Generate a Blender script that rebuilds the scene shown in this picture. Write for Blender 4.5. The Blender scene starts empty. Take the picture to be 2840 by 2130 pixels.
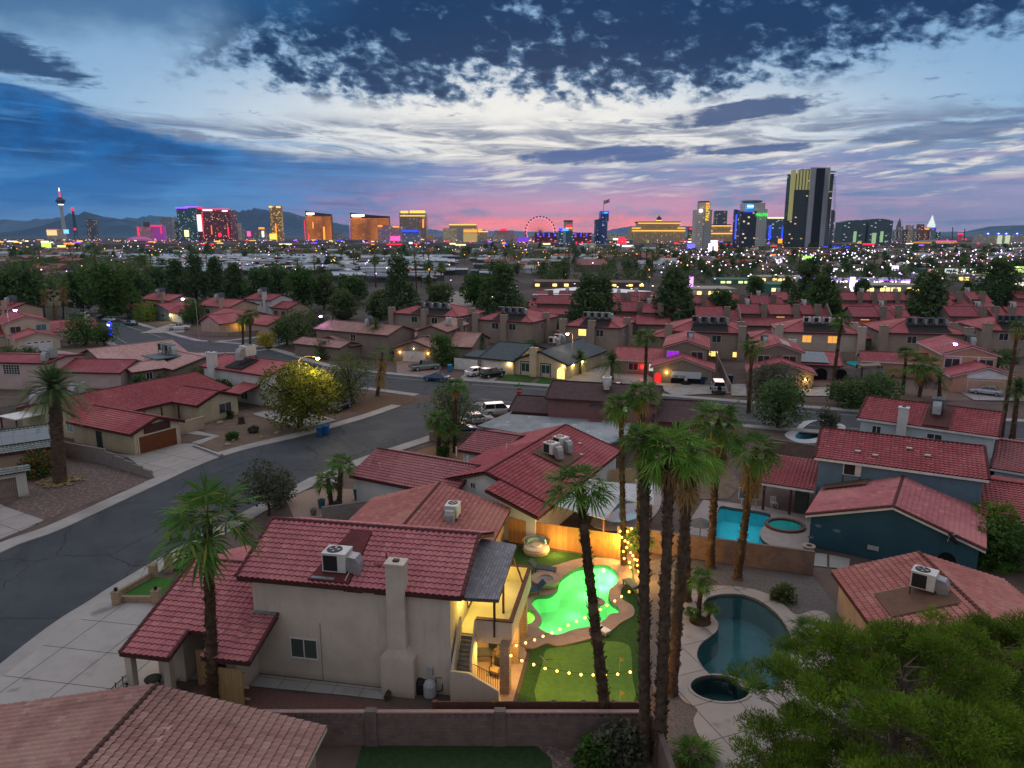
import bpy,bmesh,math,random
import numpy as np
from mathutils import Vector,Matrix,geometry
random.seed(7); np.random.seed(7)
scn=bpy.context.scene
COL=scn.collection
R=math.radians
# ------------------------------------------------------------------ camera
F,CX,CY,CAMH,VH=1971.,1420.,1065.,25.,652.      # photograph's focal length / centre / horizon row (2840 x 2130)
PITCH=math.atan((CY - VH)/F)
cam=bpy.data.objects.new('camera',bpy.data.cameras.new('camera')); COL.objects.link(cam)
cam.location=(0,0,CAMH); cam.rotation_euler=(math.pi/2 - PITCH,0,0)
cam.data.sensor_width=36; cam.data.lens=36*F/2840
cam.data.clip_start=.3; cam.data.clip_end=60000
scn.camera=cam
scn.view_settings.view_transform='Standard'; scn.view_settings.look='None'
scn.view_settings.exposure=.2; scn.view_settings.gamma=1
scn.cycles.max_bounces=5; scn.cycles.diffuse_bounces=2; scn.cycles.glossy_bounces=2
scn.cycles.transmission_bounces=3; scn.cycles.transparent_max_bounces=6
scn.cycles.caustics_reflective=False; scn.cycles.caustics_refractive=False
scn.cycles.sample_clamp_indirect=4; scn.cycles.use_denoising=True
# ------------------------------------------------------------------ node expressions
TREE=None
class X:
 def __init__(s,k): s.k=k
 def __add__(a,b): return m_('ADD',a,b)
 def __radd__(a,b): return m_('ADD',b,a)
 def __sub__(a,b): return m_('SUBTRACT',a,b)
 def __rsub__(a,b): return m_('SUBTRACT',b,a)
 def __mul__(a,b): return m_('MULTIPLY',a,b)
 def __rmul__(a,b): return m_('MULTIPLY',b,a)
 def __truediv__(a,b): return m_('DIVIDE',a,b)
def plug(sock,v):
 if isinstance(v,X): TREE.links.new(v.k,sock)
 elif isinstance(v,(tuple,list)) and len(v) == 3 and sock.type == 'RGBA': sock.default_value=(*v,1)
 else: sock.default_value=v
def m_(op,a,b=None,c=None):
 n=TREE.nodes.new('ShaderNodeMath'); n.operation=op
 for i,v in enumerate((a,b,c)):
  if v is not None: plug(n.inputs[i],v)
 return X(n.outputs[0])
def ss(v,lo,hi,a=0.,b=1.,kind='SMOOTHSTEP'):
 n=TREE.nodes.new('ShaderNodeMapRange'); n.interpolation_type=kind; n.clamp=True
 for i,q in enumerate((v,lo,hi,a,b)): plug(n.inputs[i],q)
 return X(n.outputs[0])
def vec(x=0.,y=0.,z=0.):
 n=TREE.nodes.new('ShaderNodeCombineXYZ')
 for i,q in enumerate((x,y,z)): plug(n.inputs[i],q)
 return X(n.outputs[0])
def sep(v):
 n=TREE.nodes.new('ShaderNodeSeparateXYZ'); plug(n.inputs[0],v)
 return [X(o) for o in n.outputs]
def noise(v,scale=1.,detail=4.,rough=.55,dist=0.,out=0):
 n=TREE.nodes.new('ShaderNodeTexNoise')
 if v is not None: plug(n.inputs['Vector'],v)
 plug(n.inputs['Scale'],scale); plug(n.inputs['Detail'],detail); plug(n.inputs['Roughness'],rough); plug(n.inputs['Distortion'],dist)
 return X(n.outputs[out])
def voro(v,scale=1.,feat='F1',out=0):
 n=TREE.nodes.new('ShaderNodeTexVoronoi'); n.feature=feat
 plug(n.inputs['Vector'],v); plug(n.inputs['Scale'],scale)
 return X(n.outputs[out])
def white(v,out=0):
 n=TREE.nodes.new('ShaderNodeTexWhiteNoise'); n.noise_dimensions='3D'; plug(n.inputs['Vector'],v)
 return X(n.outputs[out])
def mix(f,a,b,kind='MIX'):
 n=TREE.nodes.new('ShaderNodeMix'); n.data_type='RGBA'; n.blend_type=kind
 plug(n.inputs[0],f); plug(n.inputs[6],a); plug(n.inputs[7],b)
 return X(n.outputs[2])
def geom(name='Position'):
 return X(TREE.nodes.new('ShaderNodeNewGeometry').outputs[name])
def tco(name='Object'):
 return X(TREE.nodes.new('ShaderNodeTexCoord').outputs[name])
def fl(a): return m_('FLOOR',a)
def fr(a): return m_('FRACT',a)
def mx(a,b): return m_('MAXIMUM',a,b)
def mn(a,b): return m_('MINIMUM',a,b)
# ------------------------------------------------------------------ sky (dusk, direction-based clouds) and the last low sun
def lin(c): return tuple((v/255/12.92 if v <= 10.3 else ((v/255+.055)/1.055) ** 2.4) for v in c)
def make_sky():
 global TREE
 w=bpy.data.worlds.new('World'); scn.world=w; w.use_nodes=True
 TREE=w.node_tree; TREE.nodes.clear()
 d=tco('Generated')
 x,y,z=sep(d)
 az=m_('ARCTAN2',x,y)*57.2958
 el=m_('ARCSINE',z)*57.2958
 P=vec(az,el*1.9,0.)
 n1=noise(P,.11,5.,.6); n2=noise(P,.42,6.,.62); n3=noise(vec(az,el*3.2,4.),.09,5.,.55)
 streak=noise(vec(az*.35+el*.55,el*3.4 - az*.32,2.),.55,6.,.62,.4)
 wisp=noise(vec(az*.16 - el*.2,el*1.3+az*.10,7.),.8,7.,.66,.9)
 den0=noise(vec(az*.7,el*2.6,21.),.75,5.,.6)
 # clear glowing sky: white towards the sunset, blue to the sides and up
 side=ss(m_('ABSOLUTE',az - 2.),6.,38.)
 clear=mix(side,lin((234,232,226)),lin((138,180,214)))
 clear=mix(ss(el+m_('ABSOLUTE',az)*.12,9.,17.),clear,lin((128,165,200)))
 # low blue-violet bank, pink under it
 bankc=mix(ss(az,-34.,12.),lin((14,98,164)),lin((116,138,176)))
 bankc=mix(ss(n3,.44,.68)*ss(az,-26.,8.)*.7,bankc,lin((160,150,186)))
 bankc=mix(ss(streak,.56,.74)*ss(az,-14.,10.)*ss(el,1.2,3.)*.75,bankc,lin((238,222,205)))
 pinkw=ss(m_('ABSOLUTE',az - 6.),32.,6.)
 pink=ss(el+(n3 - .5)*3.4,4.8,1.4)*pinkw
 bankc=mix(pink*ss(n3+(n2 - .5)*.3,.36,.56)*.75,bankc,(1.0,.30,.40))
 glow=.9*ss(el+(n3 - .5)*3.4,1.7,.8)*ss(m_('ABSOLUTE',az - 4.),18.,5.)*ss(n3+(n2 - .5)*.4,.34,.5,.45,1.)
 bankc=mix(glow,bankc,(1.5,.26,.20))
 bankc=mix(ss(n3+(streak - .5)*.5,.42,.62)*ss(az,0.,-16.)*.7,bankc,lin((64,136,196)))
 bankc=mix(ss(el,2.4,.3)*ss(az,-6.,-22.)*.6,bankc,lin((96,152,198)))
 bankc=mix(ss(noise(vec(az*.25,el*3.,31.),.5,5.,.6),.55,.68)*ss(az,8.,24.)*.6,bankc,lin((92,116,160)))
 bank_top=ss(az,-36.,-16.,8.6,5.7,'LINEAR') - ss(az,-14.,4.,0.,.5)+ss(az,4.,34.,0.,.9)
 bank=ss(el+(wisp - .5)*2.6+(n1 - .5)*1.6 - bank_top,.35,-.55)
 c=mix(ss(wisp,.38,.60)*ss(el+(n1 - .5)*3.,9.2,7.2)*ss(el,4.,6.)*.85,clear,lin((98,112,142)))
 c=mix(ss(den0 - .60,0.,.09)*ss(el,7.,8.5)*ss(el,11.5,10.)*.6,c,lin((92,112,150)))
 c=mix(bank,c,bankc)
 gap=ss(streak,.46,.64)*ss(az,-12.,2.)*ss(el,2.6,4.4)*ss(el,7.8,5.8)
 c=mix(gap*.85,c,lin((232,226,218)))
 # dark wedge of cloud on the left
 wl=ss(el - (9.9 - (az+36.)*.27)+(wisp - .5)*2.6+(n1 - .5)*1.2,.3,-.5)*ss(el+(streak - .5)*1.5,3.4,5.4)*ss(az+(wisp - .5)*6.,-17.,-24.)
 c=mix(wl*.92,c,mix(ss(n2,.35,.7),lin((0,62,118)),lin((0,94,162))))
 # streaks drawn through the low bank and the wedge
 st2=noise(vec(az*.22 - el*.1,el*3.6+az*.06,41.),.42,6.,.62,.3)
 c=mix(ss(st2,.52,.68)*ss(el,9.5,7.)*ss(az,6.,-14.)*.42,c,lin((92,150,200)))
 c=mix(ss(st2,.46,.34)*ss(el,9.5,7.)*ss(az,4.,-12.)*.35,c,lin((4,70,126)))
 c=mix(ss(st2,.50,.64)*ss(el,6.2,4.6)*ss(az,-14.,0.)*.5,c,lin((186,158,186)))
 # lens clouds
 def lens(a0,e0,ra,re,sl,col,k=.95):
  nonlocal c
  q=((az - a0)/ra); r=((el - e0 - (az - a0)*sl)/re)
  f=ss(q*q+r*r+(n2 - .5)*2.4+(streak - .5)*2.4,1.25,.45)
  c=mix(f*k,c,col)
 lens(17.3,8.75,5.6,.82,.10,lin((62,84,124)))
 lens(7.5,5.95,8.2,.62,.03,lin((70,96,146)))
 lens(18.5,6.1,4.5,.35,.03,lin((74,96,140)))
 lens(-34.5,11.0,5.5,1.25,-.16,lin((34,66,104)))
 lens(30.5,6.7,6.0,.6,.04,lin((96,116,150)),.8)
 # broken dark deck overhead
 edge=10.0+ss(az,-6.,-24.,0.,1.2)+ss(az,12.,34.,0.,3.4,'LINEAR')
 hh=el+m_('ABSOLUTE',az)*.035 - edge
 cov=ss(hh,-1.2,3.6,kind='LINEAR')
 den=noise(vec(az*.9+el*.25,el*1.5,11.),.78,8.,.60,.12)
 big=noise(vec(az,el*1.6,5.),.16,3.,.5)
 thr=.615 - cov*.33+(big - .5)*-.5
 deck=ss(den - thr,-.10,.10)*ss(hh,-1.2,.4)*ss(az+(n1 - .5)*9.+(el - 12.)*-.5,-26.,-19.)
 deckc=mix(ss(den - thr,-.05,.20),lin((96,132,168)),lin((2,42,82)))
 deckc=mix(ss(n2,.45,.7)*.2,deckc,lin((6,56,104)))
 c=mix(deck*.97,c,deckc)
 veil=ss(el+(n1 - .5)*5.+(az+16.)*-.14,13.2,16.2)*ss(az,-8.,-18.)
 c=mix(veil*.75,c,lin((34,84,130)))
 # unseen sky above and behind: soft grey-blue evening light
 up=ss(el,19.,46.)
 c=mix(up,c,SKY_UP)
 back=ss(m_('ABSOLUTE',az),42.,75.)
 c=mix(back,c,SKY_BACK)
 c=mix(ss(el,.0,-.6),c,lin((70,80,100)))
 # thin physical sky underneath the painted cloud layers
 st=TREE.nodes.new('ShaderNodeTexSky'); st.sky_type='NISHITA'; st.sun_disc=False
 st.sun_elevation=R(SUN_EL); st.sun_rotation=R(SUN_AZ)
 c=mix(.0008,c,X(st.outputs[0]),'ADD')
 bg=TREE.nodes.new('ShaderNodeBackground'); plug(bg.inputs[0],c); bg.inputs[1].default_value=SKY_K
 out=TREE.nodes.new('ShaderNodeOutputWorld'); TREE.links.new(bg.outputs[0],out.inputs[0])
SUN_EL,SUN_AZ,SKY_K,POOL_K,HAZE=3.,5.,1.,230.,2.8e-5
SKY_UP,SKY_BACK=(1.30,1.26,1.36),(.465,.465,.51)
make_sky()
sun=bpy.data.objects.new('sun',bpy.data.lights.new('sun','SUN')); COL.objects.link(sun)
sun.data.energy=.45; sun.data.angle=R(25); sun.data.color=(1,.66,.55)
sun.rotation_euler=(R(90 - 14),0,R(180 - SUN_AZ))
# ------------------------------------------------------------------ photograph pixel -> place (a = pixel, h = height above ground)
def ray(p):
 x=(p[0] - CX)/F; y=(p[1] - CY)/F
 return Vector((x,math.cos(PITCH) - y*math.sin(PITCH),-math.sin(PITCH) - y*math.cos(PITCH)))
def at(p,h=0.):
 d=ray(p); t=(h - CAMH)/d.z
 return Vector((d.x*t,d.y*t,h))
def atY(p,Y):
 d=ray(p); t=Y/d.y
 return Vector((d.x*t,Y,CAMH+d.z*t))
def tile(x0,y0,k): return lambda x,y: (x0+x*k,y0+y*k)
A=tile(0,500,.42948); B=tile(950,500,.42948); C=tile(1890,500,.42948)
D=tile(0,1100,.42948); E=tile(950,1000,.42948); G=tile(1890,1000,.42948)
Y7=tile(300,1430,.4521); Y8=tile(1200,1430,.4521); K=tile(0,780,.21474); W=tile(0,0,1/.7789)
# ------------------------------------------------------------------ objects
ORI={}
def tag(o,label=None,cat=None,group=None,kind=None):
 if label: o['label']=label
 if cat: o['category']=cat
 if group: o['group']=group
 if kind: o['kind']=kind
 return o
def thing(name,label,cat,loc,group=None,rz=0.):
 o=bpy.data.objects.new(name,None); COL.objects.link(o)
 o.location=loc; o.rotation_euler=(0,0,rz); o.empty_display_size=.2
 ORI[o.name]=(Vector(loc),rz)
 return tag(o,label,cat,group)
class MB:
 """collects faces; build() links them as one mesh object"""
 def __init__(s,T=None): s.v=[]; s.f=[]; s.uv=[]; s.T=T; s.has_uv=False; s.cut=[]
 def add(s,vs,fs,uvs=None):
  n=len(s.v); s.cut.append((n,len(s.f)))
  if s.T is not None: vs=[s.T @ Vector(v) for v in vs]
  s.v += [tuple(v) for v in vs]
  for i,f in enumerate(fs):
   s.f.append([n+k for k in f])
   s.uv.append(uvs[i] if uvs else None)
  if uvs: s.has_uv=True
  return s
 def bx(s,x0,x1,y0,y1,z0,z1):
  return s.prism([(x0,y0),(x1,y0),(x1,y1),(x0,y1)],z0,z1)
 def prism(s,poly,z0,z1,bottom=True):
  n=len(poly)
  if sum(poly[i][0]*poly[(i+1) % n][1] - poly[(i+1) % n][0]*poly[i][1] for i in range(n)) < 0: poly=poly[::-1]
  zt=z1 if callable(z1) else (lambda x,y: z1)
  vs=[(p[0],p[1],z0) for p in poly]+[(p[0],p[1],zt(p[0],p[1])) for p in poly]
  fs,uvs,u=[],[],0.
  for i in range(n):
   j=(i+1) % n; l=math.dist(poly[i][:2],poly[j][:2])
   fs.append([i,j,n+j,n+i]); uvs.append([(u,vs[i][2]),(u+l,vs[j][2]),(u+l,vs[n+j][2]),(u,vs[n+i][2])]); u += l
  fs.append(list(range(n,2*n))); uvs.append([(-50.+.001*p[0],-50.) for p in poly])
  if bottom: fs.append(list(range(n - 1,-1,-1))); uvs.append([(-50.,-50.)]*n)
  return s.add(vs,fs,uvs)
 def tube(s,pts,r,n=8,cap=True):
  pts=[Vector(p) for p in pts]; rs=r if isinstance(r,(list,tuple)) else [r]*len(pts)
  vs,fs=[],[]
  for i,p in enumerate(pts):
   d=(pts[min(i+1,len(pts) - 1)] - pts[max(i - 1,0)]).normalized()
   a=d.cross(Vector((0,0,1))) if abs(d.z) < .95 else d.cross(Vector((0,1,0)))
   a.normalize(); b=d.cross(a)
   for k in range(n):
    t=2*math.pi*k/n
    vs.append(p+(a*math.cos(t)+b*math.sin(t))*rs[i])
  for i in range(len(pts) - 1):
   for k in range(n):
    q=(k+1) % n
    fs.append([i*n+k,i*n+q,(i+1)*n+q,(i+1)*n+k][::-1])
  if cap:
   fs.append(list(range(n))); fs.append([len(vs) - n+k for k in range(n)][::-1])
  return s.add(vs,fs)
 def lathe(s,prof,c=(0,0,0),n=16):
  vs,fs=[],[]
  for r,z in prof:
   for k in range(n):
    t=2*math.pi*k/n; vs.append((c[0]+r*math.cos(t),c[1]+r*math.sin(t),c[2]+z))
  for i in range(len(prof) - 1):
   for k in range(n):
    q=(k+1) % n; fs.append([i*n+k,i*n+q,(i+1)*n+q,(i+1)*n+k])
  fs.append(list(range(n))[::-1]); fs.append([len(vs) - n+k for k in range(n)])
  return s.add(vs,fs)
 def ball(s,c,r,n=8,sq=1.):
  m=max(4,n // 2+1)
  return s.lathe([(max(r*math.sin(math.pi*i/m),r*.02),-r*sq*math.cos(math.pi*i/m)) for i in range(m+1)],c,n)
 def pieces(s):
  ends=s.cut[1:]+[(len(s.v),len(s.f))]
  for (v0,f0),(v1,f1) in zip(s.cut,ends):
   q=MB(); q.v=s.v[v0:v1]; q.f=[[k - v0 for k in f] for f in s.f[f0:f1]]; q.uv=s.uv[f0:f1]; q.has_uv=s.has_uv; yield q
 def build(s,name,mat,parent=None,loc=None,smooth=False,rz=0.):
  if parent is not None: o0,rz=ORI[parent.name]
  else: o0=Vector(loc) if loc is not None else Vector((0,0,0))
  me=bpy.data.meshes.new(name)
  V=np.array(s.v,dtype=np.float64).reshape(-1,3) - np.array(o0)
  if rz:
   c,q=math.cos(-rz),math.sin(-rz); V=np.stack([V[:,0]*c - V[:,1]*q,V[:,0]*q+V[:,1]*c,V[:,2]],1)
  me.from_pydata(V.tolist(),[],s.f)
  if s.has_uv:
   ul=me.uv_layers.new(name='UVMap'); co=[]
   for f,u in zip(s.f,s.uv): co += list(u) if u else [(0.,0.)]*len(f)
   ul.data.foreach_set('uv',np.array(co,dtype=np.float32).ravel())
  if smooth: me.shade_smooth()
  if mat: me.materials.append(mat() if callable(mat) else mat)
  o=bpy.data.objects.new(name,me); COL.objects.link(o)
  if parent is not None: o.parent=parent; ORI[o.name]=(o0,rz)
  else: o.location=o0; o.rotation_euler=(0,0,rz); ORI[o.name]=(o0,rz)
  return o
def raw(name,V,Fc,mat,parent=None,smooth=False):
 me=bpy.data.meshes.new(name); me.from_pydata(np.asarray(V).tolist(),[],Fc if isinstance(Fc,list) else np.asarray(Fc).tolist())
 if smooth: me.shade_smooth()
 if mat: me.materials.append(mat)
 o=bpy.data.objects.new(name,me); COL.objects.link(o)
 if parent is not None: o.parent=parent; ORI[o.name]=ORI.get(parent.name,(Vector((0,0,0)),0.))
 return o
KIDS={}
def copy_tree(o,parent=None):
 c=o.copy(); COL.objects.link(c); c.parent=parent
 for ch in o.children: copy_tree(ch,c)
 return c
def place(proto,loc,rz=0.,sc=1.,label=None,group=None,first=[set()]):
 if proto.name in first[0]: o=copy_tree(proto)
 else: first[0].add(proto.name); o=proto
 o.location=loc; o.rotation_euler=(0,0,rz); o.scale=sc if isinstance(sc,tuple) else (sc,sc,sc)
 if label: o['label']=label
 if group: o['group']=group
 elif 'group' in o: del o['group']
 return o
# ------------------------------------------------------------------ materials
MATS={}
def new_mat(name):
 global TREE
 m=bpy.data.materials.new(name); m.use_nodes=True; TREE=m.node_tree
 return m,TREE.nodes['Principled BSDF']
def bump(bs,h,k=.3,dist=.02):
 n=TREE.nodes.new('ShaderNodeBump'); n.inputs['Strength'].default_value=k; n.inputs['Distance'].default_value=dist
 plug(n.inputs['Height'],h); TREE.links.new(n.outputs[0],bs.inputs['Normal'])
def pm(name,c1,c2=None,scale=2.,rough=.85,bk=0.,bs=40.,detail=5.,metal=0.,spec=.15,bd=.02,coat=0.,c3=None,isl=0.):
 if name in MATS: return MATS[name]
 m,b=new_mat(name); P=tco('Object')
 c=c1
 if c2: c=mix(ss(noise(P,scale,detail,.6),.32,.68),c1,c2)
 if c3: c=mix(ss(noise(P,scale*.21,4.,.6),.5,.66),c,c3)
 if isl:
  r=geom('Random Per Island'); c=mix(isl,c,mix(r,tuple(v*.45 for v in c1),tuple(min(1,v*1.7) for v in (c2 or c1))))
 plug(b.inputs['Base Color'],c); b.inputs['Roughness'].default_value=rough; b.inputs['Metallic'].default_value=metal
 b.inputs['Specular IOR Level'].default_value=spec
 if coat: b.inputs['Coat Weight'].default_value=coat
 if bk: bump(b,noise(P,bs,4.,.6),bk,bd)
 MATS[name]=m; return m
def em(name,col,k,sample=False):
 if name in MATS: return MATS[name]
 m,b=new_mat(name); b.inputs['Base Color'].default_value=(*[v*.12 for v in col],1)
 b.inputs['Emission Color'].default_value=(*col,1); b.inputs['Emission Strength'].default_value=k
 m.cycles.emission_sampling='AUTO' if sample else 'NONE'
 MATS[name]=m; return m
def tile_mat(name,c1,c2,c3,geo=True,stain=.65):
 """clay roof tiles: UV in metres (u along the eave, v up the slope), one tint per tile, shadow gap under each tile end painted dark"""
 if name in MATS: return MATS[name]
 m,b=new_mat(name); u,v,_=sep(tco('UV'))
 tu=fl(u/.34); tv=fl(v/.38)
 r=white(vec(tu,tv,1.)); r2=white(vec(tu,tv,5.))
 c=mix(ss(r,.1,1.)*.75,c1,c2)
 c=mix(ss(r2,.93,.97)*.5,c,c3)
 P=tco('Object')
 c=mix(ss(noise(P,.5,6.,.65),.45,.75)*stain,c,tuple(q*.66 for q in c1))
 c=mix(ss(noise(P,9.,3.,.6),.62,.75)*.3,c,c3)
 c=mix(ss(noise(vec(u*1.6,v*.28,7.),1.,5.,.65),.50,.72)*.55,c,tuple(q*.58 for q in c1)); c=mix(ss(noise(P,.16,4.,.6),.48,.66)*.4,c,c3)
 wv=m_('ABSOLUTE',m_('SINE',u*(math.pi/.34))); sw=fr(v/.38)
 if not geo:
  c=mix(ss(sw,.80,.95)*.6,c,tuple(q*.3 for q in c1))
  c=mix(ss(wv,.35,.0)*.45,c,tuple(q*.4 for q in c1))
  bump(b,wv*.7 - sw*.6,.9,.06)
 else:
  c=mix(ss(sw,.115,.10)*.9,c,tuple(q*.16 for q in c1)); bump(b,noise(P,30.,3.,.6),.25,.02)  # shadow gap at the tile ends painted into the colour
 plug(b.inputs['Base Color'],c); b.inputs['Roughness'].default_value=.75; b.inputs['Specular IOR Level'].default_value=.15
 MATS[name]=m; return m
def block_mat(name,c1,c2,bw=.4,bh=.2,mort=(.12,.10,.09),off=.5):
 if name in MATS: return MATS[name]
 m,b=new_mat(name); u,v,_=sep(tco('UV'))
 n=TREE.nodes.new('ShaderNodeTexBrick'); plug(n.inputs['Vector'],vec(u,v,0.)); n.offset=off
 plug(n.inputs['Color1'],c1); plug(n.inputs['Color2'],c2); plug(n.inputs['Mortar'],mort)
 n.inputs['Scale'].default_value=1; n.inputs['Mortar Size'].default_value=.012; n.inputs['Brick Width'].default_value=bw; n.inputs['Row Height'].default_value=bh
 n.inputs['Bias'].default_value=-.1
 P=tco('Object')
 c=mix(ss(noise(P,1.3,6.,.65),.4,.7)*.6,X(n.outputs[0]),tuple(q*.55 for q in c1))
 plug(b.inputs['Base Color'],c); b.inputs['Roughness'].default_value=.93
 bump(b,X(n.outputs['Fac'])*-1.+noise(P,30.,3.)*.3,.5,.02)
 MATS[name]=m; return m
def plank_mat(name,c1,c2,w=.14,vert=True):
 if name in MATS: return MATS[name]
 m,b=new_mat(name); u,v,_=sep(tco('UV'))
 if not vert: u,v=v,u
 q=u/w; e=fr(q)
 c=mix(white(vec(fl(q),3.,0.)),c1,c2)
 c=mix(ss(noise(vec(u*9.,v*.8,0.),2.,5.),.4,.7)*.5,c,tuple(k*.6 for k in c1))
 edge=ss(m_('ABSOLUTE',e - .5),.44,.49)
 c=mix(edge*.85,c,tuple(k*.2 for k in c1))
 plug(b.inputs['Base Color'],c); b.inputs['Roughness'].default_value=.8
 bump(b,edge*-1.,.6,.02)
 MATS[name]=m; return m
def leaf_mat(name,c1,c2,c3=None,trans=.35):
 """foliage: every leaf a tint of its own between c1 and c2"""
 if name in MATS: return MATS[name]
 m,b=new_mat(name); r=geom('Random Per Island')
 c=mix(r,c1,c2)
 if c3: c=mix(ss(fr(r*7.31),.80,.9),c,c3)
 c=mix(ss(noise(tco('Object'),.55,3.,.5),.35,.7),c,mix(.35,c,tuple(min(1.,q*2.6) for q in c2)))
 plug(b.inputs['Base Color'],c); b.inputs['Roughness'].default_value=.65; b.inputs['Specular IOR Level'].default_value=.1
 t=TREE.nodes.new('ShaderNodeBsdfTranslucent'); plug(t.inputs[0],c)
 s=TREE.nodes.new('ShaderNodeMixShader'); s.inputs[0].default_value=trans
 TREE.links.new(b.outputs[0],s.inputs[1]); TREE.links.new(t.outputs[0],s.inputs[2])
 TREE.links.new(s.outputs[0],TREE.nodes['Material Output'].inputs[0])
 MATS[name]=m; return m
def facade(name,wall,glass,bay=4.,flo=3.4,wx=.18,wz=.25,lit=.1,litc=(1,.6,.2),k=2.,rows=None,rough=.35,tint2=None):
 """tower front: UV in metres, grid of windows, some of them lit; rows = (colour, strength): a lit line on every floor"""
 if name in MATS: return MATS[name]
 m,b=new_mat(name); u,v,_=sep(tco('UV'))
 wall=tuple(min(.7,q*1.7) for q in wall); glass=tuple(q*1.6 for q in glass); lit=lit*.55 if not rows else lit; k=k*.6
 a,e=u/bay,v/flo; fa,fe=fr(a),fr(e)
 win=ss(m_('ABSOLUTE',fa - .5),.5 - wx+.03,.5 - wx - .03)*ss(m_('ABSOLUTE',fe - .5),.5 - wz+.03,.5 - wz - .03)
 r=white(vec(fl(a),fl(e),2.)); r2=white(vec(fl(a),fl(e),9.))
 pat=ss(noise(vec(u*.03,v*.05,0.),1.,3.),.35,.65,.3,1.7)
 on=m_('LESS_THAN',r,pat*lit)*win
 g=mix(r2,glass,tuple(q*1.8 for q in glass))
 if tint2: g=mix(ss(noise(vec(u*.02,v*.02,3.),1.,4.),.42,.6),g,tint2)
 plug(b.inputs['Base Color'],mix(win,wall,g)); b.inputs['Specular IOR Level'].default_value=.5
 plug(b.inputs['Roughness'],mix(win,(.8,)*3,(rough*.5,)*3))
 if rows:
  rl=ss(m_('ABSOLUTE',fe - .5),.22,.08)*ss(noise(vec(u*.02,v*.013,1.),1.,3.),.25,.7,.25,1.25)
  plug(b.inputs['Emission Color'],mix(on,rows[0],litc)); plug(b.inputs['Emission Strength'],mx(rl*rows[1],on*k)*m_('GREATER_THAN',v,-20.))
 else:
  plug(b.inputs['Emission Color'],mix(r2,litc,tuple(q*.8+.2 for q in litc))); plug(b.inputs['Emission Strength'],on*(r2*k+.3*k)*m_('GREATER_THAN',v,-20.))
 m.cycles.emission_sampling='NONE'
 MATS[name]=m; return m
def water_mat(name,tint,rough=.03,wav=.02):
 if name in MATS: return MATS[name]
 m,b=new_mat(name); nt=TREE
 nt.nodes.remove(b)
 tr=nt.nodes.new('ShaderNodeBsdfTransparent'); plug(tr.inputs[0],tint)
 gl=nt.nodes.new('ShaderNodeBsdfGlossy'); gl.inputs['Roughness'].default_value=rough
 fz=nt.nodes.new('ShaderNodeFresnel'); fz.inputs[0].default_value=1.33
 bn=nt.nodes.new('ShaderNodeBump'); bn.inputs['Strength'].default_value=.25; bn.inputs['Distance'].default_value=wav
 plug(bn.inputs['Height'],noise(tco('Object'),2.2,3.,.5)); nt.links.new(bn.outputs[0],gl.inputs['Normal']); nt.links.new(bn.outputs[0],fz.inputs['Normal'])
 ms=nt.nodes.new('ShaderNodeMixShader'); sc_=m_('MULTIPLY',X(fz.outputs[0]),.6); nt.links.new(sc_.k,ms.inputs[0]); nt.links.new(tr.outputs[0],ms.inputs[1]); nt.links.new(gl.outputs[0],ms.inputs[2])
 nt.links.new(ms.outputs[0],nt.nodes['Material Output'].inputs[0])
 MATS[name]=m; return m
def STUC(n,c):
 """rendered wall: patchy tone, rain streaks, a dusty foot"""
 if 'stucco_'+n in MATS: return MATS['stucco_'+n]
 m,b=new_mat('stucco_'+n); P=tco('Object'); x,y,z=sep(P)
 k=mix(ss(noise(P,.5,6.,.65),.35,.7),c,tuple(v*.84 for v in c))
 k=mix(ss(noise(vec(x*2.2,y*2.2,z*.22),1.,5.,.65),.50,.74)*.55,k,tuple(v*.70 for v in c))
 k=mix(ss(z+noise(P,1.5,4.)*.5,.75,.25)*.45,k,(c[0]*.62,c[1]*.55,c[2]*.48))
 plug(b.inputs['Base Color'],k); b.inputs['Roughness'].default_value=.95; b.inputs['Specular IOR Level'].default_value=.12
 bump(b,noise(P,55.,4.,.6),.4,.015); MATS['stucco_'+n]=m; return m
GLASS=lambda: pm('window_glass',(.015,.022,.028),(.03,.04,.05),.4,.08,spec=.8)
LIT=lambda: em('lit_window',(1.,.62,.14),1.6)
WHITE=lambda: pm('white_paint',(.62,.62,.6),(.5,.5,.49),1.5,.6)
DARKMETAL=lambda: pm('dark_metal',(.03,.03,.032),(.05,.05,.05),3.,.5,metal=.4)
GALV=lambda: pm('galvanised_metal',(.36,.37,.38),(.26,.27,.28),2.,.45,metal=.5)
CONC=lambda: pm('concrete',(.29,.285,.275),(.24,.236,.228),.5,.92,.2,25.,c3=(.20,.195,.19))
BROWNTRIM=lambda: pm('brown_trim',(.055,.022,.02),(.075,.03,.028),2.,.7)
WHITETRIM=lambda: pm('pale_trim',(.50,.46,.40),(.42,.39,.34),2.,.7)
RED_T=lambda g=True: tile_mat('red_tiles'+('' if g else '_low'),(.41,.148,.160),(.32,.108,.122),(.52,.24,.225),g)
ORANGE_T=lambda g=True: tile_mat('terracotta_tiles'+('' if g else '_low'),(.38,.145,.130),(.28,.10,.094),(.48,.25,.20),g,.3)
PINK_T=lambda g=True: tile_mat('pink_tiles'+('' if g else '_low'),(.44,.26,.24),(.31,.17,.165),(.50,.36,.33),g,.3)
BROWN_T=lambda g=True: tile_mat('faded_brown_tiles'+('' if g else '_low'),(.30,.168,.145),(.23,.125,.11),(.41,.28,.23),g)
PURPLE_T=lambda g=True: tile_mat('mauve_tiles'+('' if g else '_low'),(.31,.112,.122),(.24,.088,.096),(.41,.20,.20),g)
DRED_T=lambda g=True: tile_mat('dark_red_tiles'+('' if g else '_low'),(.33,.082,.094),(.26,.060,.070),(.45,.17,.17),g)
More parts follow.
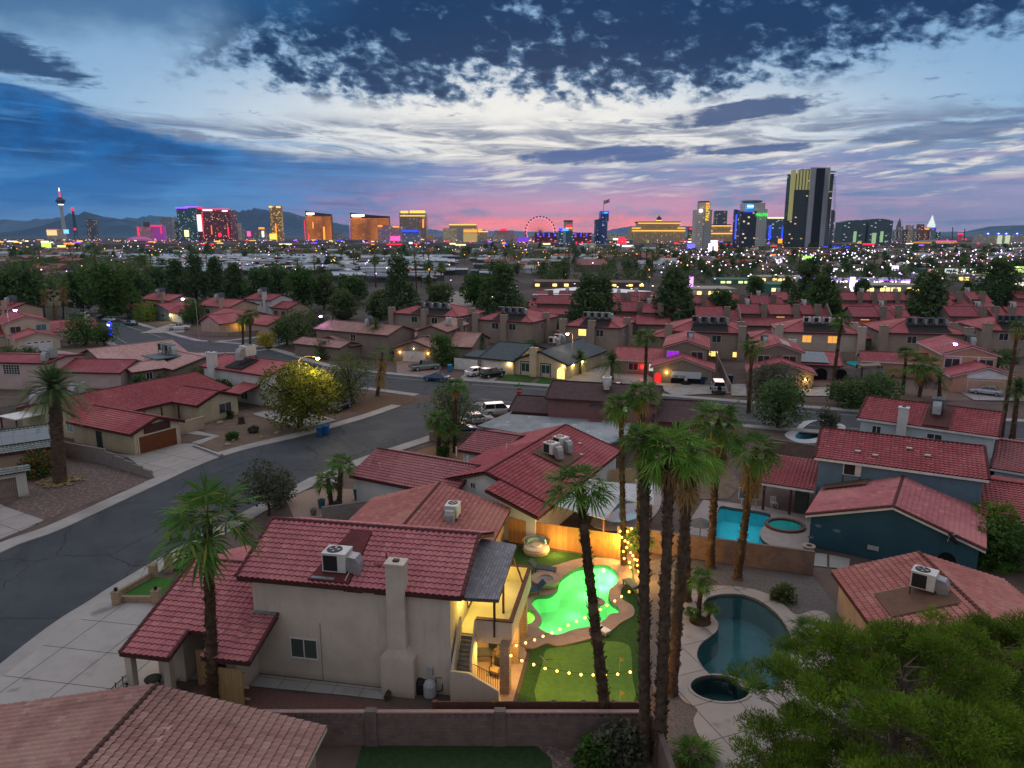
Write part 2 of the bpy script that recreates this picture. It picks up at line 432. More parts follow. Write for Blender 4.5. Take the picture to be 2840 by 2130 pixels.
def SHINGLE(n='dark_shingles',c=(.05,.03,.032)):
 return block_mat(n,c,tuple(v*1.5 for v in c),.3,.16,tuple(v*.5 for v in c))
# ------------------------------------------------------------------ builders: houses
def lerp(a,b,t): return a+(b - a)*t
def roof_plane(mb,p00,p10,p11,p01,geo=True,course=.38,tw=.34):
 p00,p10,p11,p01=map(Vector,(p00,p10,p11,p01))
 ux=(p10 - p00); L=ux.length; ux=ux/L
 nrm=ux.cross(((p11+p01)*.5 - (p00+p10)*.5)).normalized()
 S=((p11+p01)*.5 - (p00+p10)*.5).length
 uu=lambda p: (p - p00).dot(ux)
 if not geo:
  mb.add([p00,p10,p11,p01] if (p11 - p01).length > .01 else [p00,p10,p11],[[0,1,2,3]] if (p11 - p01).length > .01 else [[0,1,2]],
   [[(uu(p00),0),(uu(p10),0),(uu(p11),S),(uu(p01),S)]] if (p11 - p01).length > .01 else [[(uu(p00),0),(uu(p10),0),(uu(p11),S)]])
  return
 n=max(2,round(S/course)); du=tw/6
 for j in range(n):
  t0,t1=j/n,(j+1)/n
  l0,r0,l1,r1=lerp(p00,p01,t0),lerp(p10,p11,t0),lerp(p00,p01,t1),lerp(p10,p11,t1)
  ul0,ur0,ul1,ur1=uu(l0),uu(r0),uu(l1),uu(r1)
  lo,hi=min(ul0,ul1),max(ur0,ur1)
  us=[lo]+[k*du for k in range(math.ceil(lo/du+.01),math.floor(hi/du - .01)+1)]+[hi]
  vs,fs,uvs=[],[],[]
  for u in us:
   a=min(max(u,ul0),ur0); b=min(max(u,ul1),ur1)
   w0=.5+.5*math.cos(2*math.pi*a/tw); w1=.5+.5*math.cos(2*math.pi*b/tw)
   q0=lerp(l0,r0,(a - ul0)/max(ur0 - ul0,1e-6)); q1=lerp(l1,r1,(b - ul1)/max(ur1 - ul1,1e-6))
   q0u=q0 - nrm*.04
   vs += [q0u,q0+nrm*(.055+.085*w0 ** .8),q1+nrm*(.0+.085*w1 ** .8)]
  for i in range(len(us) - 1):
   k=3*i; c=(us[i]+us[i+1])*.5
   fs += [[k,k+3,k+4,k+1],[k+1,k+4,k+5,k+2]]
   uvs += [[(us[i],(j+.02)*.38),(us[i+1],(j+.02)*.38),(us[i+1],(j+.09)*.38),(us[i],(j+.09)*.38)],
     [(us[i],(j+.13)*.38),(us[i+1],(j+.13)*.38),(us[i+1],(j+.95)*.38),(us[i],(j+.95)*.38)]]
  mb.add(vs,fs,uvs)
SPLIT={'loose_tile','roof_pipe','wall_stain','roof_vent_slot','patched_tile','awning_post','porch_post','roof_scrap'}
class House:
 def __init__(s,label,origin,ang,wall,roof,trim=BROWNTRIM,cat='house',name='house',geo=False,group=None):
  s.o=Vector((origin[0],origin[1],0)); s.ang=ang
  s.T=Matrix.Translation(s.o) @ Matrix.Rotation(ang,4,'Z'); s.TI=s.T.inverted()
  s.root=thing(name,label,cat,s.o,group,rz=ang)
  s.wall,s.roofm,s.trim,s.geo=wall,roof,trim,geo
  s.w=s.mb(); s.k=None
 def mb(s): return MB(s.T)
 def loc(s,p,h=0.): return s.TI @ at(p,h)
 def wp(s,x,y,z=0.): return s.T @ Vector((x,y,z))
 def block(s,x0,x1,y0,y1,ze,rt='gx',p=.36,oh=.5,wall=True,roof=None,zb=0.,geo=None,og=.35,ro=.5):
  """one wing: ze = height of the eave edge, rt = ridge direction"""
  geo=s.geo if geo is None else geo
  mb,fb,cap=s.mb(),s.mb(),s.mb(); planes=[]; ridges=[]
  X0,X1,Y0,Y1=x0 - oh,x1+oh,y0 - oh,y1+oh
  if rt == 'gx':
   X0,X1=x0 - og,x1+og; yr=lerp(Y0,Y1,ro); zr=ze+p*(yr - Y0); zb2=ze
   planes=[((X0,Y0,ze),(X1,Y0,ze),(X1,yr,zr),(X0,yr,zr)),((X1,Y1,zr - p*(Y1 - yr)),(X0,Y1,zr - p*(Y1 - yr)),(X0,yr,zr),(X1,yr,zr))]
   ridges=[((X0,yr,zr),(X1,yr,zr)),((X0,Y0,ze),(X0,yr,zr)),((X1,Y0,ze),(X1,yr,zr))]
   prof=[(y0,zb),(y1,zb),(y1,zr - p*(y1 - yr) - .06),(yr,zr - .08),(y0,ze+p*oh - .06)]
   ends=[[(x0,y,z) for y,z in prof],[(x1,y,z) for y,z in prof]]
  elif rt == 'gy':
   Y0,Y1=y0 - og,y1+og; xr=lerp(X0,X1,ro); zr=ze+p*(xr - X0)
   planes=[((X0,Y1,ze),(X0,Y0,ze),(xr,Y0,zr),(xr,Y1,zr)),((X1,Y0,zr - p*(X1 - xr)),(X1,Y1,zr - p*(X1 - xr)),(xr,Y1,zr),(xr,Y0,zr))]
   ridges=[((xr,Y0,zr),(xr,Y1,zr)),((X0,Y0,ze),(xr,Y0,zr)),((X1,Y0,zr - p*(X1 - xr)),(xr,Y0,zr))]
   prof=[(x1,zb),(x0,zb),(x0,ze+p*oh - .06),(xr,zr - .08),(x1,zr - p*(x1 - xr) - .06)]
   ends=[[(x,y0,z) for x,z in prof],[(x,y1,z) for x,z in prof]]
  elif rt == 'hip':
   d=min(X1 - X0,Y1 - Y0)/2; zr=ze+p*d
   if X1 - X0 >= Y1 - Y0: a,b=(X0+d,(Y0+Y1)/2,zr),(X1 - d,(Y0+Y1)/2,zr)
   else: a,b=((X0+X1)/2,Y0+d,zr),((X0+X1)/2,Y1 - d,zr)
   c00,c10,c11,c01=(X0,Y0,ze),(X1,Y0,ze),(X1,Y1,ze),(X0,Y1,ze)
   if X1 - X0 >= Y1 - Y0: planes=[(c00,c10,b,a),(c11,c01,a,b),(c01,c00,a,a),(c10,c11,b,b)]
   else: planes=[(c00,c10,a,a),(c11,c01,b,b),(c01,c00,a,b),(c10,c11,b,a)]
   ridges=[(a,b)]+([(c00,a),(c01,a),(c10,b),(c11,b)] if X1 - X0 >= Y1 - Y0 else [(c00,a),(c10,a),(c11,b),(c01,b)])
   ends=None
  elif rt == 'shed':       # falls towards y0
   planes=[((X0,Y0,ze),(X1,Y0,ze),(X1,Y1,ze+p*(Y1 - Y0)),(X0,Y1,ze+p*(Y1 - Y0)))]
   prof=[(y0,zb),(y1,zb),(y1,ze+p*(y1 - Y0) - .06),(y0,ze+p*oh - .06)]
   ends=[[(x0,y,z) for y,z in prof],[(x1,y,z) for y,z in prof]]
  elif rt == 'flat':
   fb.prism([(X0,Y0),(X1,Y0),(X1,Y1),(X0,Y1)],ze - .2,ze); ends=None
  if wall:
   if ends is None: s.w.bx(x0,x1,y0,y1,zb,ze+(p*oh - .08 if rt == 'hip' else -.205))
   else:
    n=len(ends[0]); f=[list(range(n)),list(range(2*n - 1,n - 1,-1))]+[[i,(i+1) % n,n+(i+1) % n,n+i] for i in range(n)]
    s.w.add(ends[0]+ends[1],f)
  if wall: s.k=(x0,x1,y0,y1)
  for pl in planes:
   roof_plane(mb,*pl,geo=geo)
   q=[Vector(v) for v in pl]; q=q if (q[2] - q[3]).length > .01 else q[:3]; n=len(q)
   fb.add([v - Vector((0,0,.03)) for v in q]+[v - Vector((0,0,.24)) for v in q],
    [list(range(n)),list(range(2*n - 1,n - 1,-1))]+[[i,n+i,n+(i+1) % n,(i+1) % n] for i in range(n)])
  ro_=None
  if planes:
   for a,b in ridges:
    a,b=Vector(a),Vector(b)
    if geo:
     n=max(1,round((b - a).length/.42))
     for i in range(n): cap.tube([lerp(a,b,i/n)+Vector((0,0,.07)),lerp(a,b,(i+1.08)/n)+Vector((0,0,.055))],[.125,.105],7)
    else: cap.tube([a+Vector((0,0,.02)),b+Vector((0,0,.02))],.11,5)
   T_,mb.T=mb.T,None; mb.add(cap.v,cap.f); mb.T=T_
   ro_=mb.build('roof',(roof or s.roofm),s.root)
   fb.build('fascia',s.trim,ro_)
  else: ro_=fb.build('roof',(roof or s.roofm),s.root)
  return ro_
 def face(s,f,a,z):
  x0,x1,y0,y1=s.k
  return {'F': Matrix.Translation((a,y0,z)),'B': Matrix.Translation((a,y1,z)) @ Matrix.Rotation(math.pi,4,'Z'),
    'L': Matrix.Translation((x0,a,z)) @ Matrix.Rotation(-math.pi/2,4,'Z'),'R': Matrix.Translation((x1,a,z)) @ Matrix.Rotation(math.pi/2,4,'Z')}[f]
 def win(s,f,a,z,w=1.5,h=1.1,lit=None,nv=2,nh=1,frame=WHITE,d=.05):
  M=s.T @ s.face(f,a,z); m=MB(M); t=.06
  for x in [-w/2 - t,w/2]: m.bx(x,x+t,-d,0,-t,h+t)
  m.bx(-w/2,w/2,-d,0,h,h+t); m.bx(-w/2,w/2,-d - .03,0,-t,0)
  for i in range(1,nv): m.bx(-w/2+w*i/nv - .025,-w/2+w*i/nv+.025,-d+.008,0,0,h)
  for i in range(1,nh): m.bx(-w/2,w/2,-d+.01,-.0,h*i/nh - .02,h*i/nh+.02)
  o=m.build('window',frame,s.root)
  MB(M).bx(-w/2,w/2,-.022,-.004,0,h).build('pane',lit or GLASS,o)
  return o
 def door(s,f,a,w=.95,h=2.05,mat=None,name='door',z=0.):
  M=s.T @ s.face(f,a,z); m=MB(M); m.bx(-w/2,w/2,-.05,0,0,h)
  for q in (.1,.55): m.bx(-w/2+.12,w/2 - .12,-.065,-.05,h*q,h*(q+.35))
  return m.build(name,mat or BROWNTRIM,s.root)
 def garage(s,f,a,w=4.8,h=2.1,mat=WHITE,lights=False):
  M=s.T @ s.face(f,a,0); m=MB(M)
  for i in range(4): m.bx(-w/2,w/2,-.05,0,h*i/4+.012,h*(i+1)/4 - .012)
  m.bx(-w/2,w/2,-.03,0,0,h)
  o=m.build('garage_door',mat,s.root)
  if lights:
   q=MB(M)
   for i in range(4): q.bx(-w/2+w*(i+.2)/4,-w/2+w*(i+.8)/4,-.058,-.05,h*.82,h*.93)
   q.build('pane',GLASS,o)
  t=MB(M); t.bx(-w/2 - .14,-w/2,-.07,0,0,h+.14); t.bx(w/2,w/2+.14,-.07,0,0,h+.14); t.bx(-w/2,w/2,-.07,0,h,h+.14)
  t.build('door_frame',WHITETRIM,o); return o
 def chimney(s,x,y,w=.9,d=.7,z1=7.,z0=0.,mat=None,foot=None):
  m=s.mb(); m.bx(x - w/2,x+w/2,y - d/2,y+d/2,z0,z1)
  m.bx(x - w/2 - .06,x+w/2+.06,y - d/2 - .06,y+d/2+.06,z1+.003,z1+.12)
  if foot:
   W2,z2=foot; m.add([(x - W2,y - d/2 - .1,0),(x+W2,y - d/2 - .1,0),(x+W2,y+d/2,0),(x - W2,y+d/2,0),
        (x - W2,y - d/2 - .1,z2),(x+W2,y - d/2 - .1,z2),(x+W2,y+d/2,z2),(x - W2,y+d/2,z2),
        (x - w/2,y - d/2 - .02,z2+.55),(x+w/2,y - d/2 - .02,z2+.55),(x+w/2,y+d/2,z2+.55),(x - w/2,y+d/2,z2+.55)],
        [[0,1,5,4],[1,2,6,5],[2,3,7,6],[3,0,4,7],[4,5,9,8],[5,6,10,9],[6,7,11,10],[7,4,8,11]])
  o=m.build('chimney',mat or s.wall,s.root)
  s.mb().bx(x - .16,x+.16,y - .13,y+.13,z1+.124,z1+.22).build('flue',DARKMETAL,o)
  return o
 def lamp(s,f,a,z,col=(1.,.55,.14),k=25.,watt=18.,r=.10,light=True):
  M=s.T @ s.face(f,a,z); m=MB(M); m.ball((0,-.16,0),r,8)
  o=m.build('wall_lamp',em('lamp_glow_%d%d' % (int(col[2]*100),int(k)),col,k),s.root)
  if light:
   l=bpy.data.lights.new('lamp_light','POINT'); l.energy=watt; l.color=col; l.shadow_soft_size=.15
   q=bpy.data.objects.new('lamp_light',l); COL.objects.link(q); q.location=M @ Vector((0,-.45,0)); q.location=q.location - s.o
   c,n=math.cos(-s.ang),math.sin(-s.ang); q.location=(q.location.x*c - q.location.y*n,q.location.x*n+q.location.y*c,q.location.z); q.parent=s.root
  return o
 def part(s,name,mat,fn,parent=None):
  m=s.mb(); fn(m)
  if name in SPLIT:
   for q in m.pieces(): o=q.build(name,mat,parent or s.root)
   return o
  return m.build(name,mat,parent or s.root)
 def done(s): s.w.build('wall',s.wall,s.root); return s
# ------------------------------------------------------------------ builders: rooftop air conditioners
AC={}
def ac_unit(loc,rz,label,kind='white',sc=1.,group=None):
 if kind not in AC:
  col={'white': pm('ac_casing',(.56,.56,.54),(.44,.44,.43),1.2,.55),'green': pm('ac_casing_green',(.26,.32,.30),(.20,.25,.24),1.2,.6),
   'dark': pm('ac_casing_dark',(.10,.13,.16),(.07,.09,.11),1.2,.6)}[kind]
  t=thing('air_conditioner',label,'air conditioner',(0,0,0))
  m=MB(); m.bx(-.62,.62,-.5,.5,.3,1.25); m.bx(-.64,.64,-.52,.52,1.253,1.30); m.build('casing',col,t)
  m=MB(); m.bx(-.55,.2,-.515,-.503,.36,1.18); m.build('coil',pm('ac_coil',(.012,.012,.013),(.03,.03,.03),30.,.7),t)
  m=MB(); m.lathe([(.40,1.303),(.40,1.33),(.34,1.33),(.34,1.31)],(-.12,0,0),16)
  f=m.build('fan_grille',DARKMETAL,t)
  m=MB()
  for k in range(4):
   a=k*math.pi/2; m.add([(-.12+.05*math.cos(a),.05*math.sin(a),1.337),(-.12+.3*math.cos(a - .3),.3*math.sin(a - .3),1.335),(-.12+.3*math.cos(a+.3),.3*math.sin(a+.3),1.345)],[[0,1,2]])
  m.build('fan',GALV,f)
  m=MB(); m.add([(.62,-.35,.4),(.62,.35,.4),(.62,.35,1.1),(.62,-.35,1.1),(1.25,-.35,.75),(1.25,.35,.75),(1.1,.35,1.05),(1.1,-.35,1.05),(1.35,-.35,.0),(1.35,.35,0),(.95,-.35,0),(.95,.35,0)],
      [[0,3,7,4,8,10][::-1],[1,2,6,5,9,11],[3,2,6,7],[7,6,5,4],[4,5,9,8],[0,1,11,10]])
  m.build('duct',GALV,t)
  for x in (-.58,.58):
   for y in (-.46,.46): MB().bx(x - .03,x+.03,y - .03,y+.03,-.35,.3).build('leg',DARKMETAL,t)
  AC[kind]=t
 return place(AC[kind],loc,rz,sc*.86,label,group)
# ------------------------------------------------------------------ builders: palms and trees
rng=np.random.default_rng(11)
def fan_crown(n=44,R_=1.5,segs=16,up=56.,lo=-34.,seed=1,droop=.5,pw=.03):
 r=np.random.default_rng(seed); V,Fc,PV,PF=[],[],[],[]
 for i in range(n):
  az=i*2.39996+r.uniform(-.35,.35); t=i/(n - 1); el=R(lerp(lo,up,t ** .8)+r.uniform(-12,12))
  d=Vector((math.cos(az)*math.cos(el),math.sin(az)*math.cos(el),math.sin(el)))
  rr=R_*r.uniform(.78,1.12)*(1 - .12*t); pl=rr*.50; L=rr*r.uniform(.50,.62)
  sd=Vector((-math.sin(az),math.cos(az),0)); e=d*pl - Vector((0,0,.16*pl*(1 - t)+.03))
  d=(d*.8+Vector((0,0,-.34*(1 - t*.6)))).normalized(); sd=(sd+Vector((0,0,r.uniform(-.5,.5)))).normalized(); up_=sd.cross(d)*-1
  k=len(PV); PV += [tuple(sd*pw*.6),tuple(sd*-pw*.6),tuple(e - sd*pw*.3),tuple(e+sd*pw*.3)]; PF.append([k,k+1,k+2,k+3])
  for j in range(segs):
   a=R(lerp(-125,125,j/(segs - 1))+r.uniform(-3,3)); c=math.cos(a); q=(d*c+sd*math.sin(a)+up_*(.30*(1 - c))).normalized()
   l=L*(.74+.26*c)*r.uniform(.86,1.1); g=Vector((0,0,-1))*(droop*l*(.2+.8*r.random())*(1.05 - .5*t))
   sw=q.cross(up_).normalized()*(L*.044)
   b=e; m=e+q*l*.52+g*.10; tp=e+q*l*.95+g
   k=len(V); V += [tuple(b),tuple(m - sw),tuple(tp),tuple(m+sw)]; Fc.append([k,k+1,k+2,k+3])
 return V,Fc,PV,PF
def date_crown(n=64,R_=3.2,seed=2,pairs=26):
 r=np.random.default_rng(seed); V,Fc=[],[]
 for i in range(n):
  az=i*2.39996+r.uniform(-.15,.15); t=i/(n - 1); el=R(lerp(-28,78,t ** .9)+r.uniform(-6,6)); L=R_*r.uniform(.85,1.1)*(1 - .25*t)
  h=Vector((math.cos(az),math.sin(az),0)); sd=Vector((-h.y,h.x,0)); pts=[]
  for k in range(pairs+1):
   s_=k/pairs; pts.append(h*(L*s_*math.cos(el)*(1 - .12*s_))+Vector((0,0,L*(s_*math.sin(el) - .48*s_*s_*(.5+.5*math.cos(el))))))
  for k in range(1,pairs):
   p=pts[k]; tg=(pts[k+1] - pts[k]).normalized(); ll=L*.17*(1 - abs(2*k/pairs - .9) ** 2*.6)
   for sg in (-1,1):
    q=(sd*sg*.8+tg*.62+Vector((0,0,.18))).normalized(); e=p+q*ll+Vector((0,0,-.16*ll)); w=tg*.035*R_/3.
    n0=len(V); V += [tuple(p - w*.7),tuple(p+w*.7),tuple(e)]; Fc.append([n0,n0+1,n0+2])
  for k in range(pairs):
   w=sd*.03*(1 - k/pairs); n0=len(V); V += [tuple(pts[k] - w),tuple(pts[k]+w),tuple(pts[k+1]+w),tuple(pts[k+1] - w)]; Fc.append([n0,n0+1,n0+2,n0+3])
 return V,Fc
PALM_G=lambda: leaf_mat('palm_leaf',(.026,.078,.014),(.066,.15,.028),(.20,.18,.04),.3)
PALM_B=lambda: leaf_mat('bright_palm_leaf',(.042,.125,.015),(.10,.23,.03),(.20,.24,.05),.35)
DATE_G=lambda: leaf_mat('date_leaf',(.022,.055,.020),(.06,.12,.04),(.14,.12,.045),.25)
DEAD_L=lambda: leaf_mat('dead_leaf',(.11,.070,.030),(.24,.155,.065),None,.1)
PETI=lambda: pm('leaf_stalk',(.11,.14,.05),(.17,.18,.08),3.,.6)
BARK=lambda: pm('palm_bark',(.095,.060,.036),(.045,.028,.018),5.,.95,.8,30.,bd=.04,c3=(.15,.105,.065))
BARKG=lambda: pm('grey_palm_bark',(.12,.085,.06),(.07,.048,.034),4.,.95,.8,26.,bd=.04)
def palm_trunk(pts,r0,r1,seed=0,near=True,boots=0):
 """ringed trunk following pts (world); boots = stubs of old leaf bases"""
 r=np.random.default_rng(seed); pts=[Vector(p) for p in pts]; L=(pts[-1] - pts[0]).length
 n=max(6,int(L/(.16 if near else 1.2))); k=11 if near else 6; V,Fc=[],[]
 def P(t):
  a,b,c=pts[0],pts[len(pts) // 2],pts[-1]
  return a*(1 - t) ** 2+(b*2 - (a+c)*.5)*2*t*(1 - t)+c*t*t if len(pts) > 2 else lerp(a,c,t)
 for i in range(n+1):
  t=i/n; p=P(t); rr=lerp(r0,r1,min(1,t*1.15))*(1+.28*max(0,.06 - t)/.06)
  for j in range(k):
   q=2*math.pi*(j+.5*(i % 2))/k; w=rr*(1+(r.uniform(-.13,.16) if near else r.uniform(-.05,.05))); V.append((p.x+w*math.cos(q),p.y+w*math.sin(q),p.z))
 for i in range(n):
  for j in range(k): Fc.append([i*k+j,i*k+(j+1) % k,(i+1)*k+(j+1) % k,(i+1)*k+j])
 for _ in range(boots):
  t=r.random(); p=P(t); rr=lerp(r0,r1,t); q=r.uniform(0,6.283); c,s_=math.cos(q),math.sin(q); w=.05+.04*r.random(); l=r.uniform(.06,.17); o=len(V)
  b=Vector((p.x+c*rr*.92,p.y+s_*rr*.92,p.z)); tp=b+Vector((c*l,s_*l,l*1.1)); sv=Vector((-s_,c,0))*w
  V += [tuple(b - sv),tuple(b+sv),tuple(tp+sv*.5),tuple(tp - sv*.5),tuple(b+Vector((0,0,.16)))]; Fc += [[o,o+1,o+2,o+3],[o+3,o+2,o+4]]
 return V,Fc
PALM_MESH={}
def palm(base,crown,label,kind='fan',R_=1.6,r0=.26,r1=.2,near=True,seed=0,skirt=0.,leaf=None,boots=None,bark=None,group=None,cat='palm tree',name='palm_tree',bow=0.):
 """base, crown: world points; the trunk leans from one to the other"""
 base,crown=Vector(base),Vector(crown)
 t=thing(name,label,cat,base,group); ORI[t.name]=(base,0.)
 mid=lerp(base,crown,.5)+Vector((bow,0,0)); pts=[(0,0,-.1),mid - base,crown - base]
 V,Fc=palm_trunk(pts,r0,r1,seed,near,boots if boots is not None else (int((crown - base).length*26) if near else 0))
 raw('trunk',V,Fc,(bark or BARK)(),t,True)
 key=(kind,near,seed % 3)
 if key not in PALM_MESH:
  if kind == 'fan': PALM_MESH[key]=fan_crown(31 if near else 20,1.,18 if near else 9,seed=seed % 3+3)
  else: PALM_MESH[key]=date_crown(70 if near else 40,1.,seed=seed % 3+5,pairs=28 if near else 14)
 g=PALM_MESH[key]
 mk=(key,'crown',leaf.__name__ if leaf else '',id(leaf))
 if mk not in PALM_MESH:
  me=bpy.data.meshes.new('crown'); me.from_pydata(g[0],[],g[1]); me.materials.append((leaf or (PALM_G if kind == 'fan' else DATE_G))())
  PALM_MESH[mk]=me
 o=bpy.data.objects.new('crown',PALM_MESH[mk]); COL.objects.link(o); o.parent=t; o.location=crown - base; o.scale=(R_*1.12,R_*1.12,R_*.92) if kind == 'fan' and near else (R_,R_,R_); o.rotation_euler=(0,0,seed*1.7)
 if kind == 'fan' and near:
  pk=(key,'stalk')
  if pk not in PALM_MESH:
   me=bpy.data.meshes.new('leaf_stalks'); me.from_pydata(g[2],[],g[3]); me.materials.append(PETI()); PALM_MESH[pk]=me
  s_=bpy.data.objects.new('leaf_stalks',PALM_MESH[pk]); COL.objects.link(s_); s_.parent=o
 if skirt:
  sk=('skirt',near)
  if sk not in PALM_MESH:
   q=fan_crown(40 if near else 22,1.,9 if near else 6,-55.,-84.,9,.9); me=bpy.data.meshes.new('skirt'); me.from_pydata(q[0] ,[],q[1]); me.materials.append(DEAD_L()); PALM_MESH[sk]=me
  n=max(1,int(round(skirt)))
  for i in range(n):
   s_=bpy.data.objects.new('dead_fronds',PALM_MESH[sk]); COL.objects.link(s_); s_.parent=t; q=R_*.75
   s_.location=(crown - base)*(1 - (.2+i*.55)*R_/(crown - base).length); s_.scale=(q,q,q*1.05); s_.rotation_euler=(0,0,i*1.1+seed)
 return t
def leaf_cloud(blobs,n,size,seed=0,shell=.55,flat=.6,asp=.6):
 """n leaf-sized quads through a set of (centre, radius) blobs, most near each blob's surface"""
 r=np.random.default_rng(seed); w=np.array([b[1] ** 2 for b in blobs]); w=w/w.sum()
 ix=r.choice(len(blobs),n,p=w); c=np.array([b[0] for b in blobs])[ix]; rad=np.array([b[1] for b in blobs])[ix]
 d=r.normal(size=(n,3)); d /= np.linalg.norm(d,axis=1,keepdims=True)
 k=(shell+(1 - shell)*r.random(n) ** .5)*r.uniform(.85,1.12,n)
 p=c+d*(rad*k)[:,None]*np.array([1,1,.85])
 a=r.normal(size=(n,3)) ; a[:,2] *= flat; a /= np.linalg.norm(a,axis=1,keepdims=True)
 b=np.cross(a,r.normal(size=(n,3))); b /= np.linalg.norm(b,axis=1,keepdims=True)
 s=(size*r.uniform(.6,1.35,n))[:,None]
 V=np.stack([p - a*s,p - b*s*asp,p+a*s,p+b*s*asp],1).reshape(-1,3)
 return V,(np.arange(n*4).reshape(-1,4))
def crown_blobs(R_,H,n,seed,base=.35,irregular=.3):
 r=np.random.default_rng(seed); out=[]
 for i in range(n):
  z=r.uniform(0,1); rr=math.sin(math.pi*(.12+.8*z)) ** .8*R_*.68
  a=r.uniform(0,6.283); q=math.sqrt(r.random())
  out.append(((math.cos(a)*rr*q,math.sin(a)*rr*q,H*(base+(1 - base)*z*.86)),R_*r.uniform(.24,.24+irregular)))
 return out
def limb_mb(H,R_,seed,n=7,r0=.16,base=.3):
 r=np.random.default_rng(seed); m=MB(); top=Vector((r.uniform(-.3,.3),r.uniform(-.3,.3),H*base+.4))
 m.tube([(0,0,-.1),top*.5+Vector((.08,0,0)),top],[r0*1.25,r0,r0*.8],8)
 for i in range(n):
  a=i*2.4+r.uniform(-.3,.3); e=Vector((math.cos(a)*R_*r.uniform(.4,.8),math.sin(a)*R_*r.uniform(.4,.8),H*r.uniform(.55,.92)))
  m.tube([top*r.uniform(.7,1.),lerp(top,e,.5)+Vector((0,0,.25)),e],[r0*.5,r0*.3,r0*.08],5)
 return m
TREE_P={}
LEAF={'golden': lambda: leaf_mat('golden_olive_leaf',(.046,.062,.010),(.115,.13,.02)),'green': lambda: leaf_mat('green_leaf',(.020,.055,.012),(.058,.12,.024)),
  'olive': lambda: leaf_mat('olive_leaf',(.036,.060,.022),(.09,.125,.045)),
  'dark': lambda: leaf_mat('dark_leaf',(.028,.064,.022),(.072,.125,.040)),
  'pine': lambda: leaf_mat('pine_needle_far',(.030,.066,.026),(.078,.125,.046)),
  'lime': lambda: leaf_mat('lime_leaf',(.05,.10,.012),(.13,.19,.03)),
  'grey': lambda: leaf_mat('grey_leaf',(.035,.045,.030),(.09,.10,.065)),
  'flower': lambda: leaf_mat('pink_flowering_leaf',(.025,.05,.02),(.06,.09,.03),(.35,.12,.16)),
  'orange': lambda: leaf_mat('orange_flowering_leaf',(.02,.05,.015),(.05,.09,.025),(.45,.10,.02)),
  'yellow': lambda: leaf_mat('yellow_leaf',(.20,.18,.02),(.38,.32,.03))}
TBARK=lambda: pm('tree_bark',(.07,.05,.036),(.035,.026,.02),4.,.95,.6,20.)
def tree(base,H,R_,label,leaf='green',kind='round',n=2600,size=.16,seed=0,group=None,cat='tree',name='tree',share=None,r0=None):
 """a trunk with limbs and a crown of leaf-sized faces; share = key of a kind whose meshes copies reuse"""
 key=share
 if key and key in TREE_P:
  p,H0,R0=TREE_P[key]
  return place(p,base,rz=seed*1.3,sc=(R_/R0,R_/R0,H/H0),label=label,group=group)
 t=thing(name,label,cat,(0,0,0),group)
 if kind == 'round': bl=crown_blobs(R_,H,30,seed,.2,.26)
 elif kind == 'bush': bl=crown_blobs(R_,H,22,seed,.12,.35)
 elif kind == 'ball': bl=[((0,0,H*.5),R_*.84)]+[((math.cos(i*2.4)*R_*.55*math.sin(.3+i*.25),math.sin(i*2.4)*R_*.55*math.sin(.3+i*.25),H*(.2+.035*i)),R_*.42) for i in range(18)]
 elif kind == 'pine':
  r=np.random.default_rng(seed); bl=[]
  for i in range(34):
   z=i/33; rr=R_*(1.05 - .85*z)*(.55+.45*r.random()); a=i*2.4+r.uniform(-.5,.5)
   bl.append(((math.cos(a)*rr*.72,math.sin(a)*rr*.72,H*(.14+.80*z)),R_*r.uniform(.22,.38)*(1.1 - .5*z)))
 elif kind == 'wide':
  r=np.random.default_rng(seed); bl=[((math.cos(a)*R_*q,math.sin(a)*R_*q,H*(.78 - .25*q*q)+r.uniform(-.4,.4)),R_*r.uniform(.22,.36)) for a,q in zip(r.uniform(0,6.28,24),np.sqrt(r.random(24))*.8)]
 V,Fc=leaf_cloud(bl,n,size,seed,.62)
 raw('crown',V,Fc,LEAF[leaf](),t)
 limb_mb(H,R_,seed,8,r0 or max(.09,R_*.055),.12 if kind in ('bush','ball') else .32 if kind != 'pine' else .75).build('trunk',TBARK,t,smooth=True)
 if key: TREE_P[key]=(t,H,R_); return place(t,base,rz=seed*1.3,sc=1.,label=label,group=group)
 t.location=base; return t
# ------------------------------------------------------------------ ground, roads, yards
def xy(p): v=at(p); return (v.x,v.y)
NSHEET=[0]
def area(name,pts,z,mat,label=None,holes=(),kind='structure',h=None,cat=None,group=None):
 """flat sheet (or slab when h is given) over the outline pts, with holes"""
 if not h and z > .025: NSHEET[0] += 1; z += .0012*(NSHEET[0] % 17)
 loops=[[Vector((p[0],p[1],0)) for p in pts]]+[[Vector((p[0],p[1],0)) for p in q] for q in holes]
 tri=geometry.tessellate_polygon(loops); flat=[v for l in loops for v in l]
 V=[(v.x,v.y,z) for v in flat]; Fc=[]
 for t in tri:
  a,b,c=(flat[i] for i in t); Fc.append(list(t) if (b - a).cross(c - a).z > 0 else list(t)[::-1])
 if h:
  n=len(V); V += [(v.x,v.y,z - h) for v in flat]; k=0
  for l in loops:
   m=len(l)
   for i in range(m): Fc.append([k+i,n+k+i,n+k+(i+1) % m,k+(i+1) % m])
   k += m
 o=raw(name,V,Fc,mat); ORI[o.name]=(Vector((0,0,0)),0.)
 return tag(o,label,cat,group,kind)
def smooth_loop(pts,n=4):
 out=[]; m=len(pts)
 for i in range(m):
  p0,p1,p2,p3=(Vector((*pts[(i+k) % m][:2],0)) for k in (-1,0,1,2))
  for k in range(n):
   t=k/n; v=.5*((2*p1)+(p2 - p0)*t+(2*p0 - 5*p1+4*p2 - p3)*t*t+(3*p1 - p0 - 3*p2+p3)*t ** 3); out.append((v.x,v.y))
 return out
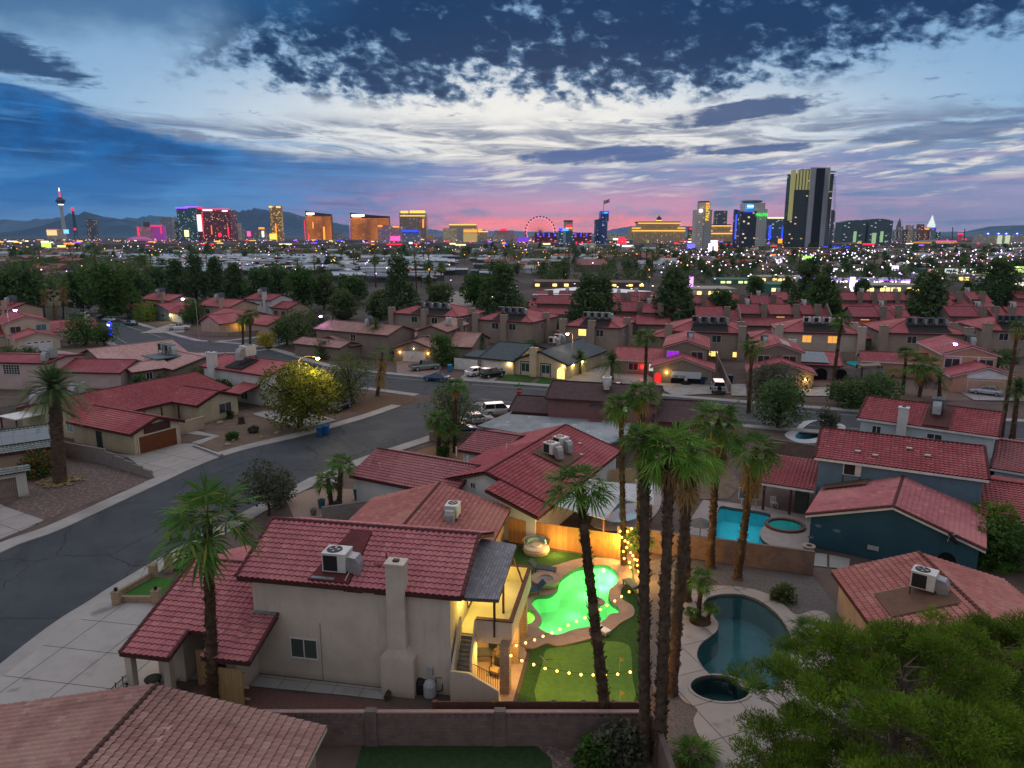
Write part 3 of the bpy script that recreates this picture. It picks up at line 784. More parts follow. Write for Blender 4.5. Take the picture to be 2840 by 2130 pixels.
def strip(pts,a,b):
 """outline of a band from offset a to offset b to the left of a polyline"""
 L,Rr=[],[]
 for i,p in enumerate(pts):
  q0,q1=Vector(pts[max(i - 1,0)]),Vector(pts[min(i+1,len(pts) - 1)]); d=(q1 - q0).normalized(); n=Vector((-d.y,d.x))
  L.append(tuple(Vector(p)+n*a)); Rr.append(tuple(Vector(p)+n*b))
 return L+Rr[::-1]
def refine(pts,n=5):
 out=[]
 for i in range(len(pts) - 1):
  p0,p1,p2,p3=(Vector(pts[min(max(i+k,0),len(pts) - 1)]) for k in (-1,0,1,2))
  for k in range(n):
   t=k/n; v=.5*((2*p1)+(p2 - p0)*t+(2*p0 - 5*p1+4*p2 - p3)*t*t+(3*p1 - p0 - 3*p2+p3)*t ** 3); out.append((v.x,v.y))
 return out+[tuple(pts[-1])]
GRAVEL=lambda: pm('brown_gravel',(.13,.098,.09),(.08,.06,.055),14.,.95,.7,50.,bd=.03,c3=(.21,.16,.14))
DIRT=lambda: pm('bare_dirt',(.155,.112,.083),(.11,.08,.06),1.2,.97,.5,30.,c3=(.11,.08,.06))
def ASPH():
 if 'asphalt' in MATS: return MATS['asphalt']
 m,b=new_mat('asphalt'); P=geom('Position'); x,y,z=sep(P)
 c=mix(ss(noise(P,.22,6.,.65),.35,.7),(.030,.038,.047),(.046,.055,.064)); c=mix(ss(noise(vec(x*.9+y*.5,y*.12,0.),.5,5.,.6),.5,.72)*.6,c,(.017,.020,.024))
 d=voro(vec(x+noise(P,.8,3.)*1.6,y+noise(P,.7,3.,.5)*1.6,0.),.13,'DISTANCE_TO_EDGE'); c=mix(ss(d,.012,.004)*.75,c,(.010,.011,.013))
 c=mix(ss(voro(P,.3),.10,.05)*ss(noise(P,.11,2.),.5,.6)*.8,c,(.05,.054,.058)); c=mix(ss(noise(P,60.,2.),.62,.75)*.35,c,(.07,.075,.08))
 plug(b.inputs['Base Color'],c); b.inputs['Roughness'].default_value=.8; b.inputs['Specular IOR Level'].default_value=.25; bump(b,noise(P,60.,3.),.35,.01); MATS['asphalt']=m; return m
TURF=lambda: pm('turf',(.020,.060,.012),(.030,.085,.018),5.,.95,.8,90.,bd=.03)
def ground_mat():
 global TREE
 m,b=new_mat('desert_ground'); P=geom('Position'); x,y,z=sep(P)
 near=mix(ss(noise(P,.35,6.,.62),.38,.66),(.115,.085,.072),(.075,.056,.049))
 near=mix(ss(noise(P,6.,4.,.7),.4,.7)*.5,near,(.07,.055,.048))
 far=mix(ss(noise(P,.012,6.,.65),.42,.6),(.022,.025,.022),(.055,.050,.047))
 plug(b.inputs['Base Color'],mix(ss(y,130.,260.),near,far)); b.inputs['Roughness'].default_value=.95; b.inputs['Specular IOR Level'].default_value=.15
 bump(b,noise(P,18.,4.,.65),.5,.03)
 return m
POOL_GREEN=smooth_loop([xy(Y8(*p)) for p in [(960,318),(1050,310),(1112,342),(1141,392),(1120,432),(1085,462),(1078,502),(1100,545),(1143,578),(1136,604),(1088,612),(1050,652),(960,690),(870,706),(772,738),(704,728),(648,690),(668,650),(650,606),(612,560),(608,528),(640,500),(720,492),(765,455),(780,402),(830,360),(885,330)]])
SPA_GREEN=smooth_loop([(xy(Y8(578,625))[0]+.52*math.cos(a*.6283),xy(Y8(578,625))[1]+1.0*math.sin(a*.6283)) for a in range(10)],3)
POOL_DARK=smooth_loop([xy(Y8(*p)) for p in [(1690,512),(1780,490),(1900,494),(2000,528),(2090,590),(2150,660),(2190,740),(2200,850),(2170,980),(2110,1066),(2000,1076),(1900,1062),(1856,1012),(1790,984),(1712,986),(1662,942),(1622,872),(1640,802),(1700,752),(1742,716),(1752,668),(1730,636),(1704,596),(1660,560)]])
c_=xy(Y8(1757,1062)); SPA_DARK=[(c_[0]+1.62*math.cos(a*.2618),c_[1] - .12+1.2*math.sin(a*.2618)) for a in range(24)]
POOL_BLUE=smooth_loop([xy(G(*p)) for p in [(247,950),(330,958),(480,978),(572,1000),(560,1040),(512,1098),(508,1140),(540,1180),(600,1216),(625,1254),(612,1288),(540,1286),(400,1268),(290,1252),(218,1236),(216,1150),(230,1040)]],3)
c_=xy(G(668,1076)); SPA_BLUE=[(c_[0]+1.42*math.cos(a*.2618),c_[1]+1.3*math.sin(a*.2618)) for a in range(24)]
POOL_EAST=smooth_loop([xy(E(*p)) for p in [(1700,1035),(1720,985),(1790,930),(1850,905),(1960,910),(2000,940),(1960,995),(1870,1035),(1780,1052)]])
POOL_FAR=smooth_loop([xy(G(*p)) for p in [(735,500),(770,455),(850,400),(940,396),(1010,430),(960,470),(880,500),(800,512)]])
POOLS=[POOL_GREEN,SPA_GREEN,POOL_DARK,SPA_DARK,POOL_BLUE,POOL_EAST,POOL_FAR]
GM=ground_mat()
area('ground',[(-260,-20),(260,-20),(260,420),(-260,420)],0,GM,holes=POOLS)
tag(raw('desert_floor',[(-260,-20,0),(260,-20,0),(260,420,0),(-260,420,0),(-22400,-5000,0),(22400,-5000,0),(22400,22400,0),(-22400,22400,0)],
  [[4,5,1,0],[5,6,2,1],[6,7,3,2],[7,4,0,3]],GM),kind='structure')
# streets
FAR_K=refine([(-42.5,20.),(-42.3,40.),(-41.,53.),(-39.,57.7),(-36.5,67.6),(-33.3,78.4),(-25.9,87.8),(-20.5,95.5),(-16.5,103.)])
NEAR_K=refine([(-30.6,20.),(-30.3,39.6),(-29.4,45.4),(-28.8,48.2),(-27.2,53.8),(-22.6,67.2),(-17.9,76.8),(-10.5,87.),(-4.,96.5)])
street=FAR_K+[(-13.55,106.1),(-8.,106.),(0.,102.)]+NEAR_K[::-1]
area('street',street,.004,ASPH())
XF=refine([xy(A(1330,1042)),xy(A(1700,1085)),(-36.5,136.),(-22.5,127.6),(-7.5,121.4),(7.2,116.4),(27.,108.3),(52.,98.6),(77.,92.),(120.,84.)],4)
XN=[(-60.,149.),(-38.,126.),(-24.5,116.5),(-14.8,111.),(-5.2,105.3),(1.2,102.2),(22.,95.6),(48.,87.),(74.,80.5),(120.,72.)]
area('cross_street',XF+XN[::-1],.008,ASPH())
LS_far=[xy(A(*p)) for p in [(560,858),(620,872),(880,930),(1000,968),(1120,1004),(1180,1020),(1260,1040),(1340,1045),(1480,1040),(1640,1022),(1830,990)]]
LS_near=[xy(A(*p)) for p in [(430,872),(560,950),(700,1030),(760,1066),(900,1100),(1130,1120),(1400,1116),(1560,1112),(1690,1094),(1830,1050)]]
area('side_street',LS_far+LS_near[::-1],.012,ASPH())
area('far_road',[xy(B(*p)) for p in [(665,790),(700,745),(690,722),(830,722),(850,745),(862,830),(640,826)]],.02,pm('pale_asphalt',(.16,.15,.14),(.21,.20,.18),.2,.9))
area('avenue_beyond',[xy(B(*p)) for p in [(640,742),(640,714),(900,718),(900,744)]],.016,pm('pale_asphalt',(.16,.15,.14)))
def walk(name,pts,a,b,z=.12,mat=None):
 o=area(name,strip(pts,a,b),z,mat or CONC(),h=z+.02); return o
walk('sidewalk',FAR_K,.0,.18); walk('sidewalk',FAR_K,.184,1.75,.116)
walk('sidewalk',NEAR_K,-.18,0.); walk('sidewalk',NEAR_K,-1.75,-.184,.116)
walk('sidewalk',XF,0,1.7); walk('sidewalk',XN[2:4],-1.6,0.); walk('sidewalk',XN[4:],-1.6,0.)
walk('sidewalk',LS_far[1:],0,1.6); walk('sidewalk',LS_near,-1.5,0.)
LINE=pm('road_paint',(.42,.41,.38),(.30,.29,.27),4.,.8)
area('lane_line',strip([tuple(Vector(p)+Vector((1.1,-2.6))) for p in XF[9:31]],-.06,.06),.014,LINE)
area('lane_line',strip([tuple(Vector(p)+Vector((.3,2.6))) for p in XN[4:]],-.06,.06),.014,LINE)
area('lane_line',strip([tuple(Vector(p)+Vector((-1.5,-3.))) for p in LS_far[1:5]],-.07,.07),.018,LINE)
area('lane_line',strip([tuple(Vector(p)+Vector((.5,3.))) for p in LS_near[1:4]],-.07,.07),.018,LINE)
# driveways and yards (outline in pixels)
def yard(name,tile_,pts,mat,z=.02,label=None,h=None): return area(name,[xy(tile_(*p)) for p in pts],z,mat,h=h)
JOINT=CONC
def slab_mat(name,s,ang,c1=(.30,.29,.28),c2=(.255,.247,.238)):
 if name in MATS: return MATS[name]
 m,b=new_mat(name); x,y,_=sep(geom('Position')); ca,sa=math.cos(ang),math.sin(ang)
 u=(x*ca+y*sa)/s; v=(y*ca - x*sa)/s
 e=mx(m_('ABSOLUTE',fr(u) - .5),m_('ABSOLUTE',fr(v) - .5)); P=geom('Position')
 c=mix(ss(noise(P,.6,6.,.65),.35,.7),c1,c2); c=mix(white(vec(fl(u),fl(v),0.))*.35,c,tuple(q*.75 for q in c1))
 c=mix(ss(noise(P,.25,5.,.7),.55,.7)*.6,c,tuple(q*.55 for q in c1))
 c=mix(ss(noise(P,.45,3.,.5),.63,.74)*.55,c,(.06,.055,.05)); c=mix(ss(e,.488,.494),c,(.05,.05,.05)); plug(b.inputs['Base Color'],c); b.inputs['Roughness'].default_value=.9
 bump(b,noise(P,40.,3.),.2,.01); MATS[name]=m; return m
DRIVE=slab_mat('driveway_slabs',3.1,R(-10)); DRIVE2=slab_mat('driveway_slabs_far',3.4,R(62),(.27,.255,.245),(.225,.215,.205))
area('driveway',[(-29.7,30.),(-29.4,36.),(-29.,40.),(-28.1,45.),(-27.4,47.4),(-24.5,47.),(-19.,45.5),(-19.,36.5),(-21.4,33.),(-21.,30.)],.14,DRIVE,h=.15)
yard('driveway',D,[(1000,528),(830,400),(700,370),(880,385),(1160,310),(1250,310),(1440,385),(1240,452)],DRIVE2,.13,h=.14)
yard('driveway',D,[(0,700),(40,720),(285,805),(170,860),(0,930)],DRIVE2,.13,h=.14)
yard('gravel_yard',D,[(40,715),(170,640),(175,560),(400,380),(700,440),(990,530),(880,575),(285,800)],GRAVEL(),.03)
yard('gravel_yard',D,[(1450,380),(1290,310),(1420,255),(1220,200),(1270,160),(1500,60),(1700,120),(1940,200),(1960,220)],DIRT(),.03)
yard('garden_path',D,[(1240,215),(1420,255),(1290,310),(1230,300),(1360,260),(1200,240)],CONC(),.05)
area('driveway',[(-27.6,90.),(-24.2,94.6),(-33.5,103.5),(-37.,98.)],.13,DRIVE2,h=.14)
area('dirt_verge',[xy(B(*p)) for p in [(0,1470),(180,1520),(490,1418),(470,1400),(300,1370),(120,1380)]],.03,pm('brown_mulch',(.13,.085,.055),(.07,.045,.03),6.,.97,.6,40.))
T1=tile(1100,780,.27125); T2=tile(1700,800,.27125); T3=tile(2240,800,.27125)
yard('driveway',T1,[(0,940),(0,830),(95,815),(340,835),(470,880),(440,930),(330,975)],pm('pinkish_paving',(.235,.17,.155),(.19,.14,.13),1.,.9,.2,20.),.13)
yard('driveway',T1,[(640,1000),(730,930),(880,900),(1140,930),(1080,960),(985,1030)],DRIVE2,.13)
yard('front_lawn',T1,[(1035,1012),(1110,958),(1180,955),(1430,982),(1370,1038)],TURF(),.06)
yard('front_lawn',T1,[(1420,1042),(1480,990),(1645,1008),(1590,1060)],TURF(),.06)
yard('garden_path',T1,[(1190,952),(1200,938),(1560,972),(1700,940),(1720,960),(1600,998)],CONC(),.07)
yard('gravel_yard',T1,[(1720,1010),(1760,940),(2212,860),(2212,1060),(1900,1055)],pm('pale_gravel',(.30,.27,.245),(.22,.20,.185),9.,.95,.4,40.),.05)
yard('gravel_yard',T2,[(0,870),(350,880),(500,990),(420,1010),(0,1010)],pm('pale_gravel',(.30,.27,.245)),.05)
yard('driveway',T2,[(480,975),(880,985),(1160,985),(1200,1080),(620,1100),(430,1010)],DRIVE2,.13)
yard('driveway',T2,[(1170,985),(1360,985),(1365,1105),(1215,1105)],DRIVE2,.135)
yard('driveway',T2,[(1860,1020),(2212,1015),(2212,1106),(1890,1106)],slab_mat('pale_drive',4.,R(-15),(.34,.33,.32),(.30,.29,.28)),.13)
yard('driveway',T3,[(1560,1070),(1640,1050),(1940,1060),(2212,1106),(2212,1160),(1700,1150)],DRIVE2,.13)
yard('dirt_yard',T3,[(900,1100),(1000,1020),(1600,1060),(1660,1150),(900,1160)],DIRT(),.04)
yard('brick_paving',T3,[(0,960),(330,900),(560,915),(670,965),(200,1010),(0,1000)],pm('red_paving',(.20,.11,.09),(.15,.085,.07),5.,.9),.06)
yard('driveway',K,[(60,940),(270,920),(690,885),(1010,940),(860,975),(300,1010),(40,1000)],DRIVE2,.1)
yard('dirt_yard',K,[(700,880),(1100,870),(1110,940),(900,948)],DIRT(),.04)
yard('driveway',A,[(900,990),(1100,930),(1240,935),(1180,985)],DRIVE2,.1)
# the lit pool yard and its turf
area('side_gravel',[(-14.,31.4),(-4.,31.4),(-4.4,33.6),(-9.,34.6),(-17.6,36.2),(-18.2,33.)],.03,pm('red_gravel',(.16,.085,.075),(.10,.055,.05),14.,.95,.6,60.))
area('side_path',[xy(Y7(*p)) for p in [(380,930),(560,940),(1000,985),(1690,1065),(1730,1080),(1700,1135),(1480,1110),(870,1050),(560,1010),(420,1010)]],.05,slab_mat('path_slabs',1.6,R(-10)))
area('patio_floor',[(-3.6,36.9),(-3.3,34.5),(.0,34.2),(.9,39.0),(.3,42.),(-1.5,45.5),(-2.2,44.)],.06,pm('tan_paving',(.36,.27,.19),(.30,.22,.155),2.,.85))
DECKC=pm('tan_pool_deck',(.30,.22,.165),(.24,.175,.135),1.5,.88,.25,40.)
deck=smooth_loop([xy(Y8(*p)) for p in [(640,345),(760,310),(880,276),(960,266),(1080,271),(1160,291),(1212,332),(1222,386),(1188,425),(1154,470),(1164,522),(1226,562),(1234,618),(1160,662),(1080,722),(950,768),(782,806),(700,792),(612,824),(540,800),(490,700),(480,560),(490,460),(580,400)]],4)
area('pool_deck',deck,.12,DECKC,holes=[POOL_GREEN,SPA_GREEN],h=.125)
area('turf',[xy(Y8(*p)) for p in [(480,250),(530,190),(700,215),(870,232),(1140,278),(1290,300),(1300,1158),(512,1158),(600,840),(480,720),(470,420)]],.03,TURF(),holes=[POOL_GREEN,SPA_GREEN])
area('putting_green',smooth_loop([xy(Y8(*p)) for p in [(636,1150),(670,930),(690,838),(740,816),(860,800),(960,782),(1100,776),(1180,790),(1216,830),(1226,1000),(1228,1150),(940,1152)]],3),.05,pm('putting_turf',(.065,.145,.026),(.08,.175,.032),3.,.95,.3,120.))
area('back_lawn',[(-7.5,22.),(-7.5,31.),(1.2,31.),(1.9,30.2),(2.2,28.),(2.6,22.)],.03,pm('dark_lawn',(.018,.040,.014),(.026,.055,.018),4.,.95,.8,70.))
area('gravel_bed',[(1.9,30.2),(1.2,31.),(6.8,31.),(6.8,22.),(2.6,22.)],.035,GRAVEL())
area('gravel_yard',[(7.6,22.),(7.6,32.),(9.3,51.),(12.7,52.4),(22.5,49.),(22.3,44.5),(22.3,22.)],.03,pm('dark_gravel',(.085,.078,.076),(.15,.135,.13),9.,.95,.9,22.,bd=.05),holes=[POOL_DARK,SPA_DARK])
PALED=slab_mat('pale_pool_deck',2.6,R(20),(.30,.275,.26),(.26,.24,.225))
deck2=smooth_loop([xy(Y8(*p)) for p in [(1500,540),(1560,470),(1660,442),(1780,437),(1950,455),(2080,500),(2160,560),(2230,615),(2330,590),(2420,610),(2460,700),(2480,900),(2460,1300),(2400,1700),(1760,1700),(1690,1560),(1645,1400),(1600,1270),(1622,1194),(1535,1142),(1482,1062),(1480,985),(1528,922),(1500,872),(1496,790),(1538,738),(1500,690),(1490,610)]],4)
isl=[(xy(Y8(1640,655))[0]+.72*math.cos(a*.3927),xy(Y8(1640,655))[1]+.75*math.sin(a*.3927)) for a in range(16)]
area('pool_deck',deck2,.10,PALED,holes=[POOL_DARK,SPA_DARK,isl],h=.105)
area('planting_island',isl,.06,pm('dark_soil',(.05,.04,.033),(.03,.025,.02),8.,.97))
area('concrete_pad',[xy(G(*p)) for p in [(792,1236),(940,1255),(940,1338),(776,1322)]],.05,CONC())
area('concrete_pad',[xy(G(*p)) for p in [(955,1258),(1088,1285),(1080,1350),(955,1340)]],.05,CONC())
deck3=[xy(G(*p)) for p in [(140,905),(330,925),(540,950),(700,985),(850,1008),(836,1180),(800,1240),(782,1312),(560,1310),(300,1270),(60,1222),(20,1120),(70,1010)]]
area('pool_deck',deck3,.10,pm('tan_deck',(.27,.235,.22),(.23,.2,.185),1.2,.9,.2,40.),holes=[POOL_BLUE],h=.105)
area('dirt_yard',[(12.6,64.5),(13.,68.),(15.,78.),(24.,80.),(23.5,69.),(21.,65.)],.03,DIRT())
area('pool_deck',smooth_loop([xy(G(*p)) for p in [(665,480),(740,440),(790,396),(900,388),(1010,405),(1060,440),(940,500),(860,535),(740,528)]],3),.08,pm('pale_deck',(.42,.44,.45),(.36,.38,.39),1.,.85),holes=[POOL_FAR],h=.085)
area('pool_deck',smooth_loop([xy(E(*p)) for p in [(1600,1060),(1680,960),(1800,880),(1790,790),(1900,770),(2030,800),(2060,900),(2020,1000),(1900,1075),(1740,1100)]],3),.08,PALED,holes=[POOL_EAST],h=.085)
area('gravel_bed',[xy(E(*p)) for p in [(460,600),(520,570),(880,500),(900,600),(760,660),(620,640)]],.03,pm('orange_dirt',(.21,.125,.075),(.16,.095,.06),2.,.95))
area('gravel_yard',[xy(D(*p)) for p in [(1830,640),(2060,590),(2300,600),(2360,700),(2100,780),(1900,790),(1860,700)]],.03,pm('tan_gravel',(.26,.19,.15),(.20,.15,.12),8.,.95))
area('driveway',[xy(D(*p)) for p in [(2212,600),(2040,560),(1940,590),(1840,640),(1800,640),(2000,530),(2212,490)]],.13,CONC())
area('front_turf',[xy(D(*p)) for p in [(790,1300),(870,1240),(950,1190),(1020,1176),(1120,1190),(1090,1260),(1040,1305),(880,1318)]],.16,pm('bright_turf',(.028,.095,.016),(.04,.12,.022),5.,.95,.8,90.))
area('front_turf',[xy(D(*p)) for p in [(1105,1125),(1225,1025),(1330,1020),(1260,1130)]],.16,pm('bright_turf',(.028,.095,.016)))
# ------------------------------------------------------------------ pools
def pool(name,label,loop,depth,shell,water,zt=.12,zw=-.06,rim=None,tiles=None,cat='swimming pool',group=None):
 cx=sum(p[0] for p in loop)/len(loop); cy=sum(p[1] for p in loop)/len(loop)
 t=thing(name,label,cat,(cx,cy,0),group); n=len(loop)
 ar=sum(loop[i][0]*loop[(i+1) % n][1] - loop[(i+1) % n][0]*loop[i][1] for i in range(n))
 if ar < 0: loop=loop[::-1]
 ins=[(cx+(p[0] - cx)*.93,cy+(p[1] - cy)*.93) for p in loop]
 m=MB(); V=[(*p,zw - .12) for p in loop]+[(*p,-depth) for p in ins]; tri=geometry.tessellate_polygon([[Vector((*p,0)) for p in ins]])
 m.add(V,[[(i+1) % n,i,n+i,n+(i+1) % n] for i in range(n)]); m.add([(*p,-depth) for p in ins],[list(q) for q in tri]); m.build('basin',shell,t)
 m=MB(); V=[(*p,zt - .003) for p in loop]+[(*p,zw - .12) for p in loop]; m.add(V,[[(i+1) % n,i,n+i,n+(i+1) % n] for i in range(n)]); m.build('tile_band',tiles or shell,t)
 tri=geometry.tessellate_polygon([[Vector((*p,0)) for p in loop]]); m=MB(); m.add([(*p,zw) for p in loop],[list(q) for q in tri]); w=m.build('water',water,t)
 if rim:
  out=[(cx+(p[0] - cx)*rim[0],cy+(p[1] - cy)*rim[0]) for p in loop]; m=MB()
  V=[(*p,zt+rim[1]) for p in loop]+[(*p,zt+rim[1]) for p in out]+[(*p,0) for p in out]+[(*p,zw - .1) for p in loop]
  m.add(V,[[i,(i+1) % n,n+(i+1) % n,n+i][::-1] for i in range(n)]+[[n+i,n+(i+1) % n,2*n+(i+1) % n,2*n+i][::-1] for i in range(n)]+[[(i+1) % n,i,3*n+i,3*n+(i+1) % n] for i in range(n)]); m.build('rim',rim[2],t)
 return t
def point(name,loc,e,col,r=.2,parent=None):
 l=bpy.data.lights.new(name,'POINT'); l.energy=e; l.color=col; l.shadow_soft_size=r
 o=bpy.data.objects.new(name,l); COL.objects.link(o)
 if parent: o.parent=parent; o.location=Vector(loc) - ORI[parent.name][0]
 else: o.location=loc
 return o
PLASTER=pm('pool_plaster',(.62,.64,.62),(.54,.57,.55),.8,.7)
BTILE=block_mat('blue_pool_tiles',(.03,.09,.11),(.05,.14,.15),.15,.15,(.1,.12,.12),0.)
pg=pool('swimming_pool','kidney shaped pool glowing bright green under its own lamp',POOL_GREEN,1.25,PLASTER,water_mat('pool_water_clear',(.58,1.,.58)),tiles=BTILE)
for p,e in (((1050,350),1.15),((950,400),.55),((870,520),.5),((740,610),.36),((700,690),.2),((930,650),.34),((1070,590),.3)):
 v=at(Y8(*p)); point('pool_lamp',(v.x,v.y,-.55),POOL_K*e,(.11,1.,.20),.35,pg)
v=at(Y8(1050,335),-.35); m=MB(); m.ball(v,.16,10); m.build('pool_light',em('pool_light_glow',(.75,1.,.35),12.),pg)
sg=pool('hot_tub','small round green glowing hot tub beside the balcony wall',SPA_GREEN,.9,PLASTER,water_mat('pool_water_clear',(.58,1.,.58)),tiles=BTILE,cat='hot tub')
v=at(Y8(600,620)); point('tub_lamp',(v.x,v.y,-.4),POOL_K*.35,(.35,1.,.06),.3,sg)
pool('swimming_pool','dark unlit freeform pool mirroring the palm trunks',POOL_DARK,1.6,pm('dark_pool_shell',(.06,.145,.16),(.08,.185,.20),.5,.8),water_mat('pool_water_dark',(.68,.88,.90),.02,.008),tiles=BTILE)
pool('hot_tub','round dark hot tub at the end of the unlit pool',SPA_DARK,1.,pm('dark_tub_shell',(.02,.05,.058),(.03,.07,.08),.6,.8),water_mat('pool_water_dark',(.68,.88,.90)),tiles=BTILE,cat='hot tub',rim=(1.1,.03,PALED))
bp=pool('swimming_pool','turquoise pool behind the block wall beside the blue house',POOL_BLUE,1.2,pm('turquoise_shell',(.08,.64,.72),(.06,.54,.62),.5,.8),water_mat('pool_water_blue',(.62,.97,1.),.02,.01),tiles=BTILE)
pool('hot_tub','raised round hot tub with a brick rim beside the turquoise pool',SPA_BLUE,-.135,pm('tub_green_shell',(.05,.33,.29),(.04,.28,.25),.6,.8),water_mat('pool_water_blue',(.62,.97,1.)),zt=.22,zw=.17,rim=(1.2,.06,pm('red_brick_rim',(.15,.075,.06),(.10,.05,.045),8.,.9,.5,14.)),cat='hot tub')
pool('swimming_pool','pale blue pool half under a white patio cover',POOL_EAST,1.1,pm('paleblue_shell',(.16,.46,.62),(.13,.40,.55),.5,.8),water_mat('pool_water_blue',(.62,.97,1.)))
pool('swimming_pool','curved teal pool beyond the blue house roof with pale blue edging',POOL_FAR,1.1,pm('teal_shell',(.04,.33,.36),(.03,.27,.30),.5,.8),water_mat('pool_water_blue',(.62,.97,1.)))
# ------------------------------------------------------------------ the main house (two storeys, balcony, garage wing)
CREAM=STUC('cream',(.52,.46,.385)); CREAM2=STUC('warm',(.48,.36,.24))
H=House('two storey cream stucco house with tall chimney and lit balcony above the green pool',(-15.53,37.05),R(-10.39),CREAM,RED_T(),BROWNTRIM,geo=True)
H.block(.75,12.35,.22,8.1,6.15,'gx',.407,.3,og=.75)
z_0=lambda y: 6.15+.407*y
H.win('F',3.7,1.35,1.55,1.15,lit=block_mat('blinds',(.07,.10,.085),(.05,.075,.065),9.,.06,(.02,.03,.027),0.),frame=WHITE,d=.07); H.win('L',3.,3.9,1.4,1.1)
H.win('R',5.,3.3,1.9,2.0,lit=em('warm_window',(1.,.7,.2),.9),frame=BROWNTRIM)
def vents(m):
 for x in (6.3,8.1): m.bx(x,x+1.1,.16,.218,5.72,5.95)
H.part('roof_vent_slot',DARKMETAL,vents)
H.part('conduit',WHITE,lambda m: m.tube([(6.5,1.6,z_0(1.6)+.3),(6.45,.1,z_0(.1)+.24),(6.45,.14,5.7)],.022,5)); H.part('conduit',pm('grey_conduit',(.25,.24,.23)),lambda m: m.tube([(4.75,.19,0.),(4.75,.19,3.6)],.02,5))
H.part('pipes',pm('rust_pipe',(.10,.06,.045)),lambda m: [m.tube(q,.03,5) for q in ([(10.9,.1,0),(10.9,.1,.9),(11.3,.1,.9),(11.3,.1,0)],[(11.5,.1,0),(11.5,.1,1.1),(11.8,.1,1.1)])])
H.part('meter_box',pm('grey_box',(.3,.33,.34)),lambda m: m.bx(11.0,11.3,.08,.216,1.2,1.65))
H.chimney(9.45,.05,1.0,.75,7.75,foot=(.95,2.3)); H.k=(.75,12.35,.22,8.1)
# bare maroon patch under the rooftop unit
z_=lambda y: 6.15+.407*y
def patch(m): m.add([(4.3,.0,z_(.0)+.235),(6.7,.0,z_(.0)+.235),(6.7,3.6,z_(3.6)+.235),(5.4,3.6,z_(3.6)+.235)]+[(4.3,.0,z_(.0) - .03),(6.7,.0,z_(.0) - .03),(6.7,3.6,z_(3.6) - .03),(5.4,3.6,z_(3.6) - .03)],[[0,1,2,3],[0,4,5,1],[1,5,6,2],[3,7,4,0]])
H.part('roof_patch',pm('maroon_felt',(.12,.030,.030),(.085,.022,.024),1.5,.75),patch)
H.part('roof_patch',pm('grey_flashing',(.20,.23,.25),(.14,.16,.18),3.,.6),lambda m: m.bx(4.45,5.8,.0,.35,z_(.2)+.2,z_(.2)+.25))
H.part('roof_pipe',pm('red_pipe',(.20,.07,.06)),lambda m: (m.tube([(8.2,1.9,z_(1.9)),(8.2,1.9,z_(1.9)+.45)],.05),m.lathe([(.3,.1),(.24,.13),(.08,.17)],(7.9,1.6,z_(1.6)),12)))
# garage wing in front: three roof falls round the recessed porch
zl=lambda y: 2.8+.314*(y+3.3)
pls=[((-5.3,-3.3,zl(-3.3)),(-2.3,-3.3,zl(-3.3)),(-2.3,3.7,zl(3.7)),(-5.3,3.7,zl(3.7))),
 ((-2.3,-1.5,zl(-1.5)),(-.6,-1.5,zl(-1.5)),(-.6,3.7,zl(3.7)),(-2.3,3.7,zl(3.7))),
 ((-.6,-3.0,zl(-3.0)),(.75,-3.0,zl(-3.)),(.75,3.7,zl(3.7)),(-.6,3.7,zl(3.7))),
 ((.75,-3.0,zl(-3.0)),(2.25,-3.0,zl(-3.)),(2.25,.18,zl(.18)),(.75,.18,zl(.18))),
 ((.75,9.6,zl(-2.2)),(-5.3,9.6,zl(-2.2)),(-5.3,3.7,zl(3.7)),(.75,3.7,zl(3.7)))]
m=H.mb(); f_=H.mb()
for pl in pls:
 roof_plane(m,*pl); q=[Vector(v) for v in pl]
 f_.add([v - Vector((0,0,.03)) for v in q]+[v - Vector((0,0,.22)) for v in q],[[0,1,2,3],[7,6,5,4],[0,4,5,1],[1,5,6,2],[2,6,7,3],[3,7,4,0]])
cap=H.mb()
for a,b in [((-5.3,3.7,5.05),(.75,3.7,5.05)),((-5.25,-3.3,2.85),(-5.25,3.7,5.05)),((-2.3,-3.3,2.85),(-2.3,-1.5,3.42)),((2.22,-3.,2.95),(2.22,.18,3.95))]:
 n=max(2,int((Vector(b) - Vector(a)).length/.42))
 for i in range(n): cap.tube([lerp(Vector(a),Vector(b),i/n),lerp(Vector(a),Vector(b),(i+1.08)/n)],[.12,.10],7)
m.T=None; m.add(cap.v,cap.f); rf=m.build('roof',H.roofm,H.root); f_.build('fascia',BROWNTRIM,rf)
H.part('roof_flashing',pm('grey_flashing',(.20,.23,.25)),lambda m: m.bx(.8,2.2,.0,.2,zl(.1)+.1,zl(.1)+.16))
H.w.prism([(-4.6,-1.3),(-2.9,-1.3),(-2.9,9.2),(-4.6,9.2)],0,3.15); H.w.bx(-2.9,.75,.6,9.2,0,3.7); H.w.bx(.2,.75,-2.,.6,0,2.95)
H.w.add([(-4.6,-1.3,3.15),(-4.6,9.2,3.1),(-4.6,3.7,4.85),(-2.9,-1.3,3.15),(-2.9,9.2,3.1),(-2.9,3.7,4.85)],[[0,2,1],[3,4,5],[0,3,5,2],[1,2,5,4]])
for x,y in ((-5.0,-2.9),(-3.0,-2.5)): H.part('porch_post',CREAM,lambda m: m.bx(x - .2,x+.2,y - .2,y+.2,0,2.82))
H.k=(-4.6,-2.9,-1.3,9.2); H.garage('L',4.,4.8,2.15,WHITE)
H.lamp('L',-.6,2.1,(1.,.62,.22),20.,22.,.08)
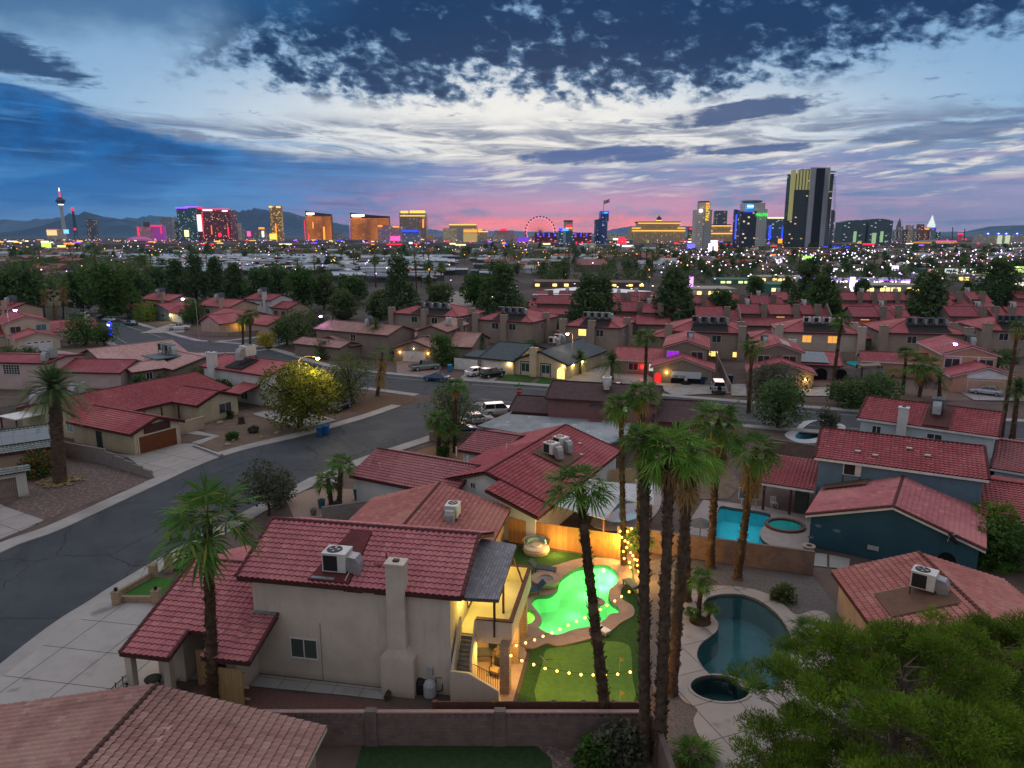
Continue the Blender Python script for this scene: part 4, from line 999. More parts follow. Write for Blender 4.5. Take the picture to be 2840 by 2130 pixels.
# shingled patio roof over the balcony, balcony, parapets, pillars, stairs
zs=lambda x: 6.1 - .21*(x - 12.4)
def shed(m): m.prism([(12.4,.45),(14.8,.95),(14.6,8.0),(12.4,7.7)],0,1);
m=H.mb(); P4=[(13.2,.35),(14.85,1.1),(14.6,8.05),(12.4,7.6),(12.4,.3)]
u4=[[(p[1],p[0]) for p in P4]]
m.add([(*p,zs(p[0])) for p in P4]+[(*p,zs(p[0]) - .2) for p in P4],[[0,1,2,3,4],[9,8,7,6,5]]+[[i,5+i,5+(i+1) % 5,(i+1) % 5] for i in range(5)],[u4[0],u4[0][::-1]]+[[(0,0)]*4]*5)
m.build('patio_roof',block_mat('grey_shingles',(.17,.17,.185),(.25,.25,.27),.34,.17,(.07,.07,.08)),H.root)
for x,y in ((14.5,1.6),(14.5,4.2)): H.part('balcony_post',BROWNTRIM,lambda m: m.bx(x - .06,x+.06,y - .06,y+.06,3.0,5.5))
H.part('brace',BROWNTRIM,lambda m: m.tube([(14.4,7.6,5.3),(15.35,6.0,4.15)],.06,6))
BAL=STUC('balcony',(.50,.44,.36))
H.part('balcony_floor',pm('balcony_slab',(.42,.37,.28),(.36,.32,.24),1.,.9),lambda m: m.bx(12.38,15.42,1.7,8.3,2.72,3.0))
def para(m): m.bx(13.5,15.5,1.56,1.70,2.6,4.0); m.bx(15.36,15.5,1.704,8.3,2.6,4.0); m.bx(12.4,15.5,8.304,8.44,2.6,4.0)
bp_=H.part('parapet',BAL,para)
def rail(m): m.bx(13.45,15.56,1.5,1.76,4.003,4.07); m.bx(15.3,15.56,1.765,8.5,4.003,4.07); m.bx(12.4,15.295,8.25,8.5,4.003,4.07)
H.part('rail_cap',BROWNTRIM,rail,bp_)
PILB=block_mat('tan_block',(.34,.24,.15),(.40,.29,.19),.4,.2,(.2,.14,.09))
for y in (1.05,3.95,6.8): H.part('pillar',PILB,lambda m: m.bx(14.95,15.5,y - .28,y+.28,0,2.7 if y > 2 else 3.05))
def steps(m):
 for i in range(9): m.bx(12.62,13.35,1.5 - i*.16,1.66 - i*.16,.2,2.95 - i*.185)
 m.bx(12.62,13.35,-.25,.1,.2,1.3)
H.part('stair',pm('stair_grey',(.20,.18,.165),(.15,.135,.125),3.,.9),steps)
def stw(m):
 m.add([(12.46,-.45,0),(13.5,-.45,0),(15.1,-.28,0),(15.1,-.28,.95),(13.5,-.45,1.95),(12.46,-.45,1.95)]+[(12.46,-.31,0),(13.5,-.31,0),(15.1,-.14,0),(15.1,-.14,.95),(13.5,-.31,1.95),(12.46,-.31,1.95)],
  [[0,1,4,5],[1,2,3,4],[11,10,7,6],[10,9,8,7],[5,4,10,11],[4,3,9,10],[2,8,9,3],[0,5,11,6]])
 m.add([(12.46,-.30,0),(12.6,-.30,0),(12.6,1.7,0),(12.46,1.7,0),(12.46,-.30,1.95),(12.6,-.30,1.95),(12.6,1.7,4.),(12.46,1.7,4.)],[[0,3,7,4],[1,5,6,2],[4,7,6,5],[2,6,7,3],[0,4,5,1]])
 m.add([(13.37,.3,0),(13.5,.3,0),(13.5,1.55,0),(13.37,1.55,0),(13.37,.3,2.3),(13.5,.3,2.3),(13.5,1.55,4.),(13.37,1.55,4.)],[[0,3,7,4],[1,5,6,2],[4,7,6,5],[2,6,7,3],[0,4,5,1]])
H.part('stair_wall',BAL,stw)
def srail(m):
 m.tube([(13.55,.3,2.05),(14.9,.45,1.35)],.02,5); m.tube([(13.55,.3,1.15),(14.9,.45,.55)],.02,5)
 for i in range(12): t=i/11; m.tube([(13.55+1.35*t,.3+.15*t,1.15 - .6*t),(13.55+1.35*t,.3+.15*t,2.05 - .7*t)],.012,4)
H.part('stair_railing',DARKMETAL,srail)
H.k=(.75,12.35,.22,8.1)
H.door('R',2.4,.9,2.0,pm('lit_door',(.45,.30,.12))); H.lamp('R',6.,2.2,(1.,.58,.14),12.,90.,.08)
H.lamp('R',6.5,5.0,(1.,.72,.12),12.,420.,.09); H.lamp('R',2.6,4.9,(1.,.72,.12),12.,240.,.07); H.lamp('R',1.2,2.2,(1.,.55,.1),10.,50.,.07)
v=H.wp(13.9,4.5,2.45); point('patio_lamp',v,330.,(1.,.58,.13),.2,H.root)
H.done(); MAIN=H
v=MAIN.wp(5.65,1.0,6.35); ac_unit(v,R(-10),'white boxy air conditioner standing on the maroon patch of the house with the balcony',sc=1.28)
v=MAIN.wp(13.2,10.4,5.1)
# ------------------------------------------------------------------ neighbours
def Hs(label,o,ang,wall,roof,trim=BROWNTRIM,geo=False,**k): return House(label,o,R(ang),wall,roof,trim,geo=geo,**k)
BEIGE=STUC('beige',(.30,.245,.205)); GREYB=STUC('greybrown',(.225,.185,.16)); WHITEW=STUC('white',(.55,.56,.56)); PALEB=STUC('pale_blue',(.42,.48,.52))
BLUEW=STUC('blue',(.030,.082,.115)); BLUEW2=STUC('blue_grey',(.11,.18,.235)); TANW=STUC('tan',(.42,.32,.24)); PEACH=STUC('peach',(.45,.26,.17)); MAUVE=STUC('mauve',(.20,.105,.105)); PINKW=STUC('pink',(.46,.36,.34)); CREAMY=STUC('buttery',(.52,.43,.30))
h=Hs('faded brown tile roof with two loose tiles in front of the cream house',(-24.6,30.4),-5,BEIGE,BROWN_T(),WHITETRIM,geo=True)
h.block(.5,15.6,-22.,-.4,2.75,'gy',.205,.5);
h.part('loose_tile',pm('pale_tile',(.42,.27,.24),(.36,.22,.2),5.),lambda m: (m.bx(9.55,10.05,-2.6,-2.25,4.02,4.10),m.bx(9.55,10.05,-3.3,-2.95,4.02,4.10)))
h.done()
h=Hs('low house with a pinkish tile ridge roof just behind the house with the balcony',(-12.74,53.94),-11,CREAM2,ORANGE_T(),BROWNTRIM,geo=True)
h.block(.5,11.6,-7.,3.6,2.8,'gy',.3,.5); h.done()
ac_unit(h.wp(8.6,-1.2,3.75),R(-100),'pale air conditioner on the pinkish low roof behind the house with the balcony',sc=1.12)
h=Hs('white walled house of crossing dark red roofs with two white air conditioners',(-2.04,59.8),62.4,WHITEW,DRED_T(),BROWNTRIM,geo=True)
h.block(-.4,16.6,-6.,5.2,2.72,'gx',.315,.45,ro=.53); h.block(-3.,-.42,-6.,-2.,2.72,'shed',.315,.45)
h.block(-2.,5.6,2.5,13.4,2.75,'gy',.34,.5,roof=PURPLE_T()); h.block(9.6,17.,4.,8.6,2.8,'gy',.26,.5,roof=PURPLE_T())
h.part('roof_patch',pm('brown_felt',(.13,.075,.05),(.10,.06,.042),2.),lambda m: m.add([(6.6,-1.0,4.68),(6.6,-4.4,3.62),(10.8,-4.4,3.62),(10.8,-1.,4.68)],[[0,1,2,3]]))
h.part('roof_pipe',WHITE,lambda m: [m.tube([(x,y,3.6),(x,y,4.6)],.06,6) for x,y in ((3.,4.),(8.2,2.6),(13.4,-1.5),(5.,6.5))])
h.part('patched_tile',pm('bare_patch',(.45,.42,.40)),lambda m: [m.bx(x,x+.35,y,y+.3,z,z+.03) for x,y,z in ((-.4,9.2,3.35),(-.5,8.1,3.33),(-.5,7.1,3.33),(13.5,-3.2,3.98),(11.,-4.4,3.66))])
h.k=(-.4,16.6,-6.,5.2); h.win('L',1.4,2.95,.45,.45,frame=WHITE); h.win('R',-3.,1.,1.6,1.2)
h.done(); EH=h
ac_unit(h.wp(8.0,-2.4,4.15),R(62 - 110),'nearer of two white air conditioners on the crossing red roofs',sc=1.2)
ac_unit(h.wp(10.3,-2.4,4.15),R(62 - 110),'farther of two white air conditioners on the crossing red roofs',sc=1.2)
COVER=block_mat('ribbed_white_cover',(.46,.47,.48),(.42,.43,.44),.3,60.,(.28,.29,.30),0.)
pc=thing('patio_cover','white ribbed patio cover on thin posts beside the pale blue pool','patio cover',(h.wp(2,-9)[0],h.wp(2,-9)[1],0))
m=MB(h.T); q=[(-.2,-6.5),(-.75,-11.2),(4.1,-10.9),(4.2,-13.7),(8.8,-12.4),(7.4,-7.7),(7.4,-6.6)]
m.add([(*p,2.66 - .02*abs(p[1]+6)) for p in q]+[(*p,2.56 - .02*abs(p[1]+6)) for p in q],[list(range(7))[::-1],list(range(7,14))]+[[i,(i+1) % 7,7+(i+1) % 7,7+i] for i in range(7)],[[(p[1],p[0]) for p in q][::-1],[(0,0)]*7]+[[(0,0)]*4]*7)
m.build('cover_sheet',COVER,pc)
for p in ((-.5,-11.),(4.,-11.1),(4.3,-13.5),(8.6,-12.2)): MB(h.T).bx(p[0] - .07,p[0]+.07,p[1] - .07,p[1]+.07,0,2.5).build('post',pm('rust_post',(.14,.07,.05)),pc)
# brown two-storey with grey flat patio roof
h=Hs('two storey mauve stucco house with dark brown shingles and wide grey flat roof',(4.15,86.1),-15,MAUVE,SHINGLE('dark_shingles',(.055,.028,.030)),BROWNTRIM)
h.block(.3,13.6,.4,8.4,5.2,'gx',.30,.4); h.win('F',6.4,4.3,1.8,.35,frame=pm('mauve_trim',(.2,.1,.1))); h.win('R',3.2,3.6,1.6,1.5,frame=WHITETRIM)
h.win('F',9.9,4.0,1.1,.5,lit=em('dim_window',(.7,.9,.8),.7))
h.chimney(10.9,.1,1.5,.9,6.3); h.block(-4.9,.3,2.,10.,2.8,'gx',.26,.4); h.block(13.62,19.,-.5,8.4,3.4,'gx',.32,.5); h.win('F',17.,1.8,1.,1.3,frame=WHITETRIM)
h.part('flat_roof',pm('grey_roofing',(.21,.235,.25),(.16,.185,.20),.8,.8,c3=(.28,.31,.33)),lambda m: m.prism([(-6.9,-6.3),(-.7,-8.3),(8.7,-10.2),(10.6,-7.4),(10.8,.1),(-4.7,.1),(-4.7,1.8)],2.62,2.8))
h.part('roof_scrap',pm('pale_scrap',(.55,.56,.56)),lambda m: [m.bx(x,x+w,y,y+.25,2.803,2.84) for x,y,w in ((-2,-1,.3),(1.,-3.6,.3),(2.8,-4.6,1.2),(4.,-3.2,.5),(6.1,-5.6,.3),(5.,-6.4,.9),(7.6,-6.2,.3),(-4,-4.,.3),(8.,-8.6,.3))])
h.part('roof_scrap',pm('red_scrap',(.2,.04,.04)),lambda m: (m.bx(1.2,1.7,.6,.75,2.8,2.9),m.bx(5.6,7.2,-.9,-.5,2.8,2.92)))
h.w.prism([(-6.3,-5.8),(-.7,-7.7),(8.5,-9.5),(10.2,-7.2),(10.3,.3),(-5.,.3)],0,2.6); h.done(); BRN=h
ac_unit(h.wp(7.2,3.2,6.25),R(-100),'grey white air conditioner on the dark brown shingles of the mauve house',sc=1.2)
# left red house along the street
h=Hs('long low house with dark red tiles, a brown garage door and a stony front yard',(-43.3,78.6),62,STUC('yellowish',(.46,.40,.28)),DRED_T(),BROWNTRIM,geo=True)
h.block(0,6.,.2,12.,2.7,'gy',.36,.55); h.garage('F',3.,4.9,2.1,pm('rust_brown_door',(.15,.052,.022),(.125,.042,.018),3.,.6)); h.win('L',6.8,.1,1.,1.95,frame=pm('teal_door',(.05,.09,.10)))
h.block(.8,22.,10.5,24.6,2.75,'gx',.235,.5); h.win('L',14.,.9,1.2,1.2,lit=pm('curtain',(.22,.28,.26))); h.block(13.,19.4,5.4,12.,2.7,'gy',.34,.5); h.win('F',17.2,.8,2.,1.3,frame=WHITETRIM)
h.part('gable_vent',BROWNTRIM,lambda m: m.bx(1.3,4.7,.08,.18,2.3,3.3)); h.part('low_wall',STUC('tan',(.42,.32,.24)),lambda m: m.bx(7.6,12.,3.2,3.4,0,1.7)); h.part('porch_post',BROWNTRIM,lambda m: [m.bx(x,x+.15,9.,9.15,0,2.7) for x in (7.5,10.,12.5)])
h.part('patched_tile',pm('bare_patch',(.45,.42,.40)),lambda m: [m.bx(x,x+.5,y,y+.3,3.45,3.6) for x,y in ((1.6,7.2),(1.7,6.4),(2.2,4.9))])
h.part('awning',WHITE,lambda m: m.prism([(-2.5,19.5),(-2.5,23.5),(.8,23.5),(.8,19.5)],2.45,2.55)); h.part('awning_post',BROWNTRIM,lambda m: [m.bx(-2.4,-2.25,y,y+.15,0,2.45) for y in (19.7,23.2)])
h.done()
for i,y in enumerate((22.6,24.6)): ac_unit(h.wp(2.2+i*5.2,22.3+i*.6,3.35),R(62 - 150),('nearer' if i == 0 else 'farther')+' of two big greenish air conditioners behind the dark red ridge','green',1.5)
# blue house, its upper storey and wings
h=Hs('two storey blue house with red tiles and white trim behind the turquoise pool',(26.92,60.69),-27.6,BLUEW2,DRED_T(),WHITE,geo=True)
h.block(.4,12.8,.4,9.8,5.6,'gx',.285,.35); h.block(12.85,24.,-.6,10.6,2.8,'gx',.22,.4); h.block(-4.1,.0,-.4,6.4,2.75,'shed',.085,.3,wall=False)
for x,y in ((-3.9,-.5),(-1.6,-.5)): h.part('porch_post',BROWNTRIM,lambda m: m.bx(x - .1,x+.1,y - .1,y+.1,0,2.7))
h.part('shed_box',pm('dark_grey_panel',(.06,.065,.06)),lambda m: m.bx(-1.3,-.2,.2,1.4,0,2.4)); h.part('patched_tile',pm('bare_patch',(.45,.42,.40)),lambda m: [m.bx(x,x+.45,y,y+.3,5.7+.285*y+.06,5.7+.285*y+.16) for x,y in ((7.2,3.),(8.6,2.2),(4.6,1.2),(3.2,1.5))])
h.done(); BL=h
g=Hs('low dark blue gabled house wing with a long faded red roof and an arched opening',(23.83,54.34),-33,BLUEW,RED_T(),WHITE,geo=True)
g.block(.4,11.9,.35,10.,2.75,'gy',.33,.4)
g.part('arch',pm('black_void',(.008,.008,.008)),lambda m: m.add([(10.0+.62*math.cos(t),.32,1.15+.75*math.sin(t)) for t in [math.pi*k/10 for k in range(11)]]+[(9.38,.32,0),(10.62,.32,0)],[list(range(11))+[11,12]][::1]))
g.part('utility_box',pm('grey_box',(.3,.33,.34)),lambda m: m.bx(4.7,5.5,.15,.34,.9,1.2)); g.part('wall_stain',pm('pale_stain',(.16,.20,.23),(.10,.15,.18),9.),lambda m: [m.add([(x+w*math.cos(t)*(1+.3*math.sin(3*t)),.343,z+.13*math.sin(t)) for t in [k*.6283 for k in range(10)]],[list(range(10))]) for x,z,w in ((1.,1.9,.25),(2.4,1.8,.3),(.5,.8,.25))])
g.part('roof_patch',pm('brown_felt',(.13,.075,.05)),lambda m: m.add([(.1,6.2,3.10),(.1,10.,3.10),(3.6,10.3,4.26),(3.6,6.2,4.26)],[[0,3,2,1]])); g.done()
ac_unit(g.wp(2.2,8.2,3.95),R(-30),'white air conditioner with a red duct in the notch below the blue upper storey',sc=1.35)
h=Hs('pale two storey house with a white chimney, farther behind the blue house',(37.36,74.68),-36.2,PALEB,DRED_T(),WHITE,geo=True)
h.block(.4,12.5,.4,9.4,5.6,'gx',.30,.35); h.chimney(4.4,.1,.9,.8,7.3,mat=WHITEW); h.win('F',2.,4.0,.8,.9); h.win('F',7.4,4.4,1.3,.5)
h.part('roof_patch',pm('maroon_felt2',(.09,.038,.034),(.075,.03,.028),2.),lambda m: m.add([(6.2,.1,5.86),(8.6,.1,5.86),(8.6,4.5,7.18),(6.2,4.5,7.18)],[[0,1,2,3]]))
h.block(12.9,23.,-1.2,11.,2.8,'gx',.2,.4,roof=PURPLE_T()); h.done()
ac_unit(h.wp(7.2,2.9,6.8),R(-126),'dark air conditioner on the bare patch of the pale house with the white chimney','dark',1.3)
ac_unit(h.wp(6.6,-1.2,3.2),R(-126),'white air conditioner low against the pale wall below the white chimney house roof',sc=1.25)
h=Hs('near corner house with a clay tile ridge roof half hidden by the big pine',(21.57,44.35),-6,TANW,ORANGE_T(),BROWNTRIM,geo=True)
h.block(.45,10.4,-13.,-.3,2.75,'gy',.30,.45); h.part('roof_patch',pm('brown_felt',(.13,.075,.05)),lambda m: m.add([(1.2,-6.6,3.30),(4.9,-6.6,4.42),(4.9,-3.9,4.42),(1.2,-3.9,3.30)],[[0,1,2,3]])); h.done()
ac_unit(h.wp(3.7,-4.6,4.0),R(-40),'large pale air conditioner on the corner roof above the big pine',sc=1.2)
# ------------------------------------------------------------------ houses of the middle distance
def PX(label,eL,eR,ze,wall,roof,trim=BROWNTRIM,ang=None,group=None,cat='house',name='house'):
 a,b=at(eL,ze),at(eR,ze); th=R(ang) if ang is not None else math.atan2(b.y - a.y,b.x - a.x)
 h=House(label,a,th,wall,roof,trim,geo=False,group=group,cat=cat,name=name); h.L=(b - a).length; return h
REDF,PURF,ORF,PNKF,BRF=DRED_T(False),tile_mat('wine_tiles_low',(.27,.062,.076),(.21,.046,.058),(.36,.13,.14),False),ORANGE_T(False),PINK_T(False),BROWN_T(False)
BLK=pm('black_felt',(.018,.018,.02),(.028,.027,.028),1.,.85)
# grey-brown two storey house with lit garage
h=PX('two storey grey brown house with a white garage door between two lit wall lamps',T1(190,510),T1(430,515),5.4,GREYB,BRF,ang=-14)
h.block(.3,6.6,.3,15.,5.4,'gx' if 0 else 'gy',.36,.45); h.win('F',2.1,3.1,1.7,1.4); h.win('R',12.4,3.6,1.8,1.4)
h.chimney(7.1,8.5,1.,1.1,7.2); h.block(-2.2,6.4,-6.2,.3,2.7,'gy',.36,.5); h.garage('F',2.1,4.6,2.1); h.lamp('F',-.9,1.9,(1.,.5,.1),30.,26.,.13); h.lamp('F',5.1,1.9,(1.,.5,.1),30.,26.,.13); h.lamp('F',2.1,2.75,(1.,.9,.7),14.,6.,.07)
h.block(6.42,12.5,-1.,12.,2.7,'gx',.3,.5); h.block(-12.,-2.2,4.,14.,3.,'gx',.32,.5); h.done()
ac_unit(h.wp(5.2,6.5,6.3),R(-100),'white air conditioner on the grey brown two storey roof above the white garage door',sc=1.25)
# dark teal shingle house
h=PX('cream house with blue grey shingle roofs, a cream chimney and a lit arched porch',T1(835,780),T1(1190,810),2.7,CREAMY,SHINGLE('teal_shingles',(.040,.062,.072)),pm('dark_teal_trim',(.02,.025,.03)),ang=-29)
h.block(.4,7.2,.5,15.,2.7,'gx',.26,.5); h.garage('F',3.4,4.9,2.1); h.lamp('F',6.4,1.95,(1.,.72,.3),34.,40.,.14)
h.block(7.2,17.4,1.2,19.,2.7,'gy',.36,.5); h.win('F',9.3,.75,1.6,1.5,lit=pm('teal_pane',(.02,.06,.06)),frame=WHITE); h.win('F',13.4,.75,1.6,1.5,lit=pm('teal_pane',(.02,.06,.06)),frame=WHITE); h.chimney(11.2,.9,1.25,1.1,5.2)
for wx in (9.3,13.4): h.part('window_surround',pm('dark_teal_trim',(.02,.025,.03)),lambda m: [m.bx(wx - 1.02,wx - .88,1.12,1.2,.1,2.45),m.bx(wx+.88,wx+1.02,1.12,1.2,.1,2.45),m.bx(wx - 1.02,wx+1.02,1.12,1.2,2.45,2.6)])
h.part('arch_opening',em('porch_glow',(1.,.72,.22),1.5),lambda m: m.add([(16.4+.75*math.cos(t),1.17,1.3+.8*math.sin(t)) for t in [math.pi*k/10 for k in range(11)]]+[(15.65,1.17,.05),(17.15,1.17,.05)],[list(range(13))]))
h.lamp('R',4.,2.2,(1.,.74,.2),24.,70.,.14); h.lamp('R',8.,2.2,(1.,.74,.2),24.,70.,.14); h.lamp('F',16.9,2.3,(1.,.74,.2),20.,30.,.1)
h.part('side_gate',WHITE,lambda m: [m.prism([(-5.6+i*1.75,.3),(-3.9+i*1.75,.3),(-3.9+i*1.75,.4),(-5.6+i*1.75,.4)],0,lambda x,y: 2.1) for i in range(3)])
h.block(-4.2,.4,2.,6.,2.4,'shed',.12,.3,wall=False); h.done()
ac_unit(h.wp(8.4,14.5,3.9),R(-30),'nearer white air conditioner with a striped duct behind the blue grey shingles',sc=1.3)
ac_unit(h.wp(8.2,17.5,4.1),R(-30),'farther white air conditioner with a striped duct behind the blue grey shingles',sc=1.3)
# house washed with red light and its long tiled wing
h=PX('house with a purple lit window, red lit wall and a half open garage door',T2(510,600),T2(965,620),5.4,GREYB,REDF,WHITETRIM,ang=-15)
h.block(.4,7.7,.4,14.,5.4,'gy',.33,.5); h.win('F',1.8,3.4,2.,1.3,lit=em('purple_window',(.35,.02,.75),.8)); h.win('F',6.,3.4,2.,1.3)
h.part('solar_panel',pm('pale_panel',(.40,.42,.42),(.3,.3,.3),.8,.3),lambda m: m.add([(5.2,2.,6.15),(8.,2.,5.33),(8.,7.,5.33),(5.2,7.,6.15)],[[0,1,2,3]]))
h.block(-1.2,8.6,-5.6,.4,2.7,'gy',.33,.55); h.k=(-1.2,8.6,-5.6,.4)
h.part('garage_opening',pm('black_void',(.008,.008,.008)),lambda m: m.bx(1.9,6.9,-5.63,-5.605,0,2.2))
h.part('garage_door',pm('grey_white_door',(.46,.49,.54)),lambda m: m.bx(1.9,6.9,-5.72,-5.64,1.05,2.2))
h.lamp('F',1.1,1.9,(1.,.55,.08),34.,60.,.14); h.part('arch_opening',em('red_glow',(1.,.02,.02),.9),lambda m: m.add([(-.35+.55*math.cos(t),-5.62,1.2+.6*math.sin(t)) for t in [math.pi*k/8 for k in range(9)]]+[(-.9,-5.62,0),(.2,-5.62,0)],[list(range(11))]))
h.block(-8.6,.38,1.0,11.,2.7,'gx',.28,.5); h.win('F',-5.2,.8,1.7,1.3,lit=pm('red_pane',(.10,.02,.02))); h.win('F',-1.5,.8,1.7,1.3,lit=em('pale_window',(.9,.95,.8),.5))
point('red_lamp',h.wp(-3.6,-.2,1.5),60.,(1.,.03,.02),.2,h.root); point('red_lamp',h.wp(-2.4,-4.6,.6),30.,(1.,.03,.02),.2,h.root)
def text(body,size,M,mat,parent,name='lettering',ext=.02,align='CENTER'):
 c=bpy.data.curves.new(name,'FONT'); c.body=body; c.size=size; c.extrude=ext; c.align_x=align; c.align_y='CENTER'
 t_=bpy.data.objects.new(name,c); COL.objects.link(t_); bpy.context.view_layer.update()
 me=bpy.data.meshes.new_from_object(t_.evaluated_get(bpy.context.evaluated_depsgraph_get())); bpy.data.objects.remove(t_)
 me.materials.clear(); me.materials.append(mat); o=bpy.data.objects.new(name,me); COL.objects.link(o)
 o0,rz=ORI[parent.name]; o.parent=parent; T0=Matrix.Translation(o0) @ Matrix.Rotation(rz,4,'Z'); o.matrix_local=T0.inverted() @ M; ORI[o.name]=(o0,rz); return o
FACE=Matrix.Rotation(math.pi/2,4,'X')
text('I SEE YOU',.52,h.T @ Matrix.Translation((3.2,-5.74,1.3)) @ FACE,DARKMETAL(),h.root)
h.done(); REDH=h
ac_unit(h.wp(4.6,5.5,6.2),R(-100),'dark air conditioner on the gable above the purple lit window','dark',1.3)
f_=thing('clown_figure','black figure with a pale face peering under the half open garage door','figure',h.wp(4.4,-6.1,.0)); m=MB(h.T); m.lathe([(.95,0),(.8,.35),(.45,.62),(.12,.75)],(4.4,-6.1,0),12); m.build('body',pm('black_cloth',(.012,.012,.014)),f_); m=MB(h.T); m.ball((4.4,-6.2,.92),.27,10,1.15); m.build('head',pm('pale_face',(.4,.42,.42)),f_)
# two storey with solar collector, then the solar-roofed wing
h=PX('two storey grey house with a pale roof panel and a lit lamp by its garage',T2(1430,640),T2(1870,640),5.3,GREYB,REDF,WHITETRIM,ang=-15)
h.block(.3,8.,.4,13.,5.3,'gy',.33,.5); h.win('F',1.9,3.2,1.9,1.3); h.win('F',6.1,3.2,2.1,1.4)
h.part('solar_panel',pm('pale_panel2',(.36,.35,.32),(.30,.29,.27),1.,.4),lambda m: m.add([(4.9,2.,6.55),(6.5,2.,6.0),(6.5,8.,6.0),(4.9,8.,6.55)],[[0,1,2,3]]))
h.block(-.6,9.4,-5.2,.4,2.7,'gy',.33,.5); h.garage('F',4.2,5.,2.1,pm('grey_door',(.34,.30,.26))); h.lamp('F',8.2,1.6,(1.,.55,.12),44.,60.,.17); h.done()
ac_unit(h.wp(2.2,5.6,6.1),R(-100),'dark air conditioner beside the pale roof panel of the grey house','dark',1.2)
h=PX('arched house whose front roof is covered by a blue solar array',T2(1840,770),T3(370,795),2.75,GREYB,REDF,BROWNTRIM,ang=-15.5)
h.block(.3,h.L - .4,.6,11.,2.75,'gx',.26,.6)
SOL=block_mat('solar_cells',(.020,.055,.085),(.026,.065,.10),1.0,1.65,(.008,.02,.03),0.); SOL.node_tree.nodes['Principled BSDF'].inputs['Roughness'].default_value=.25
h.part('solar_panel',SOL,lambda m: m.add([(.9,.4,3.14),(h.L - 2.2,.4,3.14),(h.L - 2.6,5.,4.33),(1.0,5.,4.33)],[[0,1,2,3]],[[(0,0),(9.9,0),(9.9,4.95),(0,4.95)]]))
for x in (1.6,4.8,8.0):
 h.part('arch_opening',pm('black_void',(.008,.008,.008)),lambda m: m.add([(x+1.05*math.cos(t),.585,1.2+.9*math.sin(t)) for t in [math.pi*k/10 for k in range(11)]]+[(x - 1.05,.585,0),(x+1.05,.585,0)],[list(range(13))]))
h.done(); ac_unit(h.wp(.6,9.0,4.3),R(-100),'white air conditioner behind the solar array ridge',sc=1.4)
h=PX('small peach gable house behind the block wall and backyard pergola',T3(785,755),T3(930,745),2.7,PEACH,PURF,WHITE,ang=-18)
h.block(-3.4,9.,1.,7.,2.7,'gx',.38,.4); h.win('L',3.,1.,1.,1.,frame=WHITE); h.done()
h=PX('two storey peach house with white trim, dark windows and a tan garage door',T3(1380,670),T3(1920,690),5.4,PEACH,REDF,WHITE,ang=-14.6)
h.block(.4,8.3,.4,14.5,5.4,'gy',.32,.55); h.win('F',1.7,3.1,2.2,1.5); h.win('F',6.7,3.1,2.2,1.5)
h.part('trim_band',WHITE,lambda m: (m.bx(.4,8.3,.36,.4,4.95,5.1),m.bx(2.9,3.1,.36,.4,3.,4.95),m.bx(5.5,5.7,.36,.4,3.,4.95)))
h.block(.2,9.9,-5.6,.4,2.7,'gy',.32,.55); h.garage('F',5.,5.1,2.1,pm('tan_door',(.40,.27,.17))); h.part('gable_board',WHITE,lambda m: m.add([(2.2,-5.64,2.45),(7.9,-5.64,2.45),(7.9,-5.64,3.1),(5.05,-5.64,3.95),(2.2,-5.64,3.1)],[[0,1,2,3,4]])); h.done()
ac_unit(h.wp(6.8,9.,6.1),R(-100),'black sided air conditioner on the roof of the two storey peach house','dark',1.4)
# left end of the picture
h=PX('two storey cream house with a white garage door and a street lamp in front',K(270,920),K(770,870),0,STUC('pale_cream',(.50,.42,.32)),REDF,WHITETRIM,ang=44)
h.block(-.3,7.6,.2,10.,2.7,'gy',.3,.5); h.garage('F',3.6,4.9,2.1,WHITE,True); h.block(-.6,8.,10.,24.,5.4,'gy',.32,.5); h.win('F',1.2,3.2,2.,1.4); h.win('F',6.2,3.4,2.,1.3,lit=pm('bluish_pane',(.08,.16,.2))); h.block(8.,19.,13.,24.,2.7,'gx',.3,.5); h.block(-9.,-.6,12.,22.,2.7,'gx',.3,.5); h.chimney(17.,15.,1.,1.,5.6,mat=WHITEW); h.done()
ac_unit(h.wp(-3.,16.,4.6),R(44),'dark air conditioner beside the street lamp of the cream house','dark',1.7)
h=PX('low grey house with pale pink tiles and two air conditioners on a flat patch',A(465,1145),A(690,1205),2.7,GREYB,PNKF,BROWNTRIM,ang=-39)
h.block(.4,14.6,.4,15.,2.7,'gy',.31,.5); h.block(14.2,26.5,6.4,17.,2.7,'gx',.25,.5); h.block(17.3,23.4,.8,7.,2.7,'gy',.28,.4); h.win('R',3.4,1.,1.,1.2); h.block(12.5,17.3,-2.,3.6,2.45,'shed',.1,.4,wall=False)
h.part('flat_roof',pm('bluegrey_felt',(.13,.17,.19),(.10,.135,.155),1.),lambda m: m.bx(14.8,20.8,6.,12.,3.75,3.9)); h.part('porch_post',BROWNTRIM,lambda m: [m.bx(x,x+.15,-2.,-1.85,0,2.4) for x in (12.8,16.8)]); h.done()
for i,x in enumerate((16.,18.6)): ac_unit(h.wp(x,9.6,4.2),R(-39),('left' if i == 0 else 'right')+' one of two grey air conditioners on the pale pink tile house','green',1.5)
h=PX('two storey pale house with a broad chimney behind the yellow lit tree',A(1290,1197),A(1700,1255),4.9,WHITEW,REDF,BROWNTRIM,ang=-31)
h.block(.4,15.4,.4,9.,4.9,'gx',.26,.5); h.chimney(3.,.1,1.5,.9,7.2); h.win('F',9.6,.6,1.4,1.4,lit=pm('teal_pane',(.02,.06,.06))); h.part('roof_patch',BLK,lambda m: m.add([(5.4,.3,5.2),(9.4,.3,5.2),(9.4,4.,6.15),(5.4,4.,6.15)],[[0,1,2,3]])); h.block(10.,13.,-3.,.3,2.5,'shed',.2,.4,wall=False); h.done()
